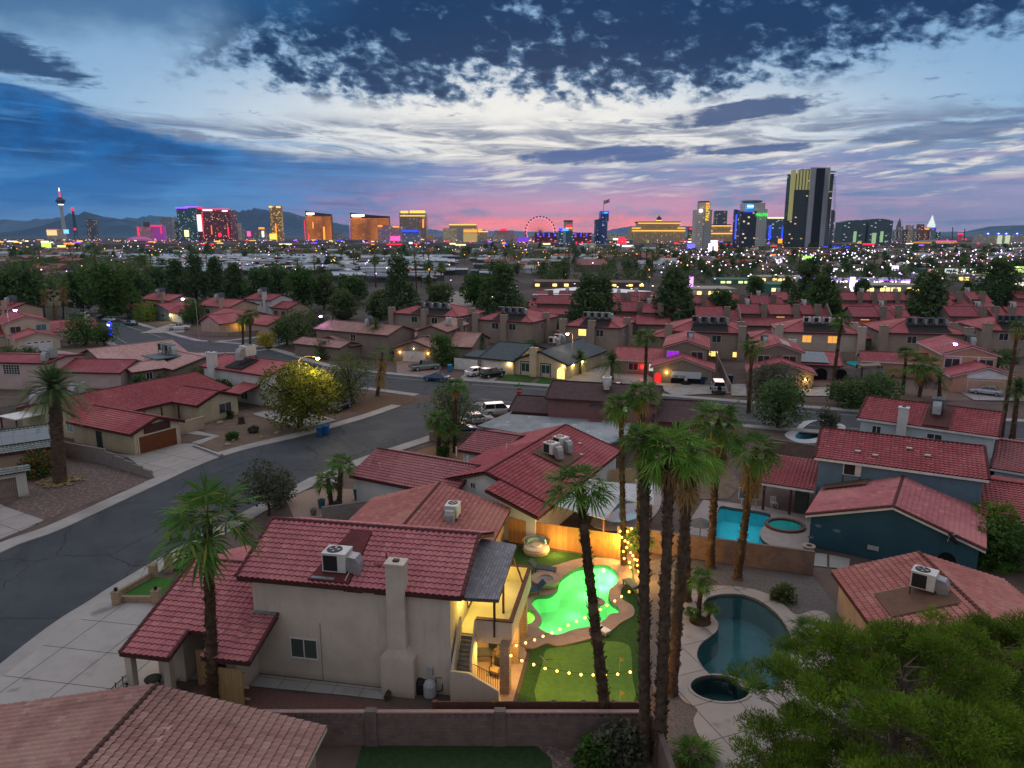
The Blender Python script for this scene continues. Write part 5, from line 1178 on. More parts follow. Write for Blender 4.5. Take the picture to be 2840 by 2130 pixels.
ac_unit(h.wp(7.6,3.2,6.3),R(-120),'pale air conditioner on the two storey house with the broad chimney',sc=1.8)
h=PX('pink stucco house at the left edge with a barred window',A(0,1175),A(300,1185),4.6,PINKW,PURF,BROWNTRIM,ang=-6)
h.block(-6.,8.,.3,9.,4.6,'gx',.12,.3); h.win('F',1.6,2.6,2.9,1.5,nv=6,nh=4); h.block(8.,19.,2.5,11.,2.8,'gx',.3,.4); h.done()
ac_unit(h.wp(7.2,2.4,4.8),R(-100),'tall greenish air conditioner beside the pink stucco house','green',1.5)
h=PX('corner house with a lit yellow porch and red gables across the side street',A(1310,890),A(1560,930),2.8,TANW,REDF,BROWNTRIM,ang=-35)
h.block(-2.,13.,2.,14.,2.8,'gx',.3,.5); h.block(7.,15.,-5.,2.,2.8,'gy',.42,.6); h.block(15.,27.,1.,11.,2.7,'gx',.3,.5); h.lamp('F',16.4,1.9,(1.,.55,.06),40.,130.,.2)
h.k=(-2.,13.,2.,14.); h.lamp('F',-1.,1.7,(1.,.55,.1),40.,90.,.2); h.lamp('F',3.,1.7,(1.,.55,.1),40.,60.,.2); h.part('porch_glow_wall',pm('yellow_wall',(.5,.38,.12)),lambda m: m.bx(15.2,18.,.7,.9,0,2.4)); h.done()
h=PX('brown garaged house with faded tiles behind the bushy tree',A(1995,1035),A(2212,1080),2.7,GREYB,BRF,BROWNTRIM,ang=-38)
h.block(.4,13.,.5,10.,2.7,'gy',.22,.5); h.garage('F',5.,6.,2.2,pm('rust_brown_door',(.15,.052,.022))); h.done()
h=PX('two storey tan house with faded tiles left of the palm group',B(0,975),B(300,990),5.2,GREYB,BRF,BROWNTRIM,ang=-30)
h.block(-8.,12.,.4,9.,5.2,'gx',.3,.5); h.win('F',2.5,3.3,1.4,1.4); h.block(-9.,4.,-5.,.4,2.7,'gx',.3,.5); h.done()
ac_unit(h.wp(4.,4.2,6.6),R(-120),'dark air conditioner on the tan two storey house left of the palms','dark',1.2)
BACK=[('house with a lit garage sign behind the white pickup',A(1080,850),A(1210,850),2.8,'gx',8,PURF,BLUEW2),('low red roofed house left of the lit garage',A(805,828),A(930,830),2.8,'gx',9,PURF,BLUEW2),
  ('two storey house with a chimney at the back of the side street',A(905,765),A(1190,768),5.,'gx',9,REDF,TANW),('low gabled house below the chimneyed one',A(945,832),A(1170,815),3.,'gy',9,REDF,BLUEW2),
  ('two storey cream house with a tall pale chimney beyond the corner house',A(1270,805),A(1575,785),5.,'gx',10,REDF,TANW),('two storey pale house at the foot of the dark trees',A(1580,765),A(1815,765),5.,'gx',9,PURF,WHITEW),
  ('low red roof behind the olive shrub',A(1740,820),A(1840,830),2.8,'gx',9,PURF,TANW),('red roof behind the street lamp at the left edge',A(-40,830),A(105,822),5.,'gx',9,REDF,TANW),
  ('dark roof half hidden by left edge palms',A(230,720),A(345,722),5.,'gx',9,PURF,TANW),('low red roof at the left edge beyond the lamp',A(-60,905),A(60,905),2.8,'gx',9,REDF,TANW)]
for lab,a,b,ze,rt,dp,rm,wm in BACK:
 h=PX(lab,a,b,ze,wm,rm,BROWNTRIM,ang=-30); L=max(h.L,7.); h.block(.3,L,.3,dp,ze,rt,.32,.5); h.win('F',L*.3,ze - 2.2,1.6,1.3); h.win('F',L*.7,ze - 2.2,1.6,1.3)
 if ze > 4: h.chimney(L*.78,.1,1.3,.8,ze+2.4)
 if 'lit garage sign' in lab: h.lamp('F',1.,1.9,(1.,.55,.1),30.,160.,.2); h.garage('F',L*.55,4.5); point('flood',h.wp(L*.5,-1.5,2.8),240.,(1.,.85,.5),.2,h.root)
 h.done()
 if ze > 4: ac_unit(h.wp(L*.4,dp*.4,ze+1.5),R(-120),'big dark air conditioner on the '+' '.join(lab.split()[:9]),'dark',1.7)
# fourplexes: hipped roofs with a black flat patch and four air conditioners
ORD=['first','second','third','fourth','fifth','sixth','seventh','eighth','ninth','tenth','eleventh','twelfth','thirteenth','fourteenth']
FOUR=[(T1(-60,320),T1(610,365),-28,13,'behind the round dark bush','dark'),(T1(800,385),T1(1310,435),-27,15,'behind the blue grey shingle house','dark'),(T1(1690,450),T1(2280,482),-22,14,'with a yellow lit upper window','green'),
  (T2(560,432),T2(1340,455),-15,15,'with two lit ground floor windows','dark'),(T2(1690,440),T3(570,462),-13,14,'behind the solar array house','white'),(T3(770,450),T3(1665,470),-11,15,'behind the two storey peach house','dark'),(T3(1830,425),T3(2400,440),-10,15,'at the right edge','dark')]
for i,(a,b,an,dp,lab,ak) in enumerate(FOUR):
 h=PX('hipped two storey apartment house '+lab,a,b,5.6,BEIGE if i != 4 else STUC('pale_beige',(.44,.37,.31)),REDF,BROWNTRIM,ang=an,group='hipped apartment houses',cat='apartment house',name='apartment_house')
 L=h.L; h.block(.4,L - .4,.4,dp,5.6,'hip',.33,.5); z=lambda y: 5.6+.33*(y+.1)+.06
 h.part('roof_patch',BLK,lambda m: m.add([(L*.3,.1,z(.1)),(L*.8,.1,z(.1)),(L*.78,4.6,z(4.6)),(L*.34,4.6,z(4.6))],[[0,1,2,3]]))
 for x,y in ((.2,.2),(L*.52,0) if i < 3 else (L - .4,.2),(L - .3,dp*.55)): h.chimney(x,y,1.5,1.3,6.9)
 lit=LIT if i in (2,) else None
 h.win('F',L*.35,3.5,1.7,1.4,lit=lit or (em('amber_window',(1.,.45,.08),.8) if i == 4 else None)); h.win('F',L*.65,3.5,1.7,1.4,lit=em('amber_window',(1.,.45,.08),.8) if i == 4 else None); h.win('R',dp*.4,3.4,1.,1.3); h.win('L',dp*.4,3.4,1.,1.3)
 if i == 3: h.win('F',L*.62,.6,1.7,1.,lit=LIT); h.win('F',L*.92,.6,1.4,1.,lit=LIT)
 h.block(-4.,2.,dp - 6.,dp+3.,3.1,'hip',.3,.5); h.done()
 for k in range(4): ac_unit(h.wp(L*(.36+.12*k),3.2,z(3.2)+.3),R(an),'%s of four roof units on the hipped house %s' % (('leftmost','second','third','rightmost')[k],lab),'white' if i == 4 and k < 2 else ak,1.25,'rooftop units of the apartment houses')
# rows of townhouses
TOWN=[[(T1(1400,170),T1(1545,172)),(T1(1650,175),T1(1790,172)),(T2(15,230),T2(240,236)),(T2(300,245),T2(450,246)),(T2(850,286),T2(1120,286)),(T2(1290,254),T2(1505,256)),(T2(1600,260),T2(1832,262)),(T3(-60,262),T3(60,262)),(T3(455,286),T3(720,287)),(T3(735,276),T3(900,281)),(T3(1450,282),T3(1750,286)),(T3(1765,285),T3(1890,290)),(T3(1902,295),T3(2060,300)),(T3(2080,290),T3(2300,292))],
  [(T1(2090,200),T1(2280,200)),(T2(150,115),T2(325,116)),(T2(390,112),T2(490,112)),(T2(780,150),T2(890,150)),(T2(1050,132),T2(1290,134)),(T2(1640,115),T2(1800,118)),(T3(310,118),T3(505,120)),(T3(545,118),T3(655,120)),(T3(665,118),T3(890,121)),(T3(885,120),T3(1030,124)),(T3(1340,110),T3(1520,112)),(T3(1640,110),T3(1760,112)),(T3(2140,100),T3(2330,104))],
  [(T1(1420,225),T1(1700,290)),(T2(-20,130),T2(130,132)),(T2(560,130),T2(760,130)),(T2(1420,150),T2(1600,150)),(T3(230,70),T3(330,72)),(T3(1240,130),T3(1350,130))]]
for r_,row in enumerate(TOWN):
 for k,(a,b) in enumerate(row):
  h=PX('%s townhouse from the left in the %s row of red roofs' % (ORD[k],('front','back','middle')[r_]),a,b,5.2,GREYB,PURF if (k+r_) % 3 else REDF,BROWNTRIM,ang=-9 - 12*max(0,(1700 - a[0])/800),group='townhouse rows',cat='townhouse',name='townhouse'); L=h.L
  h.block(.3,L - .2,.3,9.,5.2,'gx',.42,.6); h.win('F',L*.5,3.2,2.,1.3,lit=em('amber_window',(1.,.45,.08),.8) if (r_,k) in ((0,8),(0,6)) else pm('pale_pane',(.09,.11,.13)))
  h.block(L - .2,L+4.,1.5,9.6,4.4,'gx',.42,.5); h.block(-1.,L+3.,-4.5,.3,2.7,'shed',.3,.5); h.chimney(L+.9,.6,1.5,1.2,7.6)
  h.part('side_wall',GREYB,lambda m: m.add([(L+4.05,-.5,0),(L+4.3,-.5,0),(L+4.3,9.5,0),(L+4.05,9.5,0),(L+4.05,-.5,4.9),(L+4.3,-.5,4.9),(L+4.3,5.,7.6),(L+4.05,5.,7.6),(L+4.3,9.5,6.),(L+4.05,9.5,6.)],[[0,1,5,4],[4,5,6,7],[7,6,8,9],[1,2,8,6,5],[0,4,7,9,3],[2,3,9,8]])) if k % 3 == 1 else None
  h.done()
  if k % 2: ac_unit(h.wp(L*.5,5.5,7.),R(-100),'white air conditioner on the ridge of the %s townhouse in the %s row' % (ORD[k],('front','back','middle')[r_]),'white',1.3,'units behind the townhouse ridges')
# ------------------------------------------------------------------ walls and fences
BLOCKW=block_mat('block_wall',(.155,.105,.095),(.19,.13,.118)); BLOCKT=block_mat('tan_block_wall',(.30,.23,.18),(.25,.19,.15)); BLOCKG=block_mat('grey_block_wall',(.25,.225,.215),(.21,.19,.18))
WOOD=plank_mat('cedar_planks',(.36,.17,.045),(.46,.24,.075)); WOODP=plank_mat('pale_planks',(.36,.24,.10),(.43,.30,.14)); LATT=plank_mat('red_lattice',(.085,.03,.022),(.11,.04,.03),.1)
def wall(name,label,pts,h,mat,th=.2,cat='wall',steps=None,cap=True,posts=0,pm_=None):
 a0=Vector((*pts[0][:2],0)); t=thing(name,label,cat,a0); m=MB(); cm=MB()
 for i in range(len(pts) - 1):
  a,b=Vector(pts[i][:2]),Vector(pts[i+1][:2]); d=(b - a).normalized(); n=Vector((-d.y,d.x))*th/2; k=steps or 1
  for j in range(k):
   p,q=lerp(a,b,j/k),lerp(a,b,(j+1)/k); hh=h if not steps else lerp(h,.75,j/(k - 1))
   if i and not j: p=p+d*th*.5
   m.prism([tuple(p - n),tuple(q - n),tuple(q+n),tuple(p+n)],0,hh)
   if cap: cm.prism([tuple(p - n*1.25),tuple(q - n*1.25),tuple(q+n*1.25),tuple(p+n*1.25)],hh+.003,hh+.07)
 m.build('panel',mat,t)
 if cap: cm.build('coping',pm_ or mat,t)
 for j in range(posts):
  f=j/max(1,posts - 1); p=lerp(Vector(pts[0][:2]),Vector(pts[-1][:2]),f); MB().bx(p.x - .11,p.x+.11,p.y - .11,p.y+.11,0,h+.1).build('post',pm_ or mat,t)
 return t
w_=wall('block_wall','long block wall with a pierced top course along the dark lawn',[(-13.6,31.25),(6.9,31.1)],1.62,BLOCKW,cap=False)
m=MB(); m.bx(-13.6,6.9,31.06,31.3,1.83,1.90); m.build('coping',pm('pinkish_coping',(.30,.20,.19),(.25,.17,.16),3.),w_)
m=MB()
for i in range(51): x=-13.55+i*.4; m.add([(x,31.1,1.62),(x+.4,31.1,1.62),(x+.4,31.1,1.65),(x+.23,31.1,1.72),(x+.4,31.1,1.80),(x+.4,31.1,1.83),(x,31.1,1.83),(x,31.1,1.80),(x+.17,31.1,1.72),(x,31.1,1.65)],[[0,1,2,3,8,9],[3,4,5,6,7,8]]); m.bx(x - .03,x+.03,31.1,31.26,1.62,1.83)
m.build('pierced_course',pm('pierced_block',(.20,.13,.12),(.16,.105,.095),4.),w_)
for x in (-7.0,-.6): MB().bx(x - .28,x+.28,30.98,31.36,0,1.98).build('pier',BLOCKW,w_)
wall('block_wall','block wall running towards the camera beside the leaning palms',[(7.0,31.1),(7.35,20.)],1.85,BLOCKW)
wall('block_wall','brown block wall between the dark pool and the turquoise pool',[(8.6,54.2),(12.66,52.75),(22.6,49.3)],1.85,BLOCKW)
wall('lattice_fence','reddish lattice fence behind the pierced block wall',[(-3.9,31.75),(6.6,31.7)],1.95,LATT,.06,'fence',posts=8)
wall('wooden_fence','tall cedar plank fence glowing orange behind the round daybed',[(-.3,55.3),(8.5,52.1)],2.05,WOOD,.05,'fence',cap=False)
wall('bamboo_fence','pale upright slat fence between the red roof and the palms',[xy(E(1725,800)),xy(E(1890,790))],1.6,plank_mat('bamboo',(.42,.33,.18),(.34,.26,.14),.12),.08,'fence',cap=False)
wp_=[xy(D(400,385)),xy(D(690,440))]; wall('block_wall','pinkish block wall beside the big date palm',[xy(D(300,350))]+wp_,1.75,BLOCKG)
wall('stepped_wall','block wall stepping down to the driveway of the rust brown garage',[wp_[1],xy(D(985,528))],1.5,BLOCKG,steps=5)
wall('block_wall','pale block wall in the yard left of the date palm',[xy(D(-60,150)),xy(D(300,75))],1.5,BLOCKG)
wall('block_wall','low block wall by the teal bin in front of the white walled house',[xy(E(-130,1040)),xy(E(235,985))],1.3,BLOCKG)
wall('block_wall','pinkish wall behind the greenish air conditioners',[xy(K(1040,1290)),xy(K(1480,1310))],1.8,STUC('brick_pink',(.36,.21,.17)))
wall('block_wall','grey block wall in front of the backyard pergola',[xy(T3(335,925)),xy(T3(790,930))],1.9,BLOCKG)
wall('block_wall','tan wall topped by a hedge behind the backyard pool',[xy(T3(330,745)),xy(T3(630,750))],1.9,BLOCKT)
wall('side_wall','long tan wall beside the white truck driveway',[xy(T2(1040,700)),xy(T2(1195,1070))],1.5,BLOCKT)
wall('block_wall','dark block wall behind the patio of the blue house',[xy(G(560,590)),xy(G(860,640))],1.6,BLOCKW)
wall('block_wall','mauve wall behind the palms by the cross street',[xy(G(-60,395)),xy(G(330,380))],1.6,STUC('mauve_wall',(.24,.14,.15)))
wall('block_wall','low wall behind the grove by the driveway of the grey roof',[xy(E(560,520)),xy(E(860,520))],1.1,BLOCKT)
wall('block_wall','tan boundary wall along the side street',[xy(A(1250,1000)),xy(A(1480,1010)),xy(A(1800,985))],1.0,BLOCKT)
v=at(Y7(700,1150)); t=thing('fence_screen','honey coloured plank fence panel standing behind the near palm','fence panel',v); m=MB(); m.prism([(v.x - .2,v.y - .1),(v.x+1.35,v.y - .35),(v.x+1.36,v.y - .29),(v.x - .19,v.y - .04)],.02,2.25); m.build('planks',WOODP,t)
for z in (.4,1.1,1.9): MB().prism([(v.x - .18,v.y - .03),(v.x+1.65,v.y - .33),(v.x+1.66,v.y - .26),(v.x - .17,v.y+.04)],z,z+.1).build('batten',WOODP,t)
v=at(Y7(588,1040)); t=thing('fence_screen','narrow plank panel half hidden behind the near palm trunk','fence panel',v); MB().prism([(v.x - .3,v.y),(v.x+.3,v.y - .05),(v.x+.3,v.y+.02),(v.x - .3,v.y+.07)],0,2.2).build('planks',WOODP,t)
a,b=at(Y7(145,1090)),at(Y7(-75,1300)); t=thing('iron_railing','black wrought iron railing beside the front driveway','railing',a); m=MB()
for z in (.15,1.3): m.tube([(a.x,a.y,z),(b.x,b.y,z)],.025,5)
for i in range(26): p=lerp(a,b,i/25); m.tube([(p.x,p.y,0),(p.x,p.y,1.35+(.1 if i % 5 == 0 else 0))],.03 if i % 5 == 0 else .012,5)
m.build('rails',DARKMETAL,t); m=MB()
for i in (2,7,12,17,22): p=lerp(a,b,(i+.5)/25); m.lathe([(.02,.5),(.13,.6),(.03,.7),(.13,.8),(.02,.9)],(p.x,p.y,0),6)
m.build('scrolls',DARKMETAL,t)
# front yard pillars and kerb walls
LMPB=pm('black_lamp',(.02,.02,.022))
for i,(p,lab) in enumerate(((D(1095,1130),'farthest block pillar of the front turf'),(D(995,1172),'block pillar without a lamp at the turf corner'),(D(760,1350),'block pillar at the near left corner of the front turf'),(D(1015,1342),'block pillar beside the red garage roof'))):
 v=at(p); t=thing('block_pillar',lab,'pillar',v,'front yard pillars'); m=MB(); m.bx(v.x - .24,v.x+.24,v.y - .24,v.y+.24,0,1.05 if i else 1.35); m.bx(v.x - .27,v.x+.27,v.y - .27,v.y+.27,1.053 if i else 1.353,1.12 if i else 1.42); m.build('shaft',PILB,t)
 if i != 1: m=MB(); m.lathe([(.1,0),(.07,.05),(.13,.08),(.12,.2),(.03,.26)],(v.x,v.y,1.12 if i else 1.42),8); m.build('lantern',LMPB,t)
wall('kerb_wall','low block edging along the front of the turf',[xy(D(782,1335)),xy(D(1000,1338))],.5,PILB); wall('kerb_wall','low block edging along the sidewalk side of the turf',[xy(D(770,1300)),xy(D(985,1178))],.5,PILB)
for p_,lab_ in ((D(1482,490),'round manhole cover in the street before the short palms'),(W(300,1210),'round manhole cover in the near part of the street')):
 v=at(p_,.008); m=MB(); m.lathe([(.36,0),(.36,.012),(.28,.016)],v,18); tag(m.build('manhole_cover',pm('cast_iron',(.05,.05,.05),(.035,.035,.036),9.,.7),None,v),lab_,'manhole cover')
# ------------------------------------------------------------------ cars
def loft(m,secs):
 n=len(secs[0]); o=len(m.v); vs=[p for s_ in secs for p in s_]; fs=[]
 for i in range(len(secs) - 1):
  for k in range(n): fs.append([i*n+k,i*n+(k+1) % n,(i+1)*n+(k+1) % n,(i+1)*n+k][::-1])
 fs.append(list(range(n))); fs.append([len(vs) - n+k for k in range(n)][::-1]); m.add(vs,fs)
CARS={'sedan': dict(L=4.7,W=.9,body=[(-2.35,.45,.74),(-2.25,.32,.86),(-1.5,.28,.95),(-.9,.28,.93),(.9,.28,.93),(1.6,.28,.84),(2.2,.3,.72),(2.35,.42,.60)],cab=(-1.75,-1.05,.35,1.15,1.44),wh=(-1.35,1.4),r=.32),
  'hatch': dict(L=4.7,W=.96,body=[(-2.3,.5,.9),(-2.2,.36,1.02),(-1.4,.3,1.06),(.9,.3,1.0),(1.6,.3,.92),(2.2,.34,.78),(2.33,.46,.66)],cab=(-2.15,-1.2,.4,1.35,1.62),wh=(-1.4,1.45),r=.36),
  'suv': dict(L=4.8,W=.98,body=[(-2.4,.5,1.0),(-2.32,.42,1.10),(-1.4,.38,1.12),(.9,.38,1.10),(1.7,.38,1.05),(2.3,.42,.95),(2.4,.5,.8)],cab=(-2.3,-2.0,.55,1.2,1.80),wh=(-1.45,1.5),r=.39),
  'pickup': dict(L=5.7,W=1.0,body=[(-2.85,.55,1.05),(-2.8,.45,1.10),(-1.0,.42,1.10),(.9,.42,1.12),(1.8,.42,1.10),(2.7,.45,1.0),(2.85,.55,.85)],cab=(-.75,-.5,.8,1.45,1.85),wh=(-1.75,1.85),r=.42),
  'boxy': dict(L=4.7,W=1.05,body=[(-2.35,.6,1.2),(-2.3,.5,1.24),(-1.2,.5,1.25),(.9,.5,1.22),(2.2,.55,1.18),(2.35,.6,1.05)],cab=(-2.28,-2.2,.75,1.1,1.95),wh=(-1.4,1.5),r=.46)}
TAIL=lambda: pm('tail_lamp',(.25,.01,.01),None,1.,.3); HEAD=lambda: pm('head_lamp',(.5,.5,.5),None,1.,.2); TYRE=lambda: pm('tyre',(.012,.012,.013),(.02,.02,.02),8.,.9)
def car(kind,col,loc,rz,label,name=None,dark=False):
 k=CARS[kind]; W_=k['W']; t=thing(name or ('pickup_truck' if kind == 'pickup' else 'car'),label,'pickup truck' if kind == 'pickup' else 'car',loc,'parked cars',rz)
 T=Matrix.Translation(loc) @ Matrix.Rotation(rz,4,'Z'); P=pm('car_paint_%s' % label[:18],col,tuple(min(1,c*1.15) for c in col),2.,.25,metal=.3,coat=.8)
 m=MB(T); secs=[]
 for i,(x,zb,zt) in enumerate(k['body']):
  w=W_*(.88 if i in (0,len(k['body']) - 1) else .97 if i in (1,len(k['body']) - 2) else 1.)
  secs.append([(x,-w,zb+.08),(x,-w*.94,zb),(x,w*.94,zb),(x,w,zb+.08),(x,w,lerp(zb,zt,.62)),(x,w*.90,zt),(x,-w*.90,zt),(x,-w,lerp(zb,zt,.62))])
 loft(m,secs); x0,x1,x2,x3,zr=k['cab']; zb=.9*min(s_[2] for s_ in k['body'][1:-2]) if kind != 'sedan' else .84; wi=W_*.72; wo=W_*.89; zb=max(.8,zb)
 m.add([(x1,-wi,zr - .02),(x2,-wi,zr),(x2,wi,zr),(x1,wi,zr - .02),(x1,-wi,zr - .08),(x2,-wi,zr - .07),(x2,wi,zr - .07),(x1,wi,zr - .08)],[[0,1,2,3],[0,4,5,1],[1,5,6,2],[2,6,7,3],[3,7,4,0]])
 for xa,xb,ya in ((x0,x1,1),(x3,x2,1)):
  for sg in (-1,1): m.tube([(xa,wo*sg,zb),(xb,wi*sg,zr - .05)],.045,5)
 for sg in (-1,1): m.tube([((x1+x2)/2,wo*sg,zb),((x1+x2)/2,wi*sg,zr - .05)],.045,5)
 if kind == 'pickup': m.add([(-2.7,-.85,1.105),(-.9,-.85,1.105),(-.9,.85,1.105),(-2.7,.85,1.105)],[[0,1,2,3]])
 b=m.build('body',P,t)
 GL=pm('car_glass',(.010,.013,.016),None,1.,.06,spec=.9)
 if kind == 'pickup': MB(T).bx(-2.68,-.95,-.83,.83,1.10,1.112).build('cargo_bed',TYRE,t)
 for nm,q in (('rear_window',[(x0,-wo*.95,zb),(x0,wo*.95,zb),(x1,wi*.95,zr - .06),(x1,-wi*.95,zr - .06)]),('windshield',[(x3,wo*.95,zb),(x3,-wo*.95,zb),(x2,-wi*.95,zr - .06),(x2,wi*.95,zr - .06)])): MB(T).add(q,[[0,1,2,3][::-1]]).build(nm,GL,t)
 for sg in (-1,1): MB(T).add([(x0+.1,wo*sg*.99,zb),(x3 - .1,wo*sg*.99,zb),(x2 - .03,wi*sg,zr - .06),(x1+.03,wi*sg,zr - .06)],[[0,1,2,3] if sg < 0 else [3,2,1,0]]).build('side_window',GL,t)
 for x in k['wh']:
  for sg in (-1,1):
   y=sg*(W_ - .08); o=MB(T).tube([(x,y - .1,k['r']),(x,y+.1,k['r'])],k['r'],16).build('wheel',TYRE,t)
   MB(T).tube([(x,y+sg*.085,k['r']),(x,y+sg*.108,k['r'])],k['r']*.62,10).build('rim',GALV,o)
 xe,xs=k['body'][0][0],k['body'][-1][0]
 for sg in (-1,1):
  MB(T).bx(xe+.0,xe+.16,*sorted((sg*W_*.55,sg*W_*.9)),.68 if kind == 'sedan' else .8,.84 if kind == 'sedan' else .98).build('tail_light',TAIL,t)
  MB(T).bx(xs - .22,xs - .03,*sorted((sg*W_*.5,sg*W_*.88)),.52 if kind == 'sedan' else .66,.66 if kind == 'sedan' else .80).build('headlight',HEAD,t)
 MB(T).bx(xe - .012,xe+.05,-.16,.16,.55,.68).build('number_plate',WHITE,t)
 if kind == 'boxy': MB(T).tube([(xe - .2,0,.95),(xe - .02,0,.95)],.36,14).build('spare_wheel',TYRE,t)
 return t
XA=math.atan2(-.36,.93)
def car_px(kind,col,p,rz,label): v=at(p,.13); return car(kind,col,(v.x,v.y,.02 if 'street' in label or 'kerb' in label else .14),rz,label)
car_px('sedan',(.02,.06,.16),T1(410,1010),XA+math.pi,'blue sedan at the kerb of the cross street')
car_px('hatch',(.62,.63,.65),T1(825,965),R(38),'white hatchback with a glass roof on the driveway')
car_px('suv',(.010,.010,.011),T1(975,980),R(38),'black sport utility car on the driveway beside the white one')
car_px('pickup',(.17,.20,.20),T1(285,905),R(28),'grey green pickup truck on the pinkish driveway')
car_px('boxy',(.40,.43,.46),T2(1070,1050),R(80),'pale boxy off-roader seen from behind with a spare wheel')
car_px('sedan',(.33,.36,.38),T3(1830,1085),R(140),'silver sedan in front of the tan garage door')
car_px('sedan',(.018,.026,.034),K(440,945),R(140),'dark grey sedan on the driveway of the cream house')
car_px('pickup',(.55,.55,.55),A(1155,965),R(20),'white pickup truck in front of the lit corner house')
car_px('sedan',(.50,.52,.55),A(705,908),R(150),'white sedan parked on the side street')
car_px('sedan',(.012,.014,.016),A(665,898),R(150),'black car behind the white sedan on the side street')
car_px('sedan',(.02,.07,.13),A(843,932),R(150),'blue sedan parked alone on the side street')
car_px('pickup',(.5,.48,.42),A(535,868),R(110),'white pickup truck far up the side street')
car_px('suv',(.012,.012,.012),A(748,868),R(10),'black truck in a dark driveway by the wall lamp')
car_px('sedan',(.014,.014,.016),A(2190,1480),R(70),'dark car beside the yellow lit tree')
car_px('pickup',(.55,.55,.56),A(2140,1112),R(20),'white pickup truck in front of the rust brown garage on the left')
car_px('suv',(.50,.50,.50),E(1010,350),R(14),'white sport utility car behind the grey flat roof')
car_px('sedan',(.42,.42,.43),E(870,405),R(20),'pale car with lit roof edge by the grove')
car_px('sedan',(.02,.05,.12),E(755,470),R(20),'blue car low beside the palm grove')
car_px('sedan',(.05,.06,.08),E(1775,195),XA,'dark blue car behind the dark brown roof on the cross street')
# ------------------------------------------------------------------ street lamps and signs
def street_lamp(base,head,label,col=(.62,.30,1.),k=60.,watt=0.,group='cobra head street lamps',r=.2,pole=None):
 b=at(base) if len(base) == 2 else Vector(base); hd=atY(head,b.y); t=thing('street_lamp',label,'street lamp',b,group); m=MB()
 top=Vector((b.x,b.y,hd.z+.25)); d=Vector((hd.x - b.x,0,0)); m.tube([b,top - Vector((0,0,.6))],[.11,.07],8)
 m.tube([top - Vector((0,0,.6)),top - Vector((0,0,.2))+d*.12,top+d*.45,hd+Vector((0,0,.12))],[.06,.05,.045,.04],6); m.build('pole',pole or pm('tan_pole',(.32,.27,.20),(.28,.235,.175),2.,.6),t)
 m=MB(); m.ball(hd+Vector((0,0,.1)),.26,8,.45); hh=m.build('lamp_head',GALV,t)
 m=MB(); m.ball(hd - Vector((0,0,.06)),r,8,.7); m.build('lens',em('street_glow_%d' % int(col[2]*100),col,k),hh)
 if watt: point('street_light',hd - Vector((0,0,.6)),watt,col,.3,t)
 return t
LAV=(.62,.34,1.)
street_lamp(K(180,1010),K(195,372),'street lamp by the cream house at the left edge',LAV,70.,160.,r=.3)
street_lamp(A(1285,1020),A(1180,765),'street lamp on the corner of the lit yellow porch',LAV,80.,500.,r=.34)
street_lamp(A(2150,1110),A(2070,878),'street lamp rising left of the tall palm group',LAV,80.,110.,r=.3)
street_lamp(T1(1795,935),T1(1745,535),'street lamp in front of the blue grey shingle house',(1.,.62,.42),70.,260.,r=.26)
street_lamp(T3(1325,1105),T3(1512,565),'street lamp in front of the two storey peach house',LAV,80.,260.,r=.3)
street_lamp(A(1955,1600),A(2052,1148),'street lamp hidden in the yellow lit tree',(1.,.70,.16),40.,1700.,r=.26)
street_lamp(A(590,830),A(612,690),'street lamp among the dark trees up the side street',LAV,90.,300.,r=.4)
def sign_post(base,label,h=2.6):
 v=at(base); t=thing('street_sign',label,'street sign',v); MB().tube([v,v+Vector((0,0,h))],.04,6).build('post',GALV,t); return t,v
t,v=sign_post(E(1140,285),'red octagonal stop sign with green street name plates on top',3.4); T_=Matrix.Translation((v.x,v.y - .06,2.1)) @ Matrix.Rotation(R(8),4,'Z')
m=MB(T_); q=[(.5*math.cos(R(22.5+45*k)),.5*math.sin(R(22.5+45*k))) for k in range(8)]; m.add([(x,-.0,z) for x,z in q]+[(x,.03,z) for x,z in q],[list(range(8)),list(range(15,7,-1))]+[[k,8+k,8+(k+1) % 8,(k+1) % 8] for k in range(8)]); pl=m.build('plate',pm('stop_red',(.42,.015,.02),None,1.,.4),t)
text('STOP',.36,T_ @ Matrix.Translation((0,-.02,0)) @ FACE,WHITE(),t)
for i,(w,z,a) in enumerate(((.75,2.85,0),(.75,3.15,70))):
 T2_=Matrix.Translation((v.x,v.y,z)) @ Matrix.Rotation(R(a+6),4,'Z'); MB(T2_).bx(-w,w,-.015,.015,0,.26).build('name_plate',pm('sign_green',(.01,.22,.12),None,1.,.4),t)
t,v=sign_post(K(1555,820),'green street name sign at the side street corner',5.); MB().bx(v.x - .9,v.x+.5,v.y - .02,v.y+.02,4.4,4.9).build('name_plate',pm('sign_green',(.01,.22,.12)),t)
v=at(K(1428,690)); t=thing('glowing_figure','blue glowing yard decoration with a round white eye','yard light',v); m=MB(); m.lathe([(.5,0),(.55,.5),(.3,1.),(.5,1.8),(.62,2.6),(.35,3.3),(.08,3.5)],v,12); m.build('body',em('blue_figure',(.02,.04,1.),1.6),t); m=MB(); m.lathe([(.42,0),(.30,.02)],(v.x,v.y - .62,2.4),12); m=MB(Matrix.Translation((v.x,v.y - .62,2.5)) @ Matrix.Rotation(math.pi/2,4,'X')); m.lathe([(.38,0),(.38,.05),(.2,.06),(.2,0)],(0,0,0),14); m.build('eye',em('eye_white',(.8,.9,1.),5.),t)
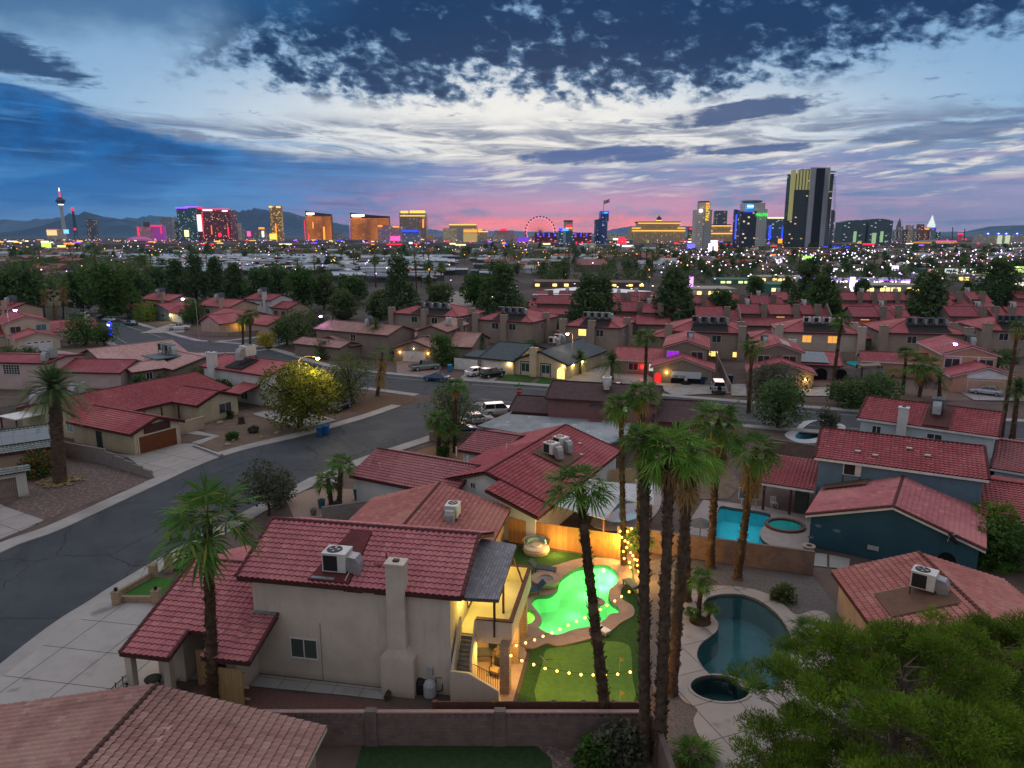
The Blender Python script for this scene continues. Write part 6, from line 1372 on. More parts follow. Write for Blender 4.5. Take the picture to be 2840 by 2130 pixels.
# ------------------------------------------------------------------ string lights
BULB=lambda: em('string_bulb',(1.,.42,.07),7.)
def string(label,pts,zh,name='string_lights',cable=True,r=.075,col=None):
 P=[at(p,z) for p,z in zip(pts,zh)] if zh else pts; t=thing(name,label,'string lights',(P[0].x,P[0].y,0));
 if cable: MB().tube(P,.012,4).build('cable',TYRE,t)
 for p in P: m=MB(); m.ball(p - Vector((0,0,.07)),r,8); m.build('bulb',BULB,t)
 for i in range(2,len(P),4): point('string_glow',P[i] - Vector((0,0,.25)),52.,(1.,.50,.12),.12,t)
 return t
s1=[(455,800),(513,790),(570,773),(625,755),(677,733),(732,713),(780,690),(832,665),(882,642),(934,620),(985,596),(1027,570),(1070,543),(1117,517),(1158,489),(1205,461),(1285,390)]
string('string of warm bulbs crossing over the glowing green pool',[Y8(*p) for p in s1],[2.9 - .9*math.sin(math.pi*i/16) ** .7+.0 for i in range(17)])
s2=[(480,852),(547,882),(620,906),(690,930),(763,946),(837,958),(910,968),(985,970),(1060,970),(1135,965),(1212,952),(1282,945)]
string('string of warm bulbs hanging over the putting turf',[Y8(*p) for p in s2],[2.7 - 1.0*math.sin(math.pi*i/11) ** .7 for i in range(12)])
s3=[(1150,90),(1195,92),(1220,75),(1160,128),(1180,150),(1198,160),(1216,170),(1170,215),(1215,222),(1175,258),(1255,268),(1207,282),(1240,262),(1212,312),(1262,335),(1256,300),(1228,240),(1190,190)]
string('tangle of warm bulbs wrapped round the paired palms by the fence',[atY(Y8(*p),49.4 - .25*(i % 3)) for i,p in enumerate(s3)],None,cable=False,r=.085)
string('cluster of warm bulbs on the near leaning palm trunk',[atY(Y8(1284+6*(i % 2),945+i*12),33.3) for i in range(4)],None,cable=False,r=.06)
v=at(Y8(1215,330)); point('palm_glow',(v.x - .3,v.y+1.2,1.6),850.,(1.,.50,.10),.3); point('palm_glow',(v.x - 2.2,v.y+2.6,1.2),480.,(1.,.52,.12),.4); point('fence_glow',(3.5,52.6,.8),240.,(1.,.55,.14),.4); point('palm_glow',(v.x+.4,v.y - 2.2,1.6),420.,(1.,.50,.10),.3)
# ------------------------------------------------------------------ pool yard furniture
v=at(Y8(635,225)); t=thing('daybed','round cream daybed with striped cushions against the plank fence','daybed',v); m=MB(); m.lathe([(1.0,.05),(1.08,.3),(1.02,.42)],v,28); m.build('base',pm('wicker_cream',(.42,.35,.25),(.34,.28,.2),14.,.8,.5,60.),t)
m=MB(); m.lathe([(1.0,.42),(1.02,.5),(.98,.56),(.5,.575)],v,28); m.build('mattress',pm('cream_cushion',(.55,.47,.36),(.5,.43,.33),2.),t); m=MB(); m.lathe([(.45,.58),(.45,.66),(.4,.7)],v,20); m.build('ottoman',pm('cream_cushion',(.55,.47,.36)),t)
m=MB()
for k in range(13): a0,a1=R(10+k*12.3),R(10+(k+1)*12.3); m.add([(v.x+r_*math.cos(a),v.y+r_*math.sin(a),z) for a in (a0,a1) for r_,z in ((1.0,.4),(1.15,1.02),(1.02,1.04),(.92,.45))],[[0,4,5,1],[1,5,6,2],[2,6,7,3]])
m.build('backrest',pm('wicker_cream',(.42,.35,.25)),t)
STR=block_mat('striped_cushion',(.10,.26,.32),(.42,.46,.42),9.,.09,(.3,.4,.42),0.)
for k in range(5): a=R(35+k*27); T_=Matrix.Translation((v.x+.78*math.cos(a),v.y+.78*math.sin(a),.78)) @ Matrix.Rotation(a+math.pi/2,4,'Z') @ Matrix.Rotation(R(-20),4,'X'); MB(T_).prism([(-.25,-.08),(.25,-.08),(.25,.08),(-.25,.08)],-.2,.22).build('cushion',STR,t)
def chaise(p,rz,label):
 v=at(p,.12); t=thing('sun_lounger',label,'sun lounger',(v.x,v.y,.12),'navy sun loungers',rz); T=Matrix.Translation((v.x,v.y,.12)) @ Matrix.Rotation(rz,4,'Z'); NV=pm('navy_sling',(.025,.045,.075),(.035,.06,.095),5.,.8)
 MB(T).bx(-.4,1.15,-.33,.33,.32,.40).build('seat',NV,t); m=MB(T); m.add([(-.4,-.33,.34),(-.4,.33,.34),(-.95,.33,.82),(-.95,-.33,.82),(-.4,-.33,.41),(-.4,.33,.41),(-.9,.33,.87),(-.9,-.33,.87)],[[0,3,2,1],[4,5,6,7],[0,4,7,3],[1,2,6,5],[2,3,7,6]]); m.build('backrest',NV,t)
 for x in (-.35,1.08):
  for y in (-.28,.28): MB(T).bx(x - .03,x+.03,y - .03,y+.03,0,.32).build('leg',DARKMETAL,t)
 return t
chaise(Y8(665,345),R(-18),'navy sun lounger between the daybed and the fire pit'); chaise(Y8(612,480),R(-160),'navy sun lounger half hidden beside the balcony parapet'); chaise(Y8(1235,460),R(110),'navy sun lounger in the shade of the palm trunks')
v=at(Y8(690,425)); t=thing('fire_pit','round raised fire pit with grey stones at the pool edge','fire pit',v); m=MB(); m.lathe([(.98,0),(.98,.46)],v,28); m.build('ring_wall',block_mat('green_blue_tiles',(.05,.13,.10),(.03,.08,.12),.2,.2,(.2,.18,.15),0.),t)
m=MB(); V=[]; n=28
for r_,z in ((1.04,.46),(1.04,.54),(.58,.54),(.55,.36)): V += [(v.x+r_*math.cos(6.2832*k/n),v.y+r_*math.sin(6.2832*k/n),z) for k in range(n)]
m.add(V,[[i*n+k,i*n+(k+1) % n,(i+1)*n+(k+1) % n,(i+1)*n+k] for i in range(3) for k in range(n)]); m.build('coping',DECKC,t); m=MB(); m.lathe([(.57,.3),(.57,.40),(.3,.43)],v,20); m.build('stones',pm('grey_stones',(.42,.42,.42),(.10,.10,.10),16.,.9,.8,25.),t)
v=at(Y8(1003,545)); t=thing('pool_table','tan round stone stool standing in the green pool','pool stool',(v.x,v.y,-1.2)); MB().lathe([(.25,-1.2),(.25,.1),(.58,.14),(.62,.22),(.55,.27)],(v.x,v.y,0),16).build('top',DECKC,t)
v=at(Y8(1000,610),.12); t=thing('pool_handrail','white curved handrail at the green pool steps','handrail',v); MB().tube([v+Vector(q) for q in ((-.1,.9,-.3),(-.1,.75,.55),(0,.3,.85),(.1,-.3,.7),(.12,-.6,0))],.035,6).build('tube',WHITE,t)
v=at(Y8(1040,715),.12); t=thing('pool_slab','white diving board at the near edge of the green pool','diving board',v); MB(Matrix.Translation(v) @ Matrix.Rotation(R(38),4,'Z')).bx(-.25,.25,-.55,.65,.22,.30).build('board',WHITE,t); MB(Matrix.Translation(v) @ Matrix.Rotation(R(38),4,'Z')).bx(-.2,.2,-.5,-.1,0,.22).build('base',CONC,t)
for p,lab in ((Y8(1146,950),'yellow golf flag near the hanging bulbs'),(Y8(1148,1160),'yellow golf flag at the lower edge of the putting turf')):
 v=at(p,.05); t=thing('golf_flag',lab,'golf flag',v,'golf flags'); MB().tube([v,v+Vector((0,0,.85))],.012,5).build('stick',WHITE,t); MB().add([v+Vector((0,0,.85)),v+Vector((.26,.03,.72)),v+Vector((.24,.03,.58)),v+Vector((0,0,.55))],[[0,1,2,3]]).build('cloth',pm('yellow_cloth',(.55,.45,.08)),t)
v=at(Y8(690,880),.05); t=thing('golf_club','pair of golf clubs lying crossed on the turf','golf clubs',v); MB().tube([v+Vector((-.3,.3,.03)),v+Vector((.1,-.45,.05))],.016,5).build('shaft',GALV,t); MB().tube([v+Vector((.0,-.1,.03)),v+Vector((.5,-.12,.05))],.016,5).build('shaft',DARKMETAL,t)
for i,(p,rz,lab) in enumerate((((388,870),40,'black patio chair nearest the pillar'),((392,985),-30,'black patio chair below the stair railing'))):
 v=at(Y8(*p)); T=Matrix.Translation(v) @ Matrix.Rotation(R(rz),4,'Z'); t=thing('patio_chair',lab,'chair',v,'patio chairs'); MB(T).bx(-.3,.3,-.3,.3,.36,.46).build('seat',pm('tan_pad',(.3,.22,.12)),t); m=MB(T); m.bx(-.3,.3,.24,.32,.46,1.05); m.build('backrest',DARKMETAL,t)
 for x in (-.3,.3): MB(T).tube([(x,-.3,.3),(x,-.32,.66),(x,.28,.7)],.03,5).build('armrest',DARKMETAL,t)
 for x in (-.25,.25):
  for y in (-.25,.25): MB(T).bx(x - .03,x+.03,y - .03,y+.03,.06,.36).build('leg',DARKMETAL,t)
v=at(Y8(310,905)); t=thing('patio_table','dark patio table under the balcony','table',v); MB().bx(v.x - .55,v.x+.55,v.y - .45,v.y+.45,.70,.76).build('tabletop',DARKMETAL,t)
for x in (-.5,.5):
 for y in (-.4,.4): MB().bx(v.x+x - .03,v.x+x+.03,v.y+y - .03,v.y+y+.03,.06,.70).build('leg',DARKMETAL,t)
for p,r_,h_,col,lab in (((1975,1110),.36,1.05,(.30,.33,.34),'grey pool filter tank beside the stair wall'),((1920,1080),.38,.9,(.02,.02,.022),'black pool filter tank against the cream wall')):
 v=at(Y7(*p)); t=thing('pool_filter',lab,'pool filter',v,'pool filters'); MB().lathe([(r_*.9,.05),(r_,.15),(r_,h_*.7),(r_*.75,h_*.9),(.08,h_)],v,16).build('tank',pm('tank_'+lab[:5],col,tuple(c*1.3 for c in col),4.,.5),t); MB().tube([v+Vector((r_,0,.3)),v+Vector((r_+.3,.1,.3)),v+Vector((r_+.35,.3,1.1))],.04,6).build('pipe',DARKMETAL,t)
def binn(p,col,lab,s=1.,rz=0.):
 v=at(p); t=thing('wheelie_bin',lab,'bin',v,'wheelie bins'); T=Matrix.Translation(v) @ Matrix.Rotation(rz,4,'Z') @ Matrix.Scale(s,4); P=pm('bin_%d%d' % (int(col[1]*99),int(col[2]*99)),col,tuple(c*1.2 for c in col),3.,.5)
 m=MB(T); m.add([(-.24,-.26,.05),(.24,-.26,.05),(.24,.26,.05),(-.24,.26,.05),(-.31,-.36,1.0),(.31,-.36,1.0),(.31,.34,1.0),(-.31,.34,1.0)],[[3,2,1,0],[0,1,5,4],[1,2,6,5],[2,3,7,6],[3,0,4,7]]); m.build('body',P,t)
 m=MB(T); m.prism([(-.33,-.38),(.33,-.38),(.33,.38),(-.33,.38)],1.0,lambda x,y: 1.05+.08*(y+.38)); m.build('lid',P,t)
 for x in (-.25,.25): MB(T).tube([(x - .03,.3,.1),(x+.03,.3,.1)],.1,8).build('wheel',TYRE,t)
binn(D(2068,255),(.015,.07,.18),'left of two blue bins by the driveway kerb',1.15); binn(D(2108,245),(.015,.09,.22),'right of two blue bins by the driveway kerb',1.15)
binn(E(100,895),(.02,.12,.16),'teal bin beside the wall of the white house',1.1); binn(T1(545,925),(.02,.16,.32),'blue bin behind the blue sedan',1.25); binn(T2(912,985),(.012,.03,.07),'dark blue bin left of the pale off-roader',1.3); binn(T2(962,985),(.015,.06,.16),'blue bin next to the pale off-roader',1.3); binn(T2(1195,965),(.012,.03,.07),'dark bin beyond the tan side wall',1.3)
def pot(p,r_,h_,col,lab):
 v=at(p); t=thing('plant_pot',lab,'pot',v,'plant pots'); MB().lathe([(r_*.7,0),(r_*.9,h_*.5),(r_,h_),(r_*1.12,h_*1.02),(r_*1.1,h_*1.12),(r_*.8,h_*1.1)],v,14).build('bowl',pm('pot_%d' % int(col[0]*990+col[2]*99),col,tuple(c*.8 for c in col),4.),t); MB().lathe([(r_*.85,h_*1.0),(r_*.5,h_*1.12)],v,10).build('soil',pm('dark_soil',(.05,.04,.033)),t)
pot(D(2078,720),.34,.75,(.03,.10,.13),'teal pot left of the short palms'); pot(D(2182,730),.4,.7,(.015,.015,.017),'black pot at the foot of the short palms'); pot(G(822,1228),.45,.42,(.40,.33,.27),'pale round planter at the corner of the blue house'); pot(G(850,1105),.3,.6,(.16,.12,.10),'brown planter farther along the blue wall'); pot(Y7(280,1045),.42,.45,(.012,.03,.022),'dark green tub on the porch floor'); pot(D(2025,765),.3,.55,(.15,.13,.12),'grey block pot on the tan gravel')
v=at(G(595,945)); t=thing('plastic_chair','white plastic chair under the blue house patio roof','chair',v); MB().bx(v.x - .27,v.x+.27,v.y - .27,v.y+.27,.42,.47).build('seat',WHITE,t); MB().bx(v.x - .27,v.x+.27,v.y+.24,v.y+.3,.47,.95).build('backrest',WHITE,t)
for x in (-.24,.24):
 for y in (-.24,.24): MB().bx(v.x+x - .03,v.x+x+.03,v.y+y - .03,v.y+y+.03,0,.42).build('leg',WHITE,t)
v=at(G(435,930)); t=thing('pool_goal','white framed net goal standing behind the turquoise pool','goal',v); m=MB()
for a,b in (((-1.,0,.6),(1.,0,.5)),((-1.,0,1.7),(1.,0,1.4)),((-1.,0,.6),(-1.,0,1.7)),((1.,0,.5),(1.,0,1.4)),((-.7,0,0),(-.7,0,.6)),((.7,0,0),(.7,0,.5))): m.tube([v+Vector(a),v+Vector(b)],.05,5)
m.build('frame',WHITE,t); MB().add([v+Vector(q) for q in ((-1,.02,.6),(1,.02,.5),(1,.02,1.4),(-1,.02,1.7))],[[0,1,2,3]]).build('net',pm('grey_net',(.10,.16,.20)),t)
v=g.wp(9.9,-.5,3.05); t=thing('satellite_dish','dark satellite dish on the long red roof edge','satellite dish',v); T_=Matrix.Translation(v) @ Matrix.Rotation(R(60),4,'Y'); MB(T_).lathe([(.05,0),(.3,.04),(.52,.14),(.5,.16)],(0,0,.3),14).build('dish',DARKMETAL,t); MB().tube([v,v+Vector((.1,0,.4)),v+Vector((.75,0,.7))],.03,5).build('arm',GALV,t)
v=at(G(470,1265),.12); t=thing('pool_board','white diving board over the turquoise pool','diving board',v); MB(Matrix.Translation(v) @ Matrix.Rotation(R(10),4,'Z')).bx(-.3,.3,-.6,.9,.3,.38).build('board',WHITE,t); MB(Matrix.Translation(v) @ Matrix.Rotation(R(10),4,'Z')).bx(-.22,.22,-.6,-.2,0,.3).build('base',WHITE,t)
v=at(D(1330,345),.15); t=thing('fallen_pole','grey wrapped pole lying across the driveway edge','pole',v); a,b=at(D(1252,318),.2),at(D(1425,380),.2); MB().tube([a,lerp(a,b,.5)+Vector((0,0,.05)),b],[.16,.2,.17],8).build('pole',GALV,t); MB().tube([lerp(a,b,.75),lerp(a,b,1.04)],.24,8).build('base',GALV,t)
for p,s_ in (((1420,175),.5),((1850,190),.45),((1790,240),.4),((1470,315),.4),((1510,285),.3),((1690,265),.3)):
 v=at(D(*p)); m=MB(); m.ball(v+Vector((0,0,s_*.25)),s_,7,.6); tag(m.build('boulder',pm('boulder',(.30,.24,.20),(.20,.16,.13),3.,.95,.6,12.),None,v),'rounded boulder lying in the stony front yard','boulder','boulders in the stony front yard')
v=at(D(1560,175)); t=thing('tree_stump','short sawn tree stump in the stony front yard','stump',v); MB().lathe([(.55,0),(.42,.3),(.40,.95),(.3,1.0)],v,12).build('trunk',TBARK,t)
# hammered-together bits by the balcony house: planks, timber edging
for i,(a,b,w,col) in enumerate((((1010,945),(1100,950),.28,(.06,.07,.07)),((1100,940),(1265,945),.22,(.16,.05,.045)),((1150,955),(1320,970),.16,(.45,.46,.47)),((1180,965),(1395,980),.15,(.35,.17,.10)))):
 p,q=at(Y7(*a),.1),at(Y7(*b),.1); d=(q - p).normalized(); n=Vector((-d.y,d.x,0))*w; m=MB(); m.prism([tuple((p - n)[:2]),tuple((q - n)[:2]),tuple((q+n)[:2]),tuple((p+n)[:2])],.06,.12+.03*i); tag(m.build('plank',pm('plank_%d' % i,col,tuple(c*.7 for c in col),5.),None,p),('dark tile sheet','maroon board','white board','orange board')[i]+' lying along the foot of the cream wall','board')
p,q=at(Y7(1745,1080)),at(Y7(1775,1010)); m=MB(); m.tube([p+Vector((-.2,-.9,.25)),q+Vector((0,.6,.25))],.16,4); tag(m.build('timber',pm('old_timber',(.06,.042,.03),(.04,.03,.022),6.),None,p),'old dark timber beam edging the pool equipment','timber')
t=thing('pergola','flat slatted pergola beside the small backyard pool','pergola',at(T3(630,830))); a,b,c,d_=(at(T3(*q),2.4) for q in ((505,775),(730,765),(760,790),(560,800))); MB().prism([tuple(q[:2]) for q in (a,b,c,d_)],2.35,2.5).build('roof',pm('weathered_slats',(.22,.18,.15),(.16,.13,.11),6.),t)
for q in (a,b,c,d_): MB().bx(q.x - .1,q.x+.1,q.y - .1,q.y+.1,0,2.35).build('post',DARKMETAL,t)
pool('swimming_pool','small turquoise backyard pool behind the block wall',[tuple(at(T3(*q),0)[:2]) for q in ((395,770),(520,772),(560,815),(545,830))],-.05,pm('turquoise_shell',(.06,.50,.55)),water_mat('pool_water_blue',(.62,.97,1.)),zt=.5,zw=.3)
t=thing('patio_umbrella','closed grey patio umbrella by the turquoise pool','umbrella',at(G(115,1200))); v=at(G(115,1200)); MB().tube([v,v+Vector((0,0,2.5))],.03,6).build('pole',DARKMETAL,t); MB().lathe([(1.1,2.0),(.6,2.25),(.05,2.5)],v,8).build('canopy',pm('grey_canvas',(.13,.13,.125),(.1,.1,.1),3.),t)
# gateway and grey tiled house at the left edge
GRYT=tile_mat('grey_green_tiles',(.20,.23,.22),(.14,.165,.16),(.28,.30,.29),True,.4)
h=Hs('grey tiled house with solar panels at the left edge',tuple(at(D(-330,420),2.6)[:2]),36,TANW,GRYT,BROWNTRIM,geo=True)
h.block(.3,9.2,.4,9.,2.6,'gx',.3,.5); h.part('solar_panel',SOL,lambda m: m.add([(3.4,1.2,3.22),(8.8,1.2,3.22),(8.8,3.9,4.03),(3.4,3.9,4.03)],[[0,1,2,3]],[[(0,0),(5,0),(5,3),(0,3)]])); h.done()
v=at(D(60,660)); t=thing('garden_gateway','arched iron gate under a small grey tile roof','gateway',v); m=MB(); u=Vector((.80,.60,0));
for s0,s1 in ((-2.6,-.75),(.75,1.6)): p,q=v+u*s0,v+u*s1; m.prism([(p.x,p.y),(q.x,q.y),(q.x - .3,q.y+.4),(p.x - .3,p.y+.4)],0,2.5)
p,q=v - u*.75,v+u*.75; m.prism([(p.x,p.y),(q.x,q.y),(q.x - .3,q.y+.4),(p.x - .3,p.y+.4)],2.05,2.5); m.build('wall',STUC('pale_gate',(.46,.44,.40)),t)
m=MB(); a,b=v - u*3.,v+u*2.; n_=Vector((-.6,.8,0)); roof_plane(m,a - n_*.3+Vector((0,0,2.5)),b - n_*.3+Vector((0,0,2.5)),b+n_*.9+Vector((0,0,2.85)),a+n_*.9+Vector((0,0,2.85))); m.build('roof',GRYT,t); m=MB()
for i in range(9): p=v+u*(-.7+i*.175); m.tube([(p.x,p.y,0),(p.x,p.y,1.75+.25*math.sin(math.pi*(i+.5)/9))],.015,4)
m.build('gate_bars',DARKMETAL,t)
# ------------------------------------------------------------------ palms
def pw(base,crown,label,kind='fan',Rpx=50.,near=True,seed=0,**k):
 """base and crown in pixels of the 2212-wide view"""
 b=at(W(*base)); c=atY(W(*crown),b.y); R_=Rpx/.7789*(b.y*math.cos(PITCH)+(CAMH - c.z)*math.sin(PITCH))/F
 return palm(b,c,label,kind,R_,near=near,seed=seed,**k)
pw((461,1522),(447,1118),'fan palm with a green crown in front of the red garage wing',Rpx=128,seed=3,r0=.31,r1=.25)
pw((1314,1588),(1250,1046),'fan palm leaning left in front of the green pool',Rpx=88,seed=4,r0=.29,r1=.21,leaf=PALM_G)
pw((1348,1222),(1341,872),'slim fan palm wrapped in bulbs, left of the pair by the plank fence',Rpx=48,seed=1,r0=.22,r1=.17,skirt=1)
pw((1378,1228),(1388,848),'slim fan palm wrapped in bulbs, right of the pair by the plank fence',Rpx=50,seed=2,r0=.22,r1=.17,skirt=1)
pw((1392,1640),(1392,948),'fan palm with the leftmost of the thick trunks beside the hanging bulbs',Rpx=68,seed=5,r0=.30,r1=.2,skirt=1,bark=BARKG)
pw((1424,1652),(1448,968),'fan palm with a bright yellow green crown in the middle of the trunk cluster',Rpx=92,seed=6,r0=.30,r1=.21,leaf=PALM_B,bark=BARKG,skirt=1)
pw((1450,1500),(1492,978),'fan palm leaning right in the trunk cluster with shaggy dead boots',Rpx=80,seed=7,r0=.31,r1=.24,leaf=PALM_B,skirt=2,bark=BARKG)
pw((1486,1300),(1478,1000),'fan palm straight behind the trunk cluster',Rpx=70,seed=8,r0=.27,r1=.21)
pw((1534,1228),(1553,905),'fan palm with drooping brown fronds left of the turquoise pool',Rpx=76,seed=9,r0=.3,r1=.22,skirt=2)
pw((1592,1252),(1632,968),'fan palm leaning right with a dead frond skirt by the turquoise pool',Rpx=70,seed=10,r0=.3,r1=.22,skirt=2)
pw((1508,1332),(1516,1250),'little fan palm on the island of the dark pool',Rpx=36,seed=3,r0=.16,r1=.14)
pw((1528,1345),(1536,1312),'low fan palm right of the little island palm',Rpx=22,seed=4,r0=.1,r1=.1); pw((1497,1345),(1493,1322),'low fan palm left of the little island palm',Rpx=20,seed=5,r0=.1,r1=.1)
pw((1388,1240),(1384,1162),'small fan palm glowing among the wrapped bulbs',Rpx=40,seed=2,r0=.13,r1=.11)
pw((716,1092),(708,1035),'short fan palm, left of the clump by the teal pot',Rpx=36,seed=6,r0=.22,r1=.2); pw((733,1095),(736,998),'tall fan palm of the clump by the black pot',Rpx=36,seed=7,r0=.22,r1=.2)
pw((982,978),(985,832),'slim tall fan palm in front of the feathery grove shrub',Rpx=30,seed=8,r0=.24,r1=.2,skirt=1); pw((947,984),(948,905),'bushy fan palm left in the street corner grove',Rpx=36,seed=9,r0=.26,r1=.22,skirt=1); pw((962,986),(970,925),'shorter fan palm in the middle of the street corner grove',Rpx=28,seed=10,r0=.24,r1=.2)
pw((130,1042),(116,838),'massive date palm with a studded trunk on the gravel yard','date',Rpx=104,seed=1,r0=.62,r1=.56,bark=BARKG,boots=900)
v=at(W(130,1042)); m=MB()
for i in range(160): a=rng.uniform(0,6.283); q=1.9*math.sqrt(rng.random()); m.ball((v.x+q*math.cos(a)*1.2,v.y+q*math.sin(a),.1+.12*(1 - q/2)),rng.uniform(.10,.2),5,.6)
tag(m.build('stone_ring',pm('tan_stones',(.26,.19,.10),(.18,.13,.075),3.,.95,0,1,isl=.5),None,v),'ring of tan stones heaped round the date palm foot','stones',kind='stuff')
MIDP=[((525,757),(524,690),'fan',22,'left of two thin fan palms at the side street corner'),((540,757),(541,678),'fan',22,'right of two thin fan palms at the side street corner'),((1392,868),(1397,728),'fan',36,'fan palm before the red tiled wing with red light'),((1322,822),(1322,782),'date',46,'date palm lit red from below'),
  ((1252,808),(1253,772),'date',34,'date palm by the lit arched porch'),((1617,892),(1625,748),'fan',32,'fan palm standing before the house with a garage lamp'),((1795,862),(1818,690),'fan',28,'tall fan palm leaning right in front of the solar array'),((1986,858),(1996,788),'fan',46,'big fan palm in the bushy clump by the tan garage'),
  ((1950,850),(1958,762),'fan',28,'thin leaning fan palm left of the bushy clump'),((2030,862),(2030,818),'date',40,'low drooping palm right of the bushy clump'),((1905,856),(1930,810),'fan',34,'low fan palm left of the bushy clump'),((2162,945),(2200,705),'fan',32,'tall fan palm with a brown collar at the right edge'),((2186,950),(2200,840),'date',48,'ragged palm at the right edge behind the tiled roof'),
  ((815,856),(826,762),'fan',38,'heavy fan palm with a long dead skirt'),((803,770),(812,706),'date',38,'date palm above the heavy skirted palm'),((137,690),(135,608),'fan',22,'tall skirted palm at the far left'),((97,692),(92,620),'fan',20,'left skirted palm at the far left'),((117,694),(116,655),'fan',18,'short skirted palm between the far left pair'),
  ((770,660),(772,648),'date',22,'yellowish young palm below the dark pine'),((820,660),(818,640),'date',28,'young palm left of the big dark pine'),((1725,752),(1728,742),'date',22,'stubby palm above the apartment wall'),((2195,870),(2200,830),'fan',34,'shaggy fan palm at the far right edge'),((1935,905),(1945,900),'fan',24,'small palm above the far tiled roof'),((2058,915),(2068,905),'date',30,'small feathery palm beyond the red tiled ridge')]
for i,(b,c,kd,rp,lab) in enumerate(MIDP):
 pw(b,c,lab,kd,rp,seed=i,near=i < 9 or rp > 40,r0=.28 if kd == 'fan' else .34,r1=.2,skirt=3 if 'skirt' in lab else 1 if kd == 'fan' and i % 2 else 0)
# ------------------------------------------------------------------ trees and shrubs
def tw(base,H_,Rm,label,leaf,kind='round',n=2600,size=.16,seed=0,**k):
 return tree(at(W(*base)),H_,Rm,label,leaf,kind,n,size,seed,**k)
tw((648,925),8.4,6.3,'broad leafy tree lit yellow by the hidden street lamp','golden',n=8000,size=.19,seed=1)
tw((690,905),6.2,1.6,'bare twiggy tree glowing beside the street lamp','grey','wide',n=160,size=.1,seed=2)
v=at(W(690,905)); t=thing('bare_tree','bare branching tree lit gold above the leafy tree','tree',v); m=MB(); r_=np.random.default_rng(5)
for i in range(46): a=r_.uniform(0,6.283); q=r_.uniform(.6,2.6); h_=r_.uniform(5.,8.4); m.tube([v+Vector((0,0,r_.uniform(1.8,3.6))),v+Vector((q*.55*math.cos(a),q*.55*math.sin(a),h_*.72)),v+Vector((q*math.cos(a),q*math.sin(a),h_*.93)),v+Vector((q*1.35*math.cos(a+.2),q*1.35*math.sin(a+.2),h_*.9))],[.07,.04,.02,.008],4)
m.tube([v,v+Vector((.05,0,3.6))],[.2,.13],7); m.build('branches',pm('pale_twigs',(.34,.27,.16),(.26,.20,.12),4.),t)
tw((762,872),7.6,4.6,'bushy feathery tree beside the skirted palm','olive',n=5200,size=.13,seed=3)
tw((725,872),5.,2.8,'lower rounded bush left of the feathery tree','olive',n=3000,size=.13,seed=33)
tw((985,950),7.4,4.1,'large feathery olive shrub in the street corner grove','olive','bush',n=6500,size=.11,seed=4)
tw((955,792),6.6,3.4,'round green tree on the pinkish driveway','green',n=3200,size=.17,seed=5)
tw((1032,765),4.4,2.6,'dark oleander behind the white gates','dark','bush',n=2600,size=.13,seed=6); tw((1006,770),2.6,2.2,'pink flowering shrub by the white gates','flower','bush',n=1800,size=.12,seed=7)
tw((912,718),5.6,4.6,'dark round bush before the first hipped apartment house','dark','ball',n=3400,size=.2,seed=8)
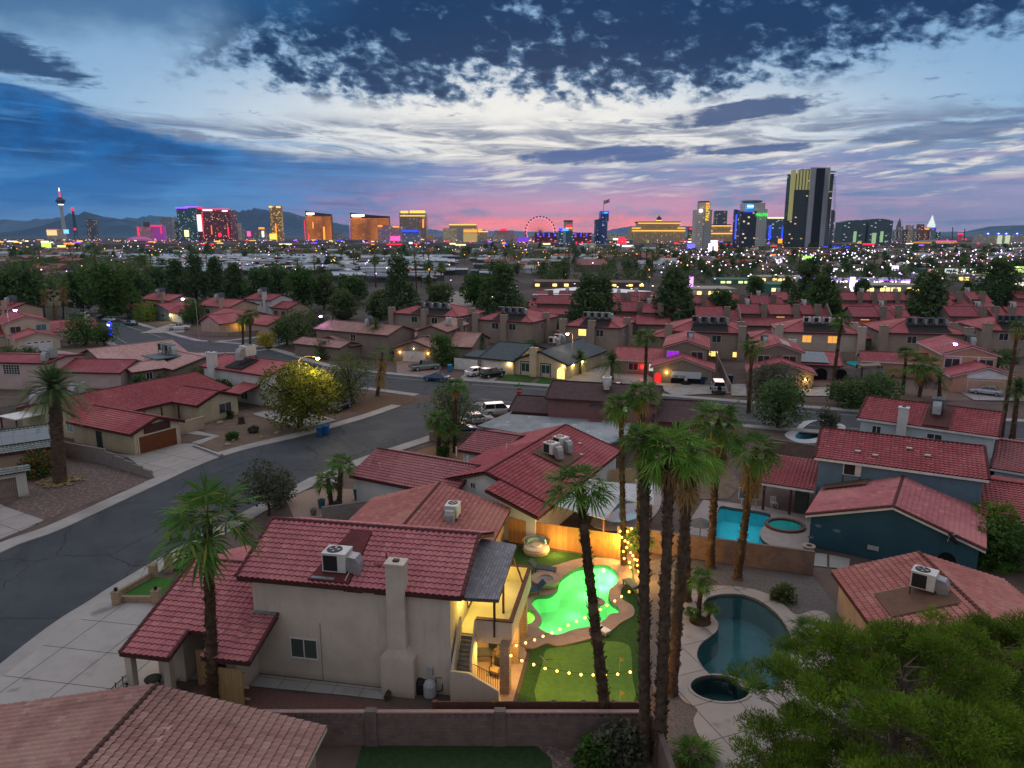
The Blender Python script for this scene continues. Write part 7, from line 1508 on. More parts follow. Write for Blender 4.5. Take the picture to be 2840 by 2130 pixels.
for i,(b,h_,r_,lab,lf,kd) in enumerate([((1075,722),4.,2.6,'left shrub beside the white patio awning','dark','bush'),((1105,725),4.6,3.2,'right shrub beside the white patio awning','green','bush'),((1258,700),4.2,3.4,'olive hedge under the yellow lit window','olive','bush'),((1148,690),4.,2.2,'small shrub by the apartment chimney','grey','bush'),
  ((1125,795),1.5,1.0,'clipped shrub under the cream house window','dark','ball'),((1082,808),1.1,.4,'tiny conical shrub on the front lawn','dark','ball'),((1060,810),1.3,.8,'grey desert shrub on the front lawn','grey','bush'),((975,788),1.9,1.8,'dark hedge beside the round green tree','dark','bush'),
  ((1680,925),7.2,4.1,'big clipped round bush by the fan palm','dark','ball'),((1668,862),5.2,4.4,'greyish shrub behind the clipped round bush','grey','bush'),((1835,880),4.4,3.8,'left half of the dark hedge behind the tiled roof','dark','bush'),((1895,878),4.2,4.2,'right half of the dark hedge behind the tiled roof','dark','bush'),((1790,920),2.6,1.6,'thin grey shrub by the far pool','grey','bush'),
  ((1250,800),1.2,.8,'low shrub on the pale gravel','olive','bush'),((1118,805),.9,.6,'small dark shrub by the walk','dark','bush'),((185,745),7.4,5.6,'large round bush beside the cream two storey house','green','bush'),((225,748),4.6,3.6,'smaller bush right of the large round one','green','bush'),((322,692),4.6,5.2,'yellowish round shrub across the side street','lime','bush'),((415,700),7.,4.2,'dark tree before the corner house','green','round'),
  ((575,752),3.6,2.6,'yellow flowering bush at the street corner','yellow','ball'),((650,752),8.6,5.6,'olive tree in front of the rust brown garage','olive','round'),((690,740),7.6,4.6,'second olive tree by the rust brown garage','grey','round'),((620,745),6.5,4.4,'dark green tree on the side street bend','green','round'),
  ((502,950),.9,.9,'mounded green shrub in the stony yard','green','ball'),((548,935),.8,.7,'spiky grey shrub in the stony yard','grey','bush'),((84,1028),2.4,2.2,'orange flowering hedge beside the iron gate','orange','bush'),((50,898),1.,1.2,'yellowish yard shrub behind the date palm','lime','bush'),((497,905),1.4,.6,'thin yard plant by the garage house','olive','bush'),
  ((580,1112),5.4,2.4,'shaggy grey green shrub by the street behind the near palm','grey','bush'),((612,1090),3.6,1.5,'broken topped shrub beside the shaggy one','grey','bush'),((1062,1092),2.8,1.6,'green shrub growing between the red roofs','olive','bush'),((900,1070),3.2,2.0,'small leafy tree before the white house wall','olive','bush'),
  ((1690,1300),1.1,1.0,'rounded shrub on the dark gravel by the pool','olive','bush'),((1330,1640),1.7,1.6,'grey green sage shrub at the bottom edge','grey','ball'),((1290,1655),1.2,1.2,'low dark shrub at the bottom edge','green','bush'),((2140,1190),4.2,2.2,'yellow flowering shrub against the blue house','lime','bush'),((2170,1230),3.4,3.0,'dark frond-like shrub at the right edge','green','bush'),
  ((1150,770),3.2,2.6,'bush beside the lit arches','dark','bush'),((352,850),3.4,1.8,'weedy shrub behind the pink tile house','grey','bush'),((430,835),3.2,2.2,'tall weeds beside the pink tile house wall','olive','bush'),((300,842),2.4,1.6,'small dark yard tree by the pinkish wall','green','bush'),((958,990),1.6,.9,'round green shrub at the grove edge','green','ball'),((1785,815),1.4,1.1,'dark shrub on the paved yard','dark','bush')]):
 tw(b,h_,r_,lab,lf,kd,n=int(900+420*r_),size=.09+.025*r_ if r_ < 4 else .22,seed=40+i,cat='shrub' if kd in ('bush','ball') else 'tree',name='shrub' if kd in ('bush','ball') else 'tree')
GAR=[(880,748),(905,778),(985,738),(1172,738),(1300,748),(1420,792),(1512,778),(1602,768),(1640,722),(1500,702),(1580,702),(1690,738),(1742,772),(1862,772),(1902,764),(2060,742),(2122,764),(2152,802),(2182,784),(1240,748),(1392,702),(1440,694),(1330,708),(842,722),(792,742),(600,722),(562,702),(482,692),(255,802),(22,792),(62,772),(450,852),(482,872),(2090,800),(1320,690),(1205,715),(870,700),(950,700),(1010,690),(1820,720),(1980,745),(1555,745),(700,775),(640,700),(1120,742)]
for i,b in enumerate(GAR): tree(at(W(*b)),2.4+1.4*((i*7) % 5)/4,1.5+.5*((i*3) % 4),'small garden shrub between the houses of the middle rows',('green','dark','olive','grey')[i % 4],'bush',1100,.19,i,'garden shrubs of the middle rows','shrub','shrub','garden%d' % (i % 4))
v=at(W(830,1075)); t=thing('bare_tree','leafless grey tree in front of the white house','tree',v); m=MB(); r_=np.random.default_rng(9)
for i in range(34): a=r_.uniform(0,6.283); q=r_.uniform(.5,1.7); h_=r_.uniform(2.4,4.6); m.tube([v+Vector((0,0,r_.uniform(.6,1.6))),v+Vector((q*.5*math.cos(a),q*.5*math.sin(a),h_*.65)),v+Vector((q*math.cos(a),q*math.sin(a),h_))],[.05,.03,.008],4)
m.tube([v,v+Vector((0,0,1.6))],[.14,.1],6); m.build('branches',pm('grey_twigs',(.16,.14,.125),(.12,.10,.09),4.),t)
# broad dark pines and tall trees of the middle distance
PINES=[((865,700),20.,7.4,'pine','pine','tallest dark pine above the far road'),((1085,690),17.,9.5,'pine','dark','spreading dark pine by the lit forecourt'),((1268,725),16.,7.5,'pine','pine','round headed pine left of the blank roofs'),((1300,722),15.,6.,'pine','pine','second pine beside the round headed one'),((1455,715),17.,8.4,'pine','pine','broad pine behind the red lit house'),((1745,700),19.,8.,'pine','pine','tall pine left of the great glass tower foot'),((1770,712),15.,8.,'pine','dark','lower pine in front of the tall one'),((2000,715),16.,9.,'pine','pine','broad pine among the townhouse roofs'),((2150,672),17.,12.,'pine','dark','wide pine grove head near the right edge'),
  ((2085,662),9.,4.,'pine','green','small conical tree before the lit shops'),((1030,660),11.,7.5,'round','green','round tree beside the far road lamps'),((950,672),9.,6.,'round','olive','round tree left of the far road'),((600,640),13.,9.,'round','dark','dark tree mass left of the tall palm stand'),
  ((425,650),19.,8.,'pine','pine','high dark pine in the middle of the left wood'),((385,648),16.,8.,'pine','dark','left shoulder tree of the left wood'),((470,650),17.,7.5,'pine','pine','tall pine right in the left wood'),((510,652),15.,7.,'pine','dark','right edge pine of the left wood'),((560,655),13.,7.,'round','dark','low dark tree right of the left wood'),
  ((55,690),16.,9.5,'round','dark','big dark tree at the left edge'),((15,692),14.,8.,'round','dark','dark tree cut by the left edge'),((180,678),14.,7.5,'round','dark','tall dark tree behind the skirted palms'),((240,690),16.,9.5,'round','green','tree catching yellow light from the street lamp'),((285,672),14.,8.5,'round','dark','dark tree right of the lamp lit one'),((345,640),12.,7.,'round','dark','tree above the chimneyed house'),((655,672),14.,7.,'round','green','tree by the palm stand'),((700,668),12.,6.,'round','olive','olive crowned tree under the far palms'),((740,690),9.,5.,'round','olive','low olive tree by the pale road'),
  ((1560,690),9.,5.,'round','dark','dark tree by the apartment chimneys'),((1700,645),9.,5.,'pine','pine','small pine behind the back row roofs'),((1630,640),8.,5.,'round','dark','round dark tree in the back row'),((1860,640),7.,4.,'round','dark','dark tree before the violet strip lights'),((1960,660),6.,3.,'pine','green','slim conical tree between townhouses'),((770,655),10.,6.,'round','dark','dark shrub tree under the tall pine'),((820,690),8.,5.,'round','olive','feathery olive tree left of the tall pine')]
for i,(b,h_,r_,kd,lf,lab) in enumerate(PINES):
 tw(b,h_,r_,lab,lf,kd,n=int(2600+150*r_),size=.30+.022*r_,seed=100+i,name='pine_tree' if kd == 'pine' else 'tree')
# the big foreground pine: many needle tufts on branches
def big_pine(base,label,H_=12.6,Rm=6.2,seed=3,npad=200):
 r=np.random.default_rng(seed); t=thing('pine_tree',label,'tree',base); m=MB(); m.tube([(0,0,-.2),(.15,.1,H_*.45),(.1,0,H_*.9)],[.36,.26,.08],10); V,Fc,cnt=[],[],0
 for i in range(npad):
  z=r.uniform(.0,1.) ** .75; a=i*2.39996+r.uniform(-.5,.5); rr=Rm*(1 - (z*.97) ** 2.4) ** .5*r.uniform(.5,1.04)*(1+.13*math.sin(3*a+1.3)+.08*math.sin(7*a+5*z))
  p=Vector((rr*math.cos(a),rr*math.sin(a),H_*(.22+.76*z)+r.uniform(-.35,.35))); q=r.uniform(.38,.86)
  k=p.normalized()*rr; s0=Vector((k.x*.35,k.y*.35,p.z - rr*.32 - .3)); m.tube([s0,lerp(s0,p,.6)+Vector((r.uniform(-.2,.2),r.uniform(-.2,.2),-.2)),p+Vector((0,0,q*.2))],[.035,.022,.008],4,False)
  for w_ in range(3): e=p+Vector(r.normal(size=3))*q*.6; m.tube([lerp(s0,p,.75),e],[.014,.004],3,False)
  n=int(1250*q*q)+160; d=r.normal(size=(n,3)); d[:,2]=np.abs(d[:,2])*.85 - .2; d /= np.linalg.norm(d,axis=1,keepdims=True)
  f=(.15+.85*r.random((n,1)) ** .7)*(1+.22*np.sin(d[:,:1]*7+i)*np.cos(d[:,1:2]*6)); c=np.array(p)+d*(q*f)*np.array([1,1,.7])
  e=d*.7+r.normal(size=(n,3))*.4; e[:,2] += .45; e /= np.linalg.norm(e,axis=1,keepdims=True)
  w=np.cross(e,r.normal(size=(n,3))); w /= np.linalg.norm(w,axis=1,keepdims=True); L=r.uniform(.10,.19,(n,1))
  V.append(np.stack([c - w*.019,c+w*.019,c+e*L],1).reshape(-1,3)); Fc.append(np.arange(n*3).reshape(-1,3)+cnt); cnt += n*3
 m.build('trunk',pm('pine_bark',(.16,.125,.10),(.10,.075,.06),5.,.95,.7,24.),None)
 raw('crown',np.concatenate(V),np.concatenate(Fc),leaf_mat('near_pine_needles',(.028,.070,.007),(.11,.195,.017),(.14,.12,.03),.3),t)
 return t,m
def pine_at(base,label,**k):
 t,m=big_pine(base,label,**k); o=bpy.data.objects.get([x.name for x in COL.objects if x.name.startswith('trunk') and x.parent is None][-1]); o.parent=t; return t
pine_at((12.4,20.2,0),'big green pine filling the lower right corner',H_=12.4,Rm=5.3,npad=270)
pine_at((19.5,25.5,0),'second pine behind the big one at the right edge',H_=9.6,Rm=4.6,seed=8,npad=200)
for b,c,rp,lab in (((1470,1652),(1500,1630),62,'low fan palm at the bottom edge beside the block wall'),((1745,1385),(1750,1362),52,'dusty fan palm behind the big pine'),((2150,1225),(2150,1205),50,'spreading palm shrub against the blue house')): pw(b,c,lab,'fan',rp,seed=5,r0=.12,r1=.1)
# ------------------------------------------------------------------ the city beyond: mountains, mobile homes, shops, towers, lights
def far_d(p): return at(p).y
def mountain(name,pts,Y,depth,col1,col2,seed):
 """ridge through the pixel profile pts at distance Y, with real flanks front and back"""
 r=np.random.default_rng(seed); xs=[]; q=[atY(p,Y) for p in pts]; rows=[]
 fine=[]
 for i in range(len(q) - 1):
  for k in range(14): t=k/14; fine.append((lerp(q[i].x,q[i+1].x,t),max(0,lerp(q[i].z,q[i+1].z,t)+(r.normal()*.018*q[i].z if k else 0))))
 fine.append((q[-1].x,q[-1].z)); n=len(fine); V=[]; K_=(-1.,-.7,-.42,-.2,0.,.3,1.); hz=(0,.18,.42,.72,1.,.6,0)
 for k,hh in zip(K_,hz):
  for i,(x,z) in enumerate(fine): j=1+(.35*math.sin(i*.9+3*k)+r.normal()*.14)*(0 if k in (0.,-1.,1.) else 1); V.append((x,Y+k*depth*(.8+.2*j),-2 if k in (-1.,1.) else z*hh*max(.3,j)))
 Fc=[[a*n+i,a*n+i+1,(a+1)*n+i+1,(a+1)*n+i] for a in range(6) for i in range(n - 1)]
 return tag(raw(name,V,Fc,pm(name+'_rock%d' % seed,col1,col2,.002,.95)),kind='structure')  # blue of distant haze is painted into the ridge colours
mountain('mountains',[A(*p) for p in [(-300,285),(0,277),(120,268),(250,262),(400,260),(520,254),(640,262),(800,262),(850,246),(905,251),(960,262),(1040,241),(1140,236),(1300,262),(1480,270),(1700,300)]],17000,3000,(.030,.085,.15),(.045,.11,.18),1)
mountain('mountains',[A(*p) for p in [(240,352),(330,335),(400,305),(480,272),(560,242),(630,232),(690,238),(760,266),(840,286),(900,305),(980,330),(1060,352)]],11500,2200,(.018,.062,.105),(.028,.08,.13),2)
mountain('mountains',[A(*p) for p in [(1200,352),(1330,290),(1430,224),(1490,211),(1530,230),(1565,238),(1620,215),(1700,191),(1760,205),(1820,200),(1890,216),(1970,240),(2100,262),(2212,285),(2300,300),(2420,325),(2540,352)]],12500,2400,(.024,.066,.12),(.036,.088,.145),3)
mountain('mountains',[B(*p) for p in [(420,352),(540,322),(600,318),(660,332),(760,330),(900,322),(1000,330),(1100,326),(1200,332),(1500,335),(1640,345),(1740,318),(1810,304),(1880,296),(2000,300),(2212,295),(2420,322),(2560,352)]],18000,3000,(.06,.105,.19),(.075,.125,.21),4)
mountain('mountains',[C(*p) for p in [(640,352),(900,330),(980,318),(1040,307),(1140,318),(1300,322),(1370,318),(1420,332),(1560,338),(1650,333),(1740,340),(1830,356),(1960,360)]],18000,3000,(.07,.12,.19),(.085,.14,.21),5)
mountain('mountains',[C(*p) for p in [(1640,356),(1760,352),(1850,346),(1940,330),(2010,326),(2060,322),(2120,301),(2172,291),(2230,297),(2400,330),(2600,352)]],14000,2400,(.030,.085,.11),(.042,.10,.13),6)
# -------- towers
def tower(label,tl,x0,x1,yt,Y,mat,depth=None,yb=None,name='hotel_tower',cat='tower',slant=None,rot=0.,taper=0.):
 """building between tile columns x0..x1 with its top at row yt, standing at distance Y; returns (thing, dict)"""
 a,b=atY(tl(x0,yt),Y),atY(tl(x1,yt if slant is None else slant),Y); w=b.x - a.x; dp=depth or w*.5
 t=thing(name,label,cat,(a.x+w/2,Y,0)); m=MB(); poly=[(a.x,Y),(b.x,Y),(b.x,Y+dp),(a.x,Y+dp)]
 if rot: cx,cy=a.x+w/2,Y+dp/2; poly=[(cx+(x - cx)*math.cos(rot) - (y - cy)*math.sin(rot),cy+(x - cx)*math.sin(rot)+(y - cy)*math.cos(rot)) for x,y in poly]
 zt=a.z if slant is None else (lambda x,y: lerp(a.z,b.z,(x - a.x)/w))
 m.prism(poly,0,zt); m.build('body',mat,t)
 return t,dict(x0=a.x,x1=b.x,z=a.z,z1=b.z,Y=Y,d=dp,s=Y/F)
def fbox(t,name,tl,x0,x1,y0,y1,Y,mat,d=2.,off=.6):
 a,b=atY(tl(x0,y0),Y),atY(tl(x1,y1),Y); m=MB(); m.bx(a.x,b.x,Y - off - d,Y - off,min(a.z,b.z),max(a.z,b.z)); return m.build(name,mat,t)
def ftext(t,body,tl,xc,yc,hpx,Y,mat,vert=False,off=2.5,name='sign_letters'):
 p=atY(tl(xc,yc),Y); s_=hpx*.42948*Y/F*1.35; M=Matrix.Translation((p.x,Y - off,p.z)) @ FACE
 if vert: M=M @ Matrix.Rotation(math.pi/2,4,'Z')
 return text(body,s_,M,mat,t,name,.4)
E_=lambda n,c,k: em('neon_'+n,c,k)
GOLD,AMB,REDN,BLUEN,PINKN,WHT,VIO,GRN,CYAN=E_('gold',(1.,.56,.08),1.5),E_('amber',(1.,.30,.02),1.5),E_('red',(1.,.015,.05),1.4),E_('blue',(.02,.06,1.),1.5),E_('pink',(1.,.10,.45),1.3),E_('white',(1.,.92,.85),2.2),E_('violet',(.36,.09,1.),1.5),E_('green',(.03,1.,.06),1.3),E_('cyan',(.05,.42,1.),1.5)
DK=(.03,.035,.045)
# observation tower
Y=4200.; c=atY(A(418,352),Y); s=Y/F*.42948; t=thing('observation_tower','slender white observation tower with a dark pod and a red lit needle','tower',(c.x,Y,0)); px=s
zt=lambda y: atY(A(418,y),Y).z
m=MB(); m.lathe([(17*px,0),(14*px,zt(330)),(9.5*px,zt(250)),(9*px,zt(200)),(11*px,zt(158))],(c.x,Y,0),14); m.build('shaft',pm('tower_concrete',(.42,.44,.46),(.36,.38,.40),.01,.8),t)
m=MB(); m.lathe([(11*px,zt(158)),(15*px,zt(152)),(27*px,zt(138)),(28*px,zt(128)),(20*px,zt(120)),(17*px,zt(114)),(8*px,zt(108))],(c.x,Y,0),18); p_=m.build('pod',pm('pod_dark',(.03,.035,.045),(.05,.055,.065),.05,.4),t)
m=MB(); m.lathe([(14*px,zt(160)),(14*px,zt(154))],(c.x,Y,0),14); m.build('light_ring',WHT,p_)
MB().tube([(c.x,Y,zt(110)),(c.x,Y,zt(70))],[4.5*px,3*px],8).build('needle',REDN,t); MB().tube([(c.x,Y,zt(70)),(c.x,Y,zt(46))],[4.5*px,.8*px],8).build('needle_tip',WHT,t)
Y=3300.; c=atY(A(490,352),Y); t=thing('radio_mast','thin lattice radio mast with red lights','mast',(c.x,Y,0)); m=MB(); zt=lambda y: atY(A(490,y),Y).z
for sg in (-1,1): m.tube([(c.x+sg*8,Y,0),(c.x+sg*3,Y,zt(200)),(c.x,Y,zt(186))],1.6,4)
for i in range(14): z0=zt(350 - i*11); m.tube([(c.x - 7+i*.3,Y,z0),(c.x+7 - i*.3,Y,z0+18)],1.2,4)
m.build('lattice',DARKMETAL,t)
for y in (188,316): m=MB(); m.ball((c.x,Y - 2,zt(y)),8 if y < 200 else 6,6); m.build('beacon',REDN,t)
f1=facade('dark_glass_front',(.06,.065,.075),(.02,.025,.035),5.,3.6,.12,.2,.12,(1.,.7,.35),1.2)
f2=facade('grey_front',(.16,.16,.17),(.03,.035,.045),4.,3.5,.2,.25,.12,(1.,.75,.4),1.2)
f3=facade('beige_front',(.30,.24,.19),(.05,.045,.04),4.,3.6,.22,.28,.2,(1.,.66,.25),1.2)
fteal=facade('teal_glass',(.02,.06,.07),(.012,.05,.06),4.,3.6,.08,.14,.14,(.7,.8,.7),1.1)
fred=facade('dark_red_glass',(.10,.008,.018),(.07,.006,.016),4.,3.6,.1,.15,.10,(1.,.45,.12),1.6)
tower('dark slim tower right of the radio mast',A,552,610,250,3400,f1)
t,_=tower('low cream lit hotel left of the observation tower',A,298,388,316,3900,f3); fbox(t,'lit_front',A,302,370,322,356,3900,E_('cream',(1.,.78,.35),.9),3); fbox(t,'roof_sign',A,300,384,316,320,3900,REDN,3)
t,_=tower('pink lit hotel block with red signs',A,885,968,298,3300,facade('pink_front',(.40,.16,.22),(.2,.08,.12),5.,3.6,.2,.25,.25,(1.,.4,.6),1.)); fbox(t,'corner_neon',A,886,900,302,358,3300,REDN,3); fbox(t,'rooftop',A,925,964,270,300,3300,pm('roof_brown',(.12,.08,.08)),10,-8)
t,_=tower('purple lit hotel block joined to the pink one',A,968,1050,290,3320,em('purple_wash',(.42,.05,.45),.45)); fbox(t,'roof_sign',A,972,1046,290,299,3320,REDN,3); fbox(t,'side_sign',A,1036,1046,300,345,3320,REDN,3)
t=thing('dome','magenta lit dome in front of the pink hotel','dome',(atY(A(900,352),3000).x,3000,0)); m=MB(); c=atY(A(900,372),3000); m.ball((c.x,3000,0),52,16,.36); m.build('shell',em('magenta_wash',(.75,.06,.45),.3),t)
tower('grey slab tower behind the purple block',A,1032,1105,240,3700,f2); tower('thin blue grey tower next to the red resort',A,1117,1146,264,3750,f1)
t,q=tower('dark teal glass resort tower joined to the red one',A,1138,1262,180,3000,fteal,slant=176); fbox(t,'roof_light',A,1135,1215,175,182,3000,VIO,4); fbox(t,'roof_light',A,1190,1272,168,175,3000,VIO,4); fbox(t,'lit_entrance',A,1192,1222,322,364,3000,E_('paleyellow',(1.,.9,.45),1.5),4)
t,q=tower('great dark red resort tower with a bright vertical screen',A,1256,1482,184,3010,fred,slant=190); fbox(t,'roof_light',A,1300,1480,184,192,3010,REDN,4); fbox(t,'roof_light',A,1275,1305,172,186,3010,REDN,4); fbox(t,'roof_sign',A,1312,1372,190,197,3010,WHT,5); fbox(t,'roof_sign',A,1438,1470,194,201,3010,WHT,5)
fbox(t,'video_screen',A,1272,1308,222,330,3010,E_('screen',(1.,.72,.78),1.6),4); fbox(t,'neon_edge',A,1250,1262,192,366,3010,REDN,4); fbox(t,'neon_edge',A,1306,1318,210,366,3010,REDN,4); fbox(t,'neon_edge',A,1470,1482,300,366,3010,REDN,4); fbox(t,'neon_strip',A,1364,1372,290,350,3010,E_('orange',(1.,.2,.02),1.5),4); fbox(t,'neon_strip',A,1412,1430,340,366,3010,REDN,4)
tower('beige pair of hotel wings right of the red resort',A,1492,1548,278,3500,f3); t,_=tower('low grey hotel with an orange rooftop sign',A,1562,1738,320,3300,f2,120); fbox(t,'roof_sign',A,1672,1708,304,316,3300,AMB,5); fbox(t,'lit_sign',A,1596,1620,330,362,3300,PINKN,4); fbox(t,'lit_sign',A,1692,1706,328,366,3300,WHT,4)
fgold=facade('gold_glass',(.16,.09,.02),(.20,.11,.022),5.,3.6,.05,.12,.45,(1.,.55,.10),1.1)
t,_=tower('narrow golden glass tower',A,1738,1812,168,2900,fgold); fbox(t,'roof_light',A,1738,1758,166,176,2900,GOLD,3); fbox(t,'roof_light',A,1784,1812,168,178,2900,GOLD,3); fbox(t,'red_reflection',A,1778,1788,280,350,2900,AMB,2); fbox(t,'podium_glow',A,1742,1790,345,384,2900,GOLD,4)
fbronze=facade('bronze_glass',(.11,.045,.016),(.12,.05,.016),5.,3.9,.03,.2,.03,(1.,.5,.12),.8,rows=((1.,.25,.018),1.0))
def curved(label,tl,x0,x1,yl,yr,Y,sag,sign):
 t=thing('hotel_tower',label,'tower',(atY(tl((x0+x1)/2,352),Y).x,Y,0)); m=MB(); n=18; F0,B0=[],[]; dome=pm('bronze_cap',(.05,.02,.014),(.06,.026,.018),.1,.4)
 P=[]
 for i in range(n+1): u=i/n; p=atY(tl(lerp(x0,x1,u),lerp(yl,yr,u ** .7)),Y); P.append((p.x,Y+math.sin(math.pi*u)*26.,p.z))
 def sh(z0,z1,mat,nm,o=0.):
  m=MB(); V=[]; u_=0.; U=[0.]
  for i in range(n): u_ += math.dist(P[i][:2],P[i+1][:2]); U.append(u_)
  for (x,y,z) in P: V += [(x,y - o,z0(z)),(x,y - o,z1(z)),(x,y+24,z1(z)),(x,y+24,z0(z))]
  for i in range(n): k=4*i; m.add([V[k],V[k+4],V[k+5],V[k+1],V[k+2],V[k+6],V[k+3],V[k+7]],[[0,1,2,3],[3,2,5,4],[4,5,7,6]],[[(U[i],z0(0)),(U[i+1],z0(0)),(U[i+1],z1(P[i+1][2])),(U[i],z1(P[i][2]))]]+[[(-50,-50)]*4]*2)
  m.add([V[0],V[1],V[2],V[3]],[[0,1,2,3]],[[(-50,-50)]*4]); m.add(V[-4:],[[3,2,1,0]],[[(-50,-50)]*4]); return m.build(nm,mat,t)
 zr=P[-1][2]*.93; sh(lambda z: 0,lambda z: zr,fbronze,'body'); sh(lambda z: zr+.1,lambda z: z,dome,'crown')
 fbox(t,'sign',tl,x0+12,x0+(x1 - x0)*.38,yl+14,yl+26,Y,WHT,4,6); fbox(t,'sign_glow',tl,x0+20,x0+(x1 - x0)*.3,yl+30,yl+36,Y,AMB,4,6); fbox(t,'edge_neon',tl,x0 - 3,x0+3,yl+60,395 if tl is A else 380,Y,sign,3,1)
 return t
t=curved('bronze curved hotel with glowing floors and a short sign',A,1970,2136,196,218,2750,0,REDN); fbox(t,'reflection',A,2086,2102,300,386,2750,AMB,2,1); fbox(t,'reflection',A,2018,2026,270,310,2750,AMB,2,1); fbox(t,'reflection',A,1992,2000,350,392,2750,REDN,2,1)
curved('larger bronze curved hotel with a script sign',B,48,300,208,232,2800,0,PINKN)
tower('small brown hotel between the bronze pair',A,2142,2206,342,3500,f2)
t,_=tower('violet lit beige hotel in front of the larger bronze one',B,228,300,292,2500,facade('violet_front',(.26,.18,.22),(.12,.06,.12),4.,3.5,.22,.25,.3,(1.,.6,.8),.9)); fbox(t,'roof_sign',B,230,258,290,300,2500,AMB,4)
t,_=tower('second violet lit wing with orange roof signs',B,296,384,298,2550,facade('violet_front',(.26,.18,.22),(.12,.06,.12))); fbox(t,'roof_sign',B,326,364,296,305,2550,AMB,4); fbox(t,'roof_sign',B,284,300,296,303,2550,AMB,4); fbox(t,'lit_base',B,310,372,362,390,2550,PINKN,4)
t,_=tower('tall tan hotel with gold crown lights',B,366,538,212,3100,facade('tan_ribs',(.22,.16,.13),(.05,.04,.04),6.,3.6,.26,.1,.10,(1.,.6,.2),1.)); fbox(t,'crown',B,376,424,198,212,3100,GOLD,6); fbox(t,'crown',B,436,534,196,212,3100,GOLD,6); fbox(t,'crown_row',B,372,534,226,233,3100,E_('dimgold',(1.,.62,.15),1.1),3); fbox(t,'vertical_sign',B,516,526,252,306,3100,AMB,4)
t,_=tower('grey glass block with blue lit corners',B,384,496,324,1700,facade('greyblue_front',(.15,.16,.19),(.06,.08,.12),4.,3.5,.15,.25,.15,(.8,.8,1.),.7)); fbox(t,'roof_light',B,386,420,321,334,1700,BLUEN,3); fbox(t,'roof_light',B,424,490,321,334,1700,BLUEN,3)
tower('construction block with orange lamps',B,540,584,352,3000,facade('orange_front',(.25,.15,.08),(.3,.14,.04),5.,4.,.2,.25,.5,(1.,.45,.08),1.))
fmir=facade('mirage_front',(.34,.29,.22),(.30,.22,.11),5.,3.6,.08,.22,.3,(1.,.66,.22),.55)
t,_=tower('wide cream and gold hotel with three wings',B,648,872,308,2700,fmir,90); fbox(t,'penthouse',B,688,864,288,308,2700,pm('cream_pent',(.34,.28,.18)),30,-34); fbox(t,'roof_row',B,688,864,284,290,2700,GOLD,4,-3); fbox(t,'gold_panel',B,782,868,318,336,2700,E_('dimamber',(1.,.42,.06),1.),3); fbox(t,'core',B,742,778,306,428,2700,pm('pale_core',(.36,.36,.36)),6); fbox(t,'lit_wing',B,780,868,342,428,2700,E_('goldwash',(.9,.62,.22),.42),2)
t,_=tower('amber topped wing right of the cream and gold hotel',B,872,942,330,2750,f3); fbox(t,'roof_row',B,872,940,328,334,2750,GOLD,3); fbox(t,'sign',B,876,900,312,328,2750,AMB,4)
t,_=tower('mauve hotel with a red rooftop sign',B,982,1104,324,2900,facade('mauve_front',(.24,.17,.19),(.09,.07,.09),4.,3.5,.22,.28,.15,(1.,.7,.4),.9)); fbox(t,'roof_sign',B,1020,1060,312,324,2900,REDN,4); tower('pale low wing before the mauve hotel',B,966,1046,356,2700,f3)
t,_=tower('small purple lit block below the wheel',B,1128,1204,368,2600,em('purple_block',(.22,.05,.8),.8)); tower('tan small block left of the purple one',B,1102,1128,352,2650,f3)
# ferris wheel
Y=3200.; c=atY(B(1276,332),Y); rr=86*.42948*Y/F; t=thing('ferris_wheel','giant pink lit observation wheel with round cabins','ferris wheel',(c.x,Y,0)); m=MB(); m.tube([(c.x+rr*math.cos(a*math.pi/36),Y,c.z+rr*math.sin(a*math.pi/36)) for a in range(73)],1.5,6); m.build('rim',E_('wheelpink',(1.,.22,.34),1.5),t)
for k in range(28): a=k*2*math.pi/28; m=MB(); m.ball((c.x+rr*1.07*math.cos(a),Y,c.z+rr*1.07*math.sin(a)),4.2,8); m.build('cabin',pm('cabin_dark',(.10,.02,.04),None,1.,.4),t)
m=MB()
for k in range(28): a=k*2*math.pi/28; m.tube([(c.x,Y,c.z),(c.x+rr*math.cos(a),Y,c.z+rr*math.sin(a))],.6,3)
for sg in (-1,1): m.tube([(c.x,Y,c.z),(c.x+sg*55,Y+20,0)],4.,6)
m.build('frame',pm('wheel_frame',(.3,.18,.22)),t)
# red and teal casino, blue curved tower
frio=facade('red_glass',(.09,.008,.018),(.10,.010,.022),6.,3.8,.05,.18,.28,(1.,.10,.10),1.1,tint2=(.03,.01,.06))
t,_=tower('wide dark red casino wing right half behind the teal one',B,1470,1608,338,2020,frio,60);
for x in (1500,1536,1572): fbox(t,'blue_light',B,x,x+8,340,362,2020,BLUEN,2); fbox(t,'red_light',B,x+6,x+14,396,432,2020,REDN,2)
t,_=tower('wide dark red casino wing left half with blue uplights',B,1242,1400,338,2000,frio,60)
for x in (1258,1294,1330,1366): fbox(t,'blue_light',B,x,x+8,340,362,2000,BLUEN,2); fbox(t,'red_light',B,x,x+8,398,440,2000,REDN,2)
fbox(t,'fire_glow',B,1290,1316,410,440,2000,AMB,3)
Y=1960.; t=thing('hotel_tower','flared teal glass casino tower with blue roof letters','tower',(atY(B(1445,352),Y).x,Y,0)); m=MB(); n=12; V=[]
for i in range(n+1):
 u=i/n; hw=46+34*(1 - u) ** 2.2; z=atY(B(1440,lerp(442,326,u)),Y).z; z=0 if i == 0 else z; l,r_=atY(B(1442 - hw,352),Y).x,atY(B(1442+hw*.95,352),Y).x; V += [(l,Y,z),(r_,Y,z),(r_,Y+60,z),(l,Y+60,z)]
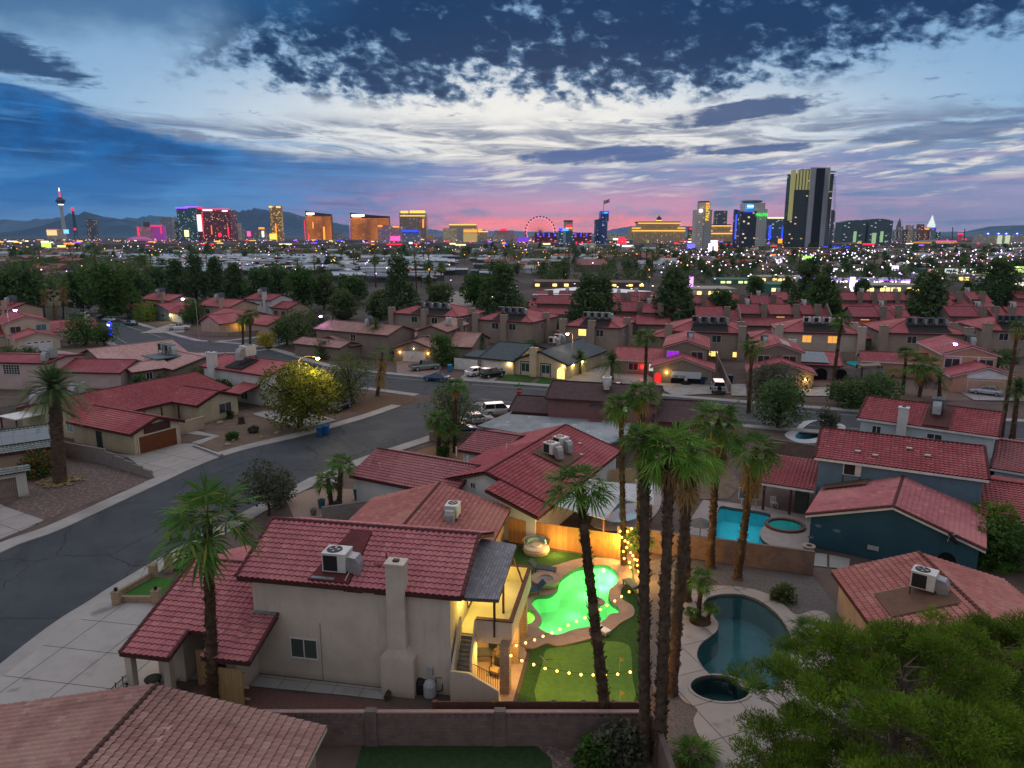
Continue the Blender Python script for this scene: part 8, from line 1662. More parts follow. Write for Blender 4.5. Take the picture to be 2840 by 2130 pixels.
for i in range(n): k=4*i; m.add(V[k:k+8],[[0,1,5,4],[1,2,6,5],[2,3,7,6],[3,0,4,7]],[[(0,V[k][2]),(V[k+1][0] - V[k][0],V[k][2]),(V[k+1][0] - V[k][0],V[k+4][2]),(0,V[k+4][2])]]*4)
m.add(V[-4:],[[0,1,2,3]],[[(-50,-50)]*4]); m.build('body',facade('teal_casino',(.015,.06,.08),(.02,.075,.095),6.,3.8,.05,.2,.2,(.6,.9,1.),.8),t); fbox(t,'core',B,1424,1440,330,446,Y,pm('pale_core2',(.36,.38,.42)),3); fbox(t,'roof_sign',B,1396,1420,310,326,Y,BLUEN,4); fbox(t,'roof_sign',B,1428,1458,312,327,Y,CYAN,4)
t,_=tower('tan tower with a red sign behind the teal casino',B,1432,1486,264,2900,f3); fbox(t,'red_sign',B,1446,1476,288,304,2900,REDN,3); fbox(t,'roof_cap',B,1430,1488,258,266,2900,pm('dark_cap',(.04,.035,.04)),30,-26); fbox(t,'gold_line',B,1440,1482,306,311,2900,GOLD,3)
t,_=tower('white cube block in front of the blue tower',B,1548,1636,408,1150,facade('white_grid',(.52,.50,.40),(.30,.30,.22),4.,3.4,.2,.3,.1,(1.,1.,.7),.8))
Y=2050.; t=thing('hotel_tower','rounded dark blue glass tower with a lit name band','tower',(atY(B(1678,352),Y).x,Y,0)); c=atY(B(1678,246),Y); rx=42*.42948*Y/F; c2=atY(B(1694,205),Y); m=MB(); pl=[(c.x+rx*math.cos(a*math.pi/12),Y+30+30*math.sin(a*math.pi/12)) for a in range(24)]; m.prism(pl,0,lambda x,y: c.z+(x - c.x)*.18); m.build('body',facade('blue_glass',(.010,.020,.06),(.012,.035,.11),4.,3.6,.1,.15,.08,(.5,.6,1.),1.2),t)
m=MB(); m.bx(c2.x - rx*.55,c2.x+rx*.68,Y+10,Y+50,c.z - 8,c2.z+3); m.build('crown',facade('blue_glass',(0,0,0),(0,0,0)),t); fbox(t,'roof_sign',B,1676,1720,202,216,Y,BLUEN,4,-6); fbox(t,'name',B,1690,1712,205,213,Y,CYAN,5,-5)
MB().tube([(c2.x,Y+30,c2.z),(c2.x,Y+30,c2.z+34)],1.,5).build('flagpole',WHITE,t); z=c2.z+22; m=MB(); m.add([(c2.x,Y+30,z),(c2.x+16,Y+28,z+6),(c2.x+16,Y+28,z+15),(c2.x,Y+30,z+10),(c2.x,Y+30.4,z),(c2.x+16,Y+28.4,z+6),(c2.x+16,Y+28.4,z+15),(c2.x,Y+30.4,z+10)],[[0,1,2,3],[7,6,5,4]]); m.build('flag',pm('flag_cloth',(.35,.08,.10),(.5,.5,.5),.2),t)
t,_=tower('white hotel with a bright screen beside the blue tower',B,1718,1768,346,2600,f3); fbox(t,'screen',B,1748,1776,376,428,2600,WHT,3)
tower('brown low hotel left of the gold lined palace',B,1770,1858,352,2900,f3); t=thing('marquee','pyramid of red and violet casino lights','marquee',(atY(B(1800,352),1900).x,1900,0))
for q in ((1784,1822,366,380),(1778,1830,382,396),(1772,1834,398,412),(1780,1826,414,440)): fbox(t,'light_row',B,*q,1900,(VIO,PINKN,REDN,AMB)[int(q[2]) % 4],3)
def palace(label,tl,x0,x1,ytop,Y,dome):
 mt=facade('palace_front',(.30,.21,.11),(.06,.045,.03),5.,3.6,.24,.3,.12,(1.,.7,.25),1.); u=lambda f: lerp(x0,x1,f)
 t,_=tower(label,tl,x0,x1,ytop+62,Y,mt,90);
 fbox(t,'upper_block',tl,u(.14),u(.90),ytop+22,ytop+62,Y,mt,60,-64); fbox(t,'roof',tl,u(.12),u(.92),ytop+16,ytop+24,Y,pm('dark_roof',(.06,.05,.05)),64,-66)
 for a,b,yy in ((.12,.92,24),(0,.16,56),(.86,1.,56),(0,1.,74),(0,1.,158)): fbox(t,'gold_line',tl,u(a),u(b),ytop+yy,ytop+yy+5,Y,GOLD,3,1 if yy > 30 else -3)
 if dome: c=atY(tl(u(.51),ytop+16),Y+40); m=MB(); m.lathe([(8,0),(8,7),(9,8),(6,13),(2,16),(.7,20)],(c.x,Y+40,c.z),12); m.build('dome',pm('dome_dark',(.05,.045,.05)),t); m=MB(); m.lathe([(8.5,1),(8.5,4.5)],(c.x,Y+40,c.z),12); m.build('dome_lights',GOLD,t)
 return t
t=palace('gold lined palace hotel with a small dome',B,1868,2212,250,2350,True); fbox(t,'sign_band',B,1876,1944,412,432,2350,AMB,4); palace('second gold lined palace wing behind the tan tower',C,172,336,268,2450,False)
t,_=tower('small brown tower with a red sign',C,44,92,298,2600,f1); fbox(t,'red_sign',C,50,78,306,318,2600,REDN,3); fbox(t,'base_row',C,44,92,378,384,2600,GOLD,3)
# tall tan tower with yellow vertical letters
ftan=facade('tan_slab',(.34,.31,.28),(.09,.09,.09),3.5,3.4,.28,.3,.05,(1.,.6,.2),1.)
t,q=tower('slim tan tower with yellow vertical letters',C,98,190,190,1180,ftan,24); fbox(t,'upper_shaft',C,122,188,142,190,1180,ftan,16,-18); fbox(t,'roof_cap',C,124,184,134,143,1180,pm('dark_cap',(.04,.035,.04)),14,-17); fbox(t,'spine',C,150,182,190,470,1180,pm('pale_core',(.36,.36,.36)),1.5); ftext(t,'PALMS',C,165,212,24,1180,E_('yellow',(1.,.62,.03),1.3),True,4); fbox(t,'lit_box',C,116,132,186,206,1180,WHT,2); fbox(t,'red_light',C,160,180,146,156,1180,AMB,2,-.5)
tower('dark tower with a white lit corner behind the palace wing',C,220,298,196,3000,f1); t,_=tower('narrow dark blue tower left of the white slab',C,346,402,188,1400,facade('blue_glass2',(.02,.03,.06),(.02,.04,.09),4.,3.6,.1,.15,.08,(.4,.5,1.),1.4)); fbox(t,'roof_sign',C,362,388,186,192,1400,VIO,2); fbox(t,'blue_light',C,350,356,220,380,1400,E_('dimblue',(.05,.12,1.),1.),2)
Y=1290.; fslab=facade('white_slab',(.38,.38,.37),(.05,.055,.06),3.6,3.4,.3,.3,.03,(1.,.7,.3),1.)
t,q=tower('white slab tower with green letters and a round roof crown',C,468,556,186,Y,fslab,30); fbox(t,'glass_wing',C,384,470,200,430,Y,facade('black_glass',(.015,.02,.03),(.012,.02,.03),4.,3.6,.08,.14,.10,(1.,.7,.4),1.2),22,-20); fbox(t,'upper_block',C,402,540,146,200,Y,fslab,18,-19); c=atY(C(472,134),Y); m=MB(); m.lathe([(15,0),(18,1.5),(18,3),(14,4)],(c.x,Y+14,c.z - 2),20); m.build('roof_crown',pm('crown_grey',(.25,.24,.24)),t)
ftext(t,'PALMS',C,514,224,19,Y,GRN,False,3); fbox(t,'blue_sign',C,422,458,156,184,Y,CYAN,2,1.5); ftext(t,'PALMS',C,440,170,10,Y,WHT,False,5); fbox(t,'blue_line',C,398,466,200,206,Y,BLUEN,2,1.5)
t,_=tower('blue black glass block with a bright roof edge',C,556,690,244,2100,facade('blue_block',(.03,.05,.07),(.02,.045,.075),5.,3.6,.1,.16,.16,(.8,.85,1.),1.)); fbox(t,'roof_edge',C,556,690,238,248,2100,E_('paleedge',(1.,.85,.55),1.1),4); fbox(t,'blue_wave',C,566,574,290,380,2100,BLUEN,2); fbox(t,'blue_wave',C,648,656,300,380,2100,BLUEN,2); fbox(t,'fountain_tower',C,624,644,378,440,1700,AMB,4)
# the great dark glass tower
Y=1230.; fgt=facade('great_glass',(.020,.026,.026),(.012,.020,.020),4.0,3.5,.10,.22,.045,(1.,.62,.25),.9)
t,q=tower('great dark glass tower rising above the skyline with yellow fins',C,706,986,-42,Y,fgt,15); gs=Y/F*.42948
fbox(t,'setback',C,780,925,-72,-42,Y,fgt,12,-14); fbox(t,'core',C,834,912,-82,438,Y,pm('pale_concrete',(.36,.38,.42),(.31,.33,.37),.05,.8),3,.3); fbox(t,'core_slot',C,868,878,-76,438,Y,pm('slot_dark',(.02,.022,.025)),1,3.4)
for i,x in enumerate((708,728,748,768,788,808,828,926,948)): fbox(t,'light_fin',C,x,x+1.3,-66,62 if i else 260,Y,E_('fin',(.8,.76,.3),.24),1.6)
for i in range(42):
 yy=-38+i*11.4; fbox(t,'balcony_slab',C,912,938,yy,yy+3,Y,pm('pale_concrete',(.36,.38,.42)),3.2,.1); fbox(t,'balcony_slab',C,982,990,yy,yy+2.5,Y,pm('slab_dark',(.07,.08,.08)),5,-1)
fbox(t,'roof_fin',C,950,1000,-60,-54,Y,pm('slab_dark',(.07,.08,.08)),8,-10)
t,_=tower('wide low podium at the foot of the great glass tower',C,660,1010,446,1000,facade('podium_front',(.16,.14,.13),(.04,.04,.045),5.,3.6,.15,.25,.12,(1.,.7,.3),.8),60,name='podium',cat='podium'); ftext(t,'PALMS PLACE',C,690,470,9,1000,WHT,False,3); fbox(t,'upper_deck',C,712,960,436,447,1000,pm('brown_deck',(.14,.09,.06)),40,-44)
tower('thin tower hidden behind the great glass one',C,972,994,192,1500,f1)
facia=facade('dark_green_glass',(.035,.055,.06),(.02,.04,.046),5.,3.6,.06,.3,.10,(.7,.9,.9),1.)
for x0,x1,yl,yr,lab in ((1040,1196,272,262,'left of two dark glass slabs with arched tops'),(1214,1368,254,262,'right of two dark glass slabs with arched tops')):
 Y=1900.; t=thing('hotel_tower',lab,'tower',(atY(C((x0+x1)/2,352),Y).x,Y,0)); m=MB(); n=10; P=[atY(C(lerp(x0,x1,i/n),lerp(yl,yr,i/n) - 10*math.sin(math.pi*i/n)),Y) for i in range(n+1)]
 for i in range(n): a,b=P[i],P[i+1]; m.add([(a.x,Y,0),(b.x,Y,0),(b.x,Y,b.z),(a.x,Y,a.z),(b.x,Y+40,b.z),(a.x,Y+40,a.z)],[[0,1,2,3],[3,2,4,5]],[[(a.x - P[0].x,0),(b.x - P[0].x,0),(b.x - P[0].x,b.z),(a.x - P[0].x,a.z)],[(-50,-50)]*4])
 m.add([(P[0].x,Y,0),(P[0].x,Y,P[0].z),(P[0].x,Y+40,P[0].z),(P[0].x,Y+40,0)],[[3,2,1,0]],[[(-50,-50)]*4]); m.add([(P[-1].x,Y,0),(P[-1].x,Y,P[-1].z),(P[-1].x,Y+40,P[-1].z),(P[-1].x,Y+40,0)],[[0,1,2,3]],[[(-50,-50)]*4]); m.build('body',facia,t)
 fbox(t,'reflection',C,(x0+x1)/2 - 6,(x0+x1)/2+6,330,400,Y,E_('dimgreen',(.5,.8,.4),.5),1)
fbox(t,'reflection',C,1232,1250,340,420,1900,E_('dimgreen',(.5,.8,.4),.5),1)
tower('gap hotel between the two dark glass slabs',C,1196,1216,306,2300,f3); tower('amber lit block left of the dark glass slabs',C,1026,1042,332,2300,f3)
for x0,x1,yy,lab,mt in ((1370,1400,332,'low dark tower left of the spire',f2),(1396,1434,296,'stepped tower under the pointed spire',f2),(1434,1462,318,'brown tower between spire and twin block',f1),(1460,1502,290,'square brown tower in the miniature skyline',f3),(1502,1530,312,'blue grey tower in the miniature skyline',f2),(1530,1570,284,'reddish tower with rounded top',facade('reddish',(.16,.06,.05),(.06,.03,.03),4.,3.5)),(1566,1604,308,'reddish lower tower with an orange sign',facade('reddish',(.16,.06,.05),(.06,.03,.03))),(1600,1646,306,'grey tower crowned by white lights',f2),(1646,1674,334,'teal glass block right of the white crowned tower',fteal)):
 t,q=tower(lab,C,x0,x1,yy,2500,mt)
 if 'pointed' in lab: c=atY(C(1415,296),2500); m=MB(); m.lathe([(8,0),(6,7),(5,12),(3,18),(.5,27)],(c.x,2510,c.z),10); m.build('spire',pm('spire_grey',(.14,.12,.13)),t)
 if 'orange sign' in lab: fbox(t,'roof_sign',C,1570,1596,310,318,2500,AMB,3)
 if 'white lights' in lab: c=atY(C(1623,306),2500); m=MB(); m.lathe([(12,0),(12,12),(9,13),(9,20),(6,22),(5,29),(.6,42)],(c.x,2510,c.z),12); m.build('lit_crown',E_('crownwhite',(.8,.9,.85),.85),t); m=MB(); m.lathe([(12.5,-3),(12.5,1)],(c.x,2510,c.z),12); m.build('blue_ring',BLUEN,t)
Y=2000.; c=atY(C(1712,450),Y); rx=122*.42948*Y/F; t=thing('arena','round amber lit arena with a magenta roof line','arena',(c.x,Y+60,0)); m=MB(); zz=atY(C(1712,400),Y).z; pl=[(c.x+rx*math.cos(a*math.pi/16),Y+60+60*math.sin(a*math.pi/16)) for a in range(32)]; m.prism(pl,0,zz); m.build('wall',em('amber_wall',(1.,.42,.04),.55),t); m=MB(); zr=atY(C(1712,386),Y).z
m.add([(x,y,zz+.2) for x,y in pl]+[(c.x+(x - c.x)*.5,Y+60+(y - Y - 60)*.5,zr) for x,y in pl],[[i,(i+1) % 32,32+(i+1) % 32,32+i] for i in range(32)]+[list(range(32,64))]); m.build('roof',pm('arena_roof',(.18,.16,.17)),t); fbox(t,'roof_neon',C,1640,1736,391,397,Y,E_('magenta',(1.,.03,.6),1.3),3,2)
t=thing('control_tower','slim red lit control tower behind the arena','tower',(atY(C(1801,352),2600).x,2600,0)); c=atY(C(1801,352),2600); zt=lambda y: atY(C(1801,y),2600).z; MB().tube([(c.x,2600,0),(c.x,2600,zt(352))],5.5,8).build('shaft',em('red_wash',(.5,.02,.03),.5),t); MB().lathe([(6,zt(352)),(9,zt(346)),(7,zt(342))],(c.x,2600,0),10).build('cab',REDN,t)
for x,yy in ((1760,302),(1838,312)): c=atY(C(x,yy),2400); t=thing('tower_crane',('left' if x < 1800 else 'right')+' thin crane mast beside the red control tower','crane',(c.x,2400,0)); MB().tube([(c.x,2400,0),(c.x - 4,2400,c.z)],1.5,4).build('mast',DARKMETAL,t)
t,_=tower('long beige hotel with blue rooftop lights at the right edge',C,1968,2300,350,2100,facade('long_beige',(.27,.24,.20),(.08,.08,.07),4.,3.5,.2,.26,.1,(1.,.8,.5),.8),60)
for x in (1972,2040,2090,2160): fbox(t,'roof_light',C,x,x+22,340,350,2100,BLUEN,4,-6); fbox(t,'roof_spark',C,x+7,x+14,341,347,2100,WHT,4,-5)
for x in (2042,2092): fbox(t,'lit_bay',C,x,x+16,356,442,2100,E_('palegreen',(.8,.95,.6),.6),2)
# -------- low strip between the towers: flat casinos and sheds with lit fronts
lowmats=[pm('low_a',(.20,.18,.16),(.15,.14,.13),.02),pm('low_b',(.30,.28,.25),(.24,.22,.2),.02),pm('low_c',(.12,.11,.12),(.16,.15,.15),.02)]
neon=[GOLD,VIO,WHT,REDN,PINKN,BLUEN,AMB,E_('paleyellow',(1.,.9,.45),1.5)]
r_=random.Random(5); k=0
for i in range(110):
 Y=r_.choice((1500,1750,2000,2300,2600,2800))+r_.uniform(-90,90); x=r_.uniform(-.78,.78)*Y; w=r_.uniform(30,110); h_=r_.uniform(4,10)
 t=thing('low_building','flat roofed low building with lit signs at the foot of the skyline','building',(x,Y,0),'low buildings under the skyline'); MB().bx(x - w/2,x+w/2,Y,Y+r_.uniform(30,70),0,h_).build('body',r_.choice(lowmats),t)
 for j in range(r_.choice((1,1,2))): sw=r_.uniform(4,w*.35); sx=x+r_.uniform(-.35,.35)*w; sz=r_.uniform(.3,.9)*h_; MB().bx(sx - sw/2,sx+sw/2,Y - 1.5,Y - .4,sz,sz+r_.uniform(1.5,4.)).build('lit_sign',r_.choice(neon),t)
# -------- mobile home park
MOB=[pm('trailer_white',(.40,.46,.52),(.30,.36,.42),.3,.6),pm('trailer_grey',(.15,.19,.23),(.11,.145,.18),.3,.6),pm('trailer_beige',(.24,.25,.26),(.17,.18,.185),.3,.6)]
def home_proto(i):
 t=thing('mobile_home','white flat gabled mobile home in the park of trailers','mobile home',(0,0,0),'mobile homes'); m=MB(); m.bx(-9,9,-2.6,2.6,0,2.7); m.build('wall',pm('trailer_wall%d' % i,(.10,.105,.11),(.07,.07,.075),.3),t)
 m=MB(); m.add([(-9.3,-2.9,2.7),(9.3,-2.9,2.7),(9.3,0,3.45),(-9.3,0,3.45),(9.3,2.9,2.7),(-9.3,2.9,2.7)],[[0,1,2,3],[3,2,4,5],[0,3,5],[1,4,2],[0,5,4,1]]); m.build('roof',MOB[i],t)
 m=MB(); m.bx(-6,2,-5.2,-2.95,2.3,2.42); m.build('carport_roof',MOB[i],t); return t
HP=[home_proto(i) for i in range(3)]; r_=random.Random(3); homes=0
PARK=[(A,640,2212,492,608),(B,0,1010,500,655)]
cand=[]
for tl,x0,x1,y0,y1 in PARK:
 a,b=at(tl(0,y1)).y,min(at(tl(0,y0)).y,900); Y=a; row=0
 while Y < b:
  x=atY(tl(x0,352),Y).x; rr=atY(tl(x1,352),Y).x
  while x < rr:
   if abs(x/Y+.065) > .02 and r_.random() < .9: cand.append((x+r_.uniform(-2,2),Y+r_.uniform(-1,1)))
   x += 22.5
  row += 1; Y += 12.5 if row % 3 else 24
cand.sort(key=lambda p: p[1]+r_.uniform(-60,60))
for x,y in cand[:292]: place(HP[r_.randrange(3)],(x,y,0),R(r_.choice((0,0,0,90))+4),r_.uniform(.95,1.2),group='mobile homes')
m=MB()
for x,y in cand[292:]:
 s_=r_.uniform(.9,1.15); m.bx(x - 9*s_,x+9*s_,y - 2.6,y+2.6,0,2.7); m.add([(x - 9.3*s_,y - 2.9,2.7),(x+9.3*s_,y - 2.9,2.7),(x+9.3*s_,y,3.45),(x - 9.3*s_,y,3.45),(x+9.3*s_,y+2.9,2.7),(x - 9.3*s_,y+2.9,2.7)],[[0,1,2,3],[3,2,4,5]])
tag(m.build('mobile_homes',MOB[0]),'far rows of pale mobile homes beyond the counted ones','mobile homes',None,'stuff')
# -------- mid-far houses and trees between the townhouses and the city
hm=[(MB(),n) for n in range(0)]
def far_house(i):
 t=thing('far_house','small low house among the trees before the city lights','house',(0,0,0),'far low houses'); m=MB(); m.bx(-7,7,-4.5,4.5,0,3.); m.build('wall',(GREYB,TANW,WHITEW)[i],t); m=MB(); m.add([(-7.6,-5.1,2.9),(7.6,-5.1,2.9),(7.6,0,4.7),(-7.6,0,4.7),(7.6,5.1,2.9),(-7.6,5.1,2.9)],[[0,1,2,3],[3,2,4,5],[0,3,5],[1,4,2],[0,5,4,1]]); m.build('roof',(pm('far_red',(.26,.11,.11),(.2,.085,.085),.3),pm('far_brown',(.12,.09,.08),(.16,.12,.11),.3),pm('far_grey',(.34,.36,.38),(.28,.3,.32),.3))[i],t); return t
FH=[far_house(i) for i in range(3)]; r_=random.Random(8)
for i in range(440):
 Y=360+900*r_.random() ** 1.2; u=r_.uniform(-.74,.74)
 if Y < 860 and -.58 < u < -.02 : continue
 if Y < 480 and u > -.1: continue
 place(FH[r_.randrange(3)],(u*Y,Y,0),R(r_.choice((0,90,10,-12))),r_.uniform(.9,1.5),group='far low houses')
FT=[]
for i,(lf,kd) in enumerate((('dark','round'),('pine','pine'),('green','round'),('olive','round'))):
 p=tree((0,0,0),9.,4.6,'dark tree in the belt before the city lights',lf,kd,620,.55,300+i,'far trees'); FT.append(p)
r_=random.Random(12)
for i in range(290):
 Y=300+1000*r_.random() ** 1.3; u=r_.uniform(-.76,.76)
 if abs(u+.062) < .025 and Y < 560: Y += 300
 if Y < 400 and u > 0: Y += 160
 if 400 < Y < 880 and -.5 < u < -.02 and r_.random() < .5: u=r_.uniform(.02,.74); Y=max(Y,500)
 sc=r_.uniform(.6,1.15)*(1+max(0,Y - 700)/1400); place(FT[r_.choice((0,0,1,2,3))],(u*Y,Y,0),r_.uniform(0,6),sc,group='far trees')
# the wood before the towers, one mass
r_=random.Random(21); bl=[]
for i in range(900): Y=r_.uniform(760,1350); x=r_.uniform(-.78,.78)*Y; q=r_.uniform(3,5.2); bl.append(((x,Y,q*.75),q))
V,Fc=leaf_cloud(bl,46000,1.0,31,.6); tag(raw('tree_belt',V,Fc,LEAF['dark']()),'dark belt of tree crowns in front of the skyline','trees',None,'stuff')
bl=[]
for i in range(640): Y=r_.uniform(300,700); u=r_.uniform(-.76,-.5) if i % 2 else r_.uniform(-.04,.72); Y=Y if u < 0 else r_.uniform(365,900); q=r_.uniform(2.5,5.5); bl.append(((u*Y,Y,q*.8),q))
V,Fc=leaf_cloud(bl,76000,.62,32,.6); tag(raw('shrubbery',V,Fc,LEAF['olive']()),'shrubs and crowns massed between the far houses','shrubs',None,'stuff')
# far thin palms
q=palm((0,0,0),(0,0,11),'far thin fan palm standing out of the dark trees','fan',2.6,.3,.22,False,1,1,group='far palms'); r_=random.Random(4); first=True
for i in range(90):
 Y=280+520*r_.random(); u=r_.uniform(-.72,.74)
 if Y < 420 and u > -.05: Y += 170
 o=q if first else copy_tree(q); first=False; o.location=(u*Y,Y,0); s=r_.uniform(.75,1.35); o.scale=(s,s,s); o.rotation_euler=(0,0,r_.uniform(0,6))
for i,(x,y0,y1) in enumerate(((565,700,560),(600,705,575),(640,720,545),(655,705,560),(130,690,612),(178,680,620),(510,690,610),(272,640,600),(60,720,630))):
 b=at(B(x,y0)); o=copy_tree(q); o.location=b; s=atY(B(x,y1),b.y).z/11.; o.scale=(s*.9,s*.9,s); o['group']='far palms'
# -------- the white hall and lit shops
hall=thing('white_hall','broad white flat roofed hall behind the townhouses','hall',at(B(1640,745))); p=[at(B(*c_),6.)[:2] for c_ in ((1225,742),(1300,712),(1560,690),(2060,725),(2060,752))]; m=MB(); m.prism([tuple(c_) for c_ in p],0,6.); m.build('wall',pm('hall_white',(.24,.25,.27),(.2,.21,.22),.1,.7),hall)
m=MB(); [m.prism([tuple(c_) for c_ in p],6.003,6.25)]; m.build('roof',pm('hall_roof',(.62,.68,.74),(.56,.62,.68),.05,.6),hall)
SHOPF=[E_('shopwarm',(1.,.72,.22),2.),E_('shopwhite',(1.,.9,.75),2.6),E_('shopgreen',(.75,.9,.3),1.5)]
SHOPS=[(C,480,760,622,655,0,'long shop row with yellow lit fronts',0),(C,760,990,625,660,1,'shop row left of the violet strip',0),(C,1000,1230,640,664,1,'bright shop below the violet sign row',0),(C,1180,1560,676,722,0,'wide store with dark letters on its front',1),(C,1240,1480,640,668,1,'store with a rainbow of violet lights',0),(C,1560,1800,610,640,1,'shop row by the drive-through',0),(C,1790,2050,610,650,0,'fuel canopy shop under the billboards',0),(C,1600,2212,575,605,2,'long green roofed warehouse',0),(C,980,1200,560,585,1,'low shed under parking lamps',0),(C,2050,2300,640,690,1,'white shop at the right edge',0),(C,60,360,700,745,0,'yellow tented yard behind the rows',0),(C,580,720,672,735,2,'white gable hall behind the townhouses',0),(C,250,480,640,670,2,'low grey shed among the trees',0),(B,1240,1540,655,690,0,'brown apartment row with lit doors',0),(B,1560,1950,660,690,0,'second brown apartment row with lit doors',0),(B,960,1130,700,790,1,'lit fuel station beside the far road',0)]
for tl,x0,x1,y0,y1,fm,lab,w in SHOPS:
 b=at(tl((x0+x1)/2,y1)); Y=b.y; a,c=atY(tl(x0,y0),Y),atY(tl(x1,y0),Y); t=thing('shop',lab,'shop',b); MB().bx(a.x,c.x,Y,Y+18,0,a.z).build('body',pm('brown_row',(.13,.09,.075),(.10,.07,.06),.1) if tl is B and fm == 0 else (lowmats[1],MOB[0],pm('green_roofed',(.06,.16,.12),(.05,.13,.1),.1))[fm],t); n=max(3,int((x1 - x0)/34))
 for i in range(n):
  if (i*7+int(x0)) % 5 < (4 if tl is C else 2): u0,u1=lerp(a.x,c.x,(i+.12)/n),lerp(a.x,c.x,(i+.84)/n); MB().bx(u0,u1,Y - .3,Y - .05,.4,a.z*.62).build('lit_front',SHOPF[fm],t)
 if w: ftext(t,'AK PVWN',C,1250,690,15,Y,pm('letter_dark',(.03,.03,.03)),False,.6)
 if 'violet' in lab or 'rainbow' in lab: MB().bx(lerp(a.x,c.x,.02),lerp(a.x,c.x,.98),Y - .8,Y - .3,a.z*.72,a.z*1.02).build('neon_band',VIO if 'below' in lab else E_('rainbow',(.42,.14,1.),1.6),t)
BILL=[(C,1702,1826,570,620,'PAUL','large billboard reading a name beside a portrait',(.75,.85,.75),.8),(C,755,778,478,502,'','small green screen by the podium',(.45,.9,.15),1.2),(C,784,850,488,514,'','green lit billboard before the podium',(.45,.9,.15),1.2),(C,1505,1598,536,562,'','pale lit billboard behind the warehouse',(.85,.9,.6),.9),(C,2152,2300,556,596,'','green yellow billboard at the right edge',(.6,.8,.2),1.),(C,176,230,386,405,'PALMS','white lit letter sign over a screen',(.95,.6,1.),1.),(C,176,230,408,472,'','tall white screen with a dark picture',(1.,.92,1.),2.5),(C,612,646,512,548,'','pink white screen sign in the traffic',(1.,.8,1.),2.5),(C,1090,1112,625,716,'','tall violet pylon sign with white rows',(.75,.6,1.),3.),(C,1590,1632,575,645,'','red and white pylon sign',(.9,.3,.3),1.2),(C,578,606,478,498,'','small red lit sign',(1.,.15,.05),2.5),(C,36,88,410,446,'','dark blue screen sign',(.15,.12,.8),1.5),(C,1976,2004,556,584,'','round violet white sign on a pole',(.8,.6,1.),3.5),(C,50,72,620,715,'','red and blue pylon sign',(.7,.3,.9),1.8),(C,1360,1400,552,580,'','violet white price sign',(.75,.6,1.),3.),(A,266,332,400,436,'','green and yellow lit sign on the left',(.5,.9,.1),1.5),(A,370,428,420,440,'','yellow lit sign on the left',(1.,.8,.15),1.5),(A,410,446,318,344,'','blue round sign under the observation tower',(.1,.25,1.),3.),(C,930,1085,425,460,'','',0,0)]
for tl,x0,x1,y0,y1,body,lab,col,k in BILL:
 if not lab: continue
 Y=at(tl(0,max(y1+14,430))).y; Y=min(Y,1500); a,c=atY(tl(x0,y0),Y),atY(tl(x1,y1),Y); t=thing('billboard',lab,'billboard',((a.x+c.x)/2,Y,0)); MB().bx(a.x,c.x,Y - .4,Y,c.z,a.z).build('panel',em('panel_%d_%d' % (x0,y0),col,k),t); MB().tube([((a.x+c.x)/2,Y+.6,0),((a.x+c.x)/2,Y+.6,a.z - .3)],.5,6).build('pole',DARKMETAL,t)
 if body == 'PAUL': ftext(t,'PAUL',C,1735,586,18,Y,pm('letter_blue',(.02,.05,.2)),False,.8); fbox(t,'portrait',C,1786,1812,576,616,Y,pm('portrait_skin',(.35,.2,.15)),.1,.45); fbox(t,'portrait_suit',C,1776,1820,598,619,Y,pm('suit_blue',(.02,.05,.15)),.12,.56)
 if body == 'PALMS': ftext(t,'PALMS',C,203,396,15,Y,WHT,False,1.4)
 if 'dark picture' in lab: fbox(t,'picture',C,196,212,424,466,Y,em('picture_grey',(.5,.4,.6),.6),.2,.5)
Y=1180.; t=thing('roof_letters','row of big blue letters along a low roof','sign',(atY(C(1010,352),Y).x,Y,0)); ftext(t,'THEPALMS',C,1000,440,26,Y,BLUEN,False,1.)
# -------- lights: lamp posts one by one near by, the countless rest as one field
def lamp_proto(name,col,k):
 t=thing('lamp_post','lamp post glowing among the dark trees and roofs','lamp post',(0,0,0),'lamp posts of the far streets'); MB().tube([(0,0,0),(0,0,8.)],.12,5).build('pole',DARKMETAL,t); m=MB(); m.ball((0,0,8.2),.5,7,.8); m.build('lamp_globe',E_('lp_'+name,col,k),t); return t
LPS=[lamp_proto('lav',(.72,.42,1.),3.2),lamp_proto('amber',(1.,.36,.04),2.2),lamp_proto('white',(1.,.85,.7),4.),lamp_proto('gold',(1.,.58,.12),2.4),lamp_proto('red',(1.,.03,.02),1.6),lamp_proto('green',(.08,1.,.2),1.2)]
r_=random.Random(17); n=0
while n < 222:
 Y=330+800*r_.random() ** 1.1; u=r_.uniform(-.74,.74)
 if Y < 420 and u > 0 and r_.random() < .5: continue
 k=r_.choices(range(6),(2,9,1,3,1,.4) if -.1 < u < .4 else (4,6,2,3,1,.6))[0]; s=Y/700.*r_.uniform(.7,1.15); place(LPS[k],(u*Y,Y,0),0,(s,s,r_.uniform(.7,1.2)),group='lamp posts of the far streets'); n += 1
for x,y,k in ((1735,680,2),(1775,688,2),(1835,680,2),(1865,700,2),(1932,668,2),(2002,682,2),(2085,697,2),(2185,676,2),(1498,668,0),(1440,608,1),(1980,625,1),(603,702,0),(645,686,0),(918,708,0),(966,714,2),(925,738,0),(1435,822,1),(1350,856,1),(1430,880,2),(2012,950,2),(2040,950,2),(1252,712,0),(700,645,0)):
 b=at(B(x,y+40)); h_=atY(B(x,y),b.y).z; s=b.y/420.; place(LPS[k],b,0,(s,s,h_/8.2),group='lamp posts of the far streets')
r2_=random.Random(77)
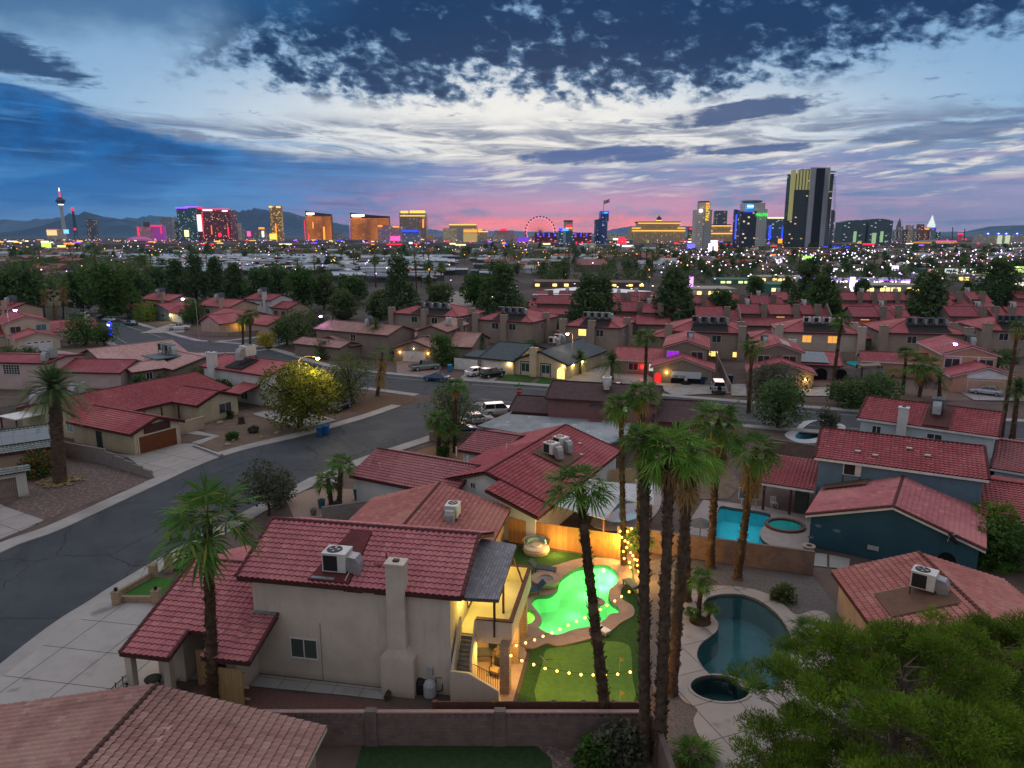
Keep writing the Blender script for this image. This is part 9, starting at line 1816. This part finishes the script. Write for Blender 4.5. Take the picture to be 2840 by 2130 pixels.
for i in range(30):
 Y=r2_.uniform(310,620); u=r2_.uniform(.2,.74); s=Y/520.*r2_.uniform(.8,1.2); place(LPS[r2_.choice((0,2,2,0,3))],(u*Y,Y,0),0,(s,s,r2_.uniform(.8,1.25)),group='lamp posts of the far streets')
for x,y,k in ((106,688,2),(295,720,2),(445,682,0),(617,690,2),(660,728,2),(250,740,0),(213,636,0),(430,618,2),(606,610,2),(715,592,0),(728,630,2),(983,585,0),(1058,604,0),(1015,520,0),(1097,520,0),(1075,552,0),(1178,556,0),(1220,604,3),(1415,606,0),(1655,572,0),(1880,610,0),(2130,605,0),(1055,690,2),(1312,686,2),(1200,640,2),(1490,690,2),(1690,520,0),(1600,515,0)):
 b=at(C(x,y+42)); h_=atY(C(x,y),b.y).z; s=b.y/380.; place(LPS[k],b,0,(s,s,h_/8.2),group='lamp posts of the far streets')
def light_field(name,label,n,col,k,seed,y0=900,y1=3200,u0=-.78,u1=.78,sz=.00058,z0=2,z1=9):
 r=np.random.default_rng(seed); m=MB()
 V,Fc=[],[]
 for i in range(n):
  Y=r.uniform(y0,y1); x=r.uniform(u0,u1)*Y; z=r.uniform(z0,z1); s=Y*sz*r.uniform(.45,1.5); o=len(V)
  V += [(x - s,Y,z),(x+s,Y,z),(x,Y - s,z),(x,Y+s,z),(x,Y,z - s*.8),(x,Y,z+s*.8)]; Fc += [[o,o+2,o+5],[o+2,o+1,o+5],[o+1,o+3,o+5],[o+3,o,o+5],[o+2,o,o+4],[o+1,o+2,o+4],[o+3,o+1,o+4],[o,o+3,o+4]]
 return tag(raw(name,V,Fc,E_('field_'+name,col,k)),label,'city lights',None,'stuff')
light_field('city_lights','countless lavender white lights spread below the skyline',300,(.74,.5,1.),2.6,1); light_field('amber_lights','countless amber lights spread below the skyline',240,(1.,.40,.06),2.,2); light_field('gold_lights','countless golden lights spread below the skyline',200,(1.,.66,.2),2.2,3); light_field('red_lights','scattered red lights below the skyline',110,(1.,.03,.03),1.6,4); light_field('blue_lights','scattered blue lights below the skyline',90,(.06,.12,1.),1.6,5); light_field('green_lights','scattered green lights below the skyline',50,(.08,1.,.2),1.2,6); light_field('magenta_lights','scattered magenta lights below the skyline',120,(1.,.12,.7),1.6,7,1800,3200)
light_field('traffic_lights','dense red and amber traffic lights in front of the tall tan tower',260,(1.,.12,.02),1.7,8,700,1150,.10,.42,.0007,1,5); light_field('parking_lights','dense white lights over the shops on the right',300,(.8,.66,1.),3.4,9,330,900,.2,.76,.0010,5,9)
# -------- evening air: far things fade to blue
m,b=new_mat('haze'); TREE.nodes.remove(b); pv=TREE.nodes.new('ShaderNodeVolumePrincipled'); pv.inputs['Density'].default_value=HAZE; pv.inputs['Color'].default_value=(.36,.62,1.,1); pv.inputs['Anisotropy'].default_value=0.
TREE.links.new(pv.outputs[0],TREE.nodes['Material Output'].inputs['Volume']); m.cycles.homogeneous_volume=True
tag(MB().bx(-22700,22700,-5200,22700,-4.,620.).build('haze',m),'thin blue evening air over the valley','haze',None,'stuff')
scn.cycles.volume_bounces=0
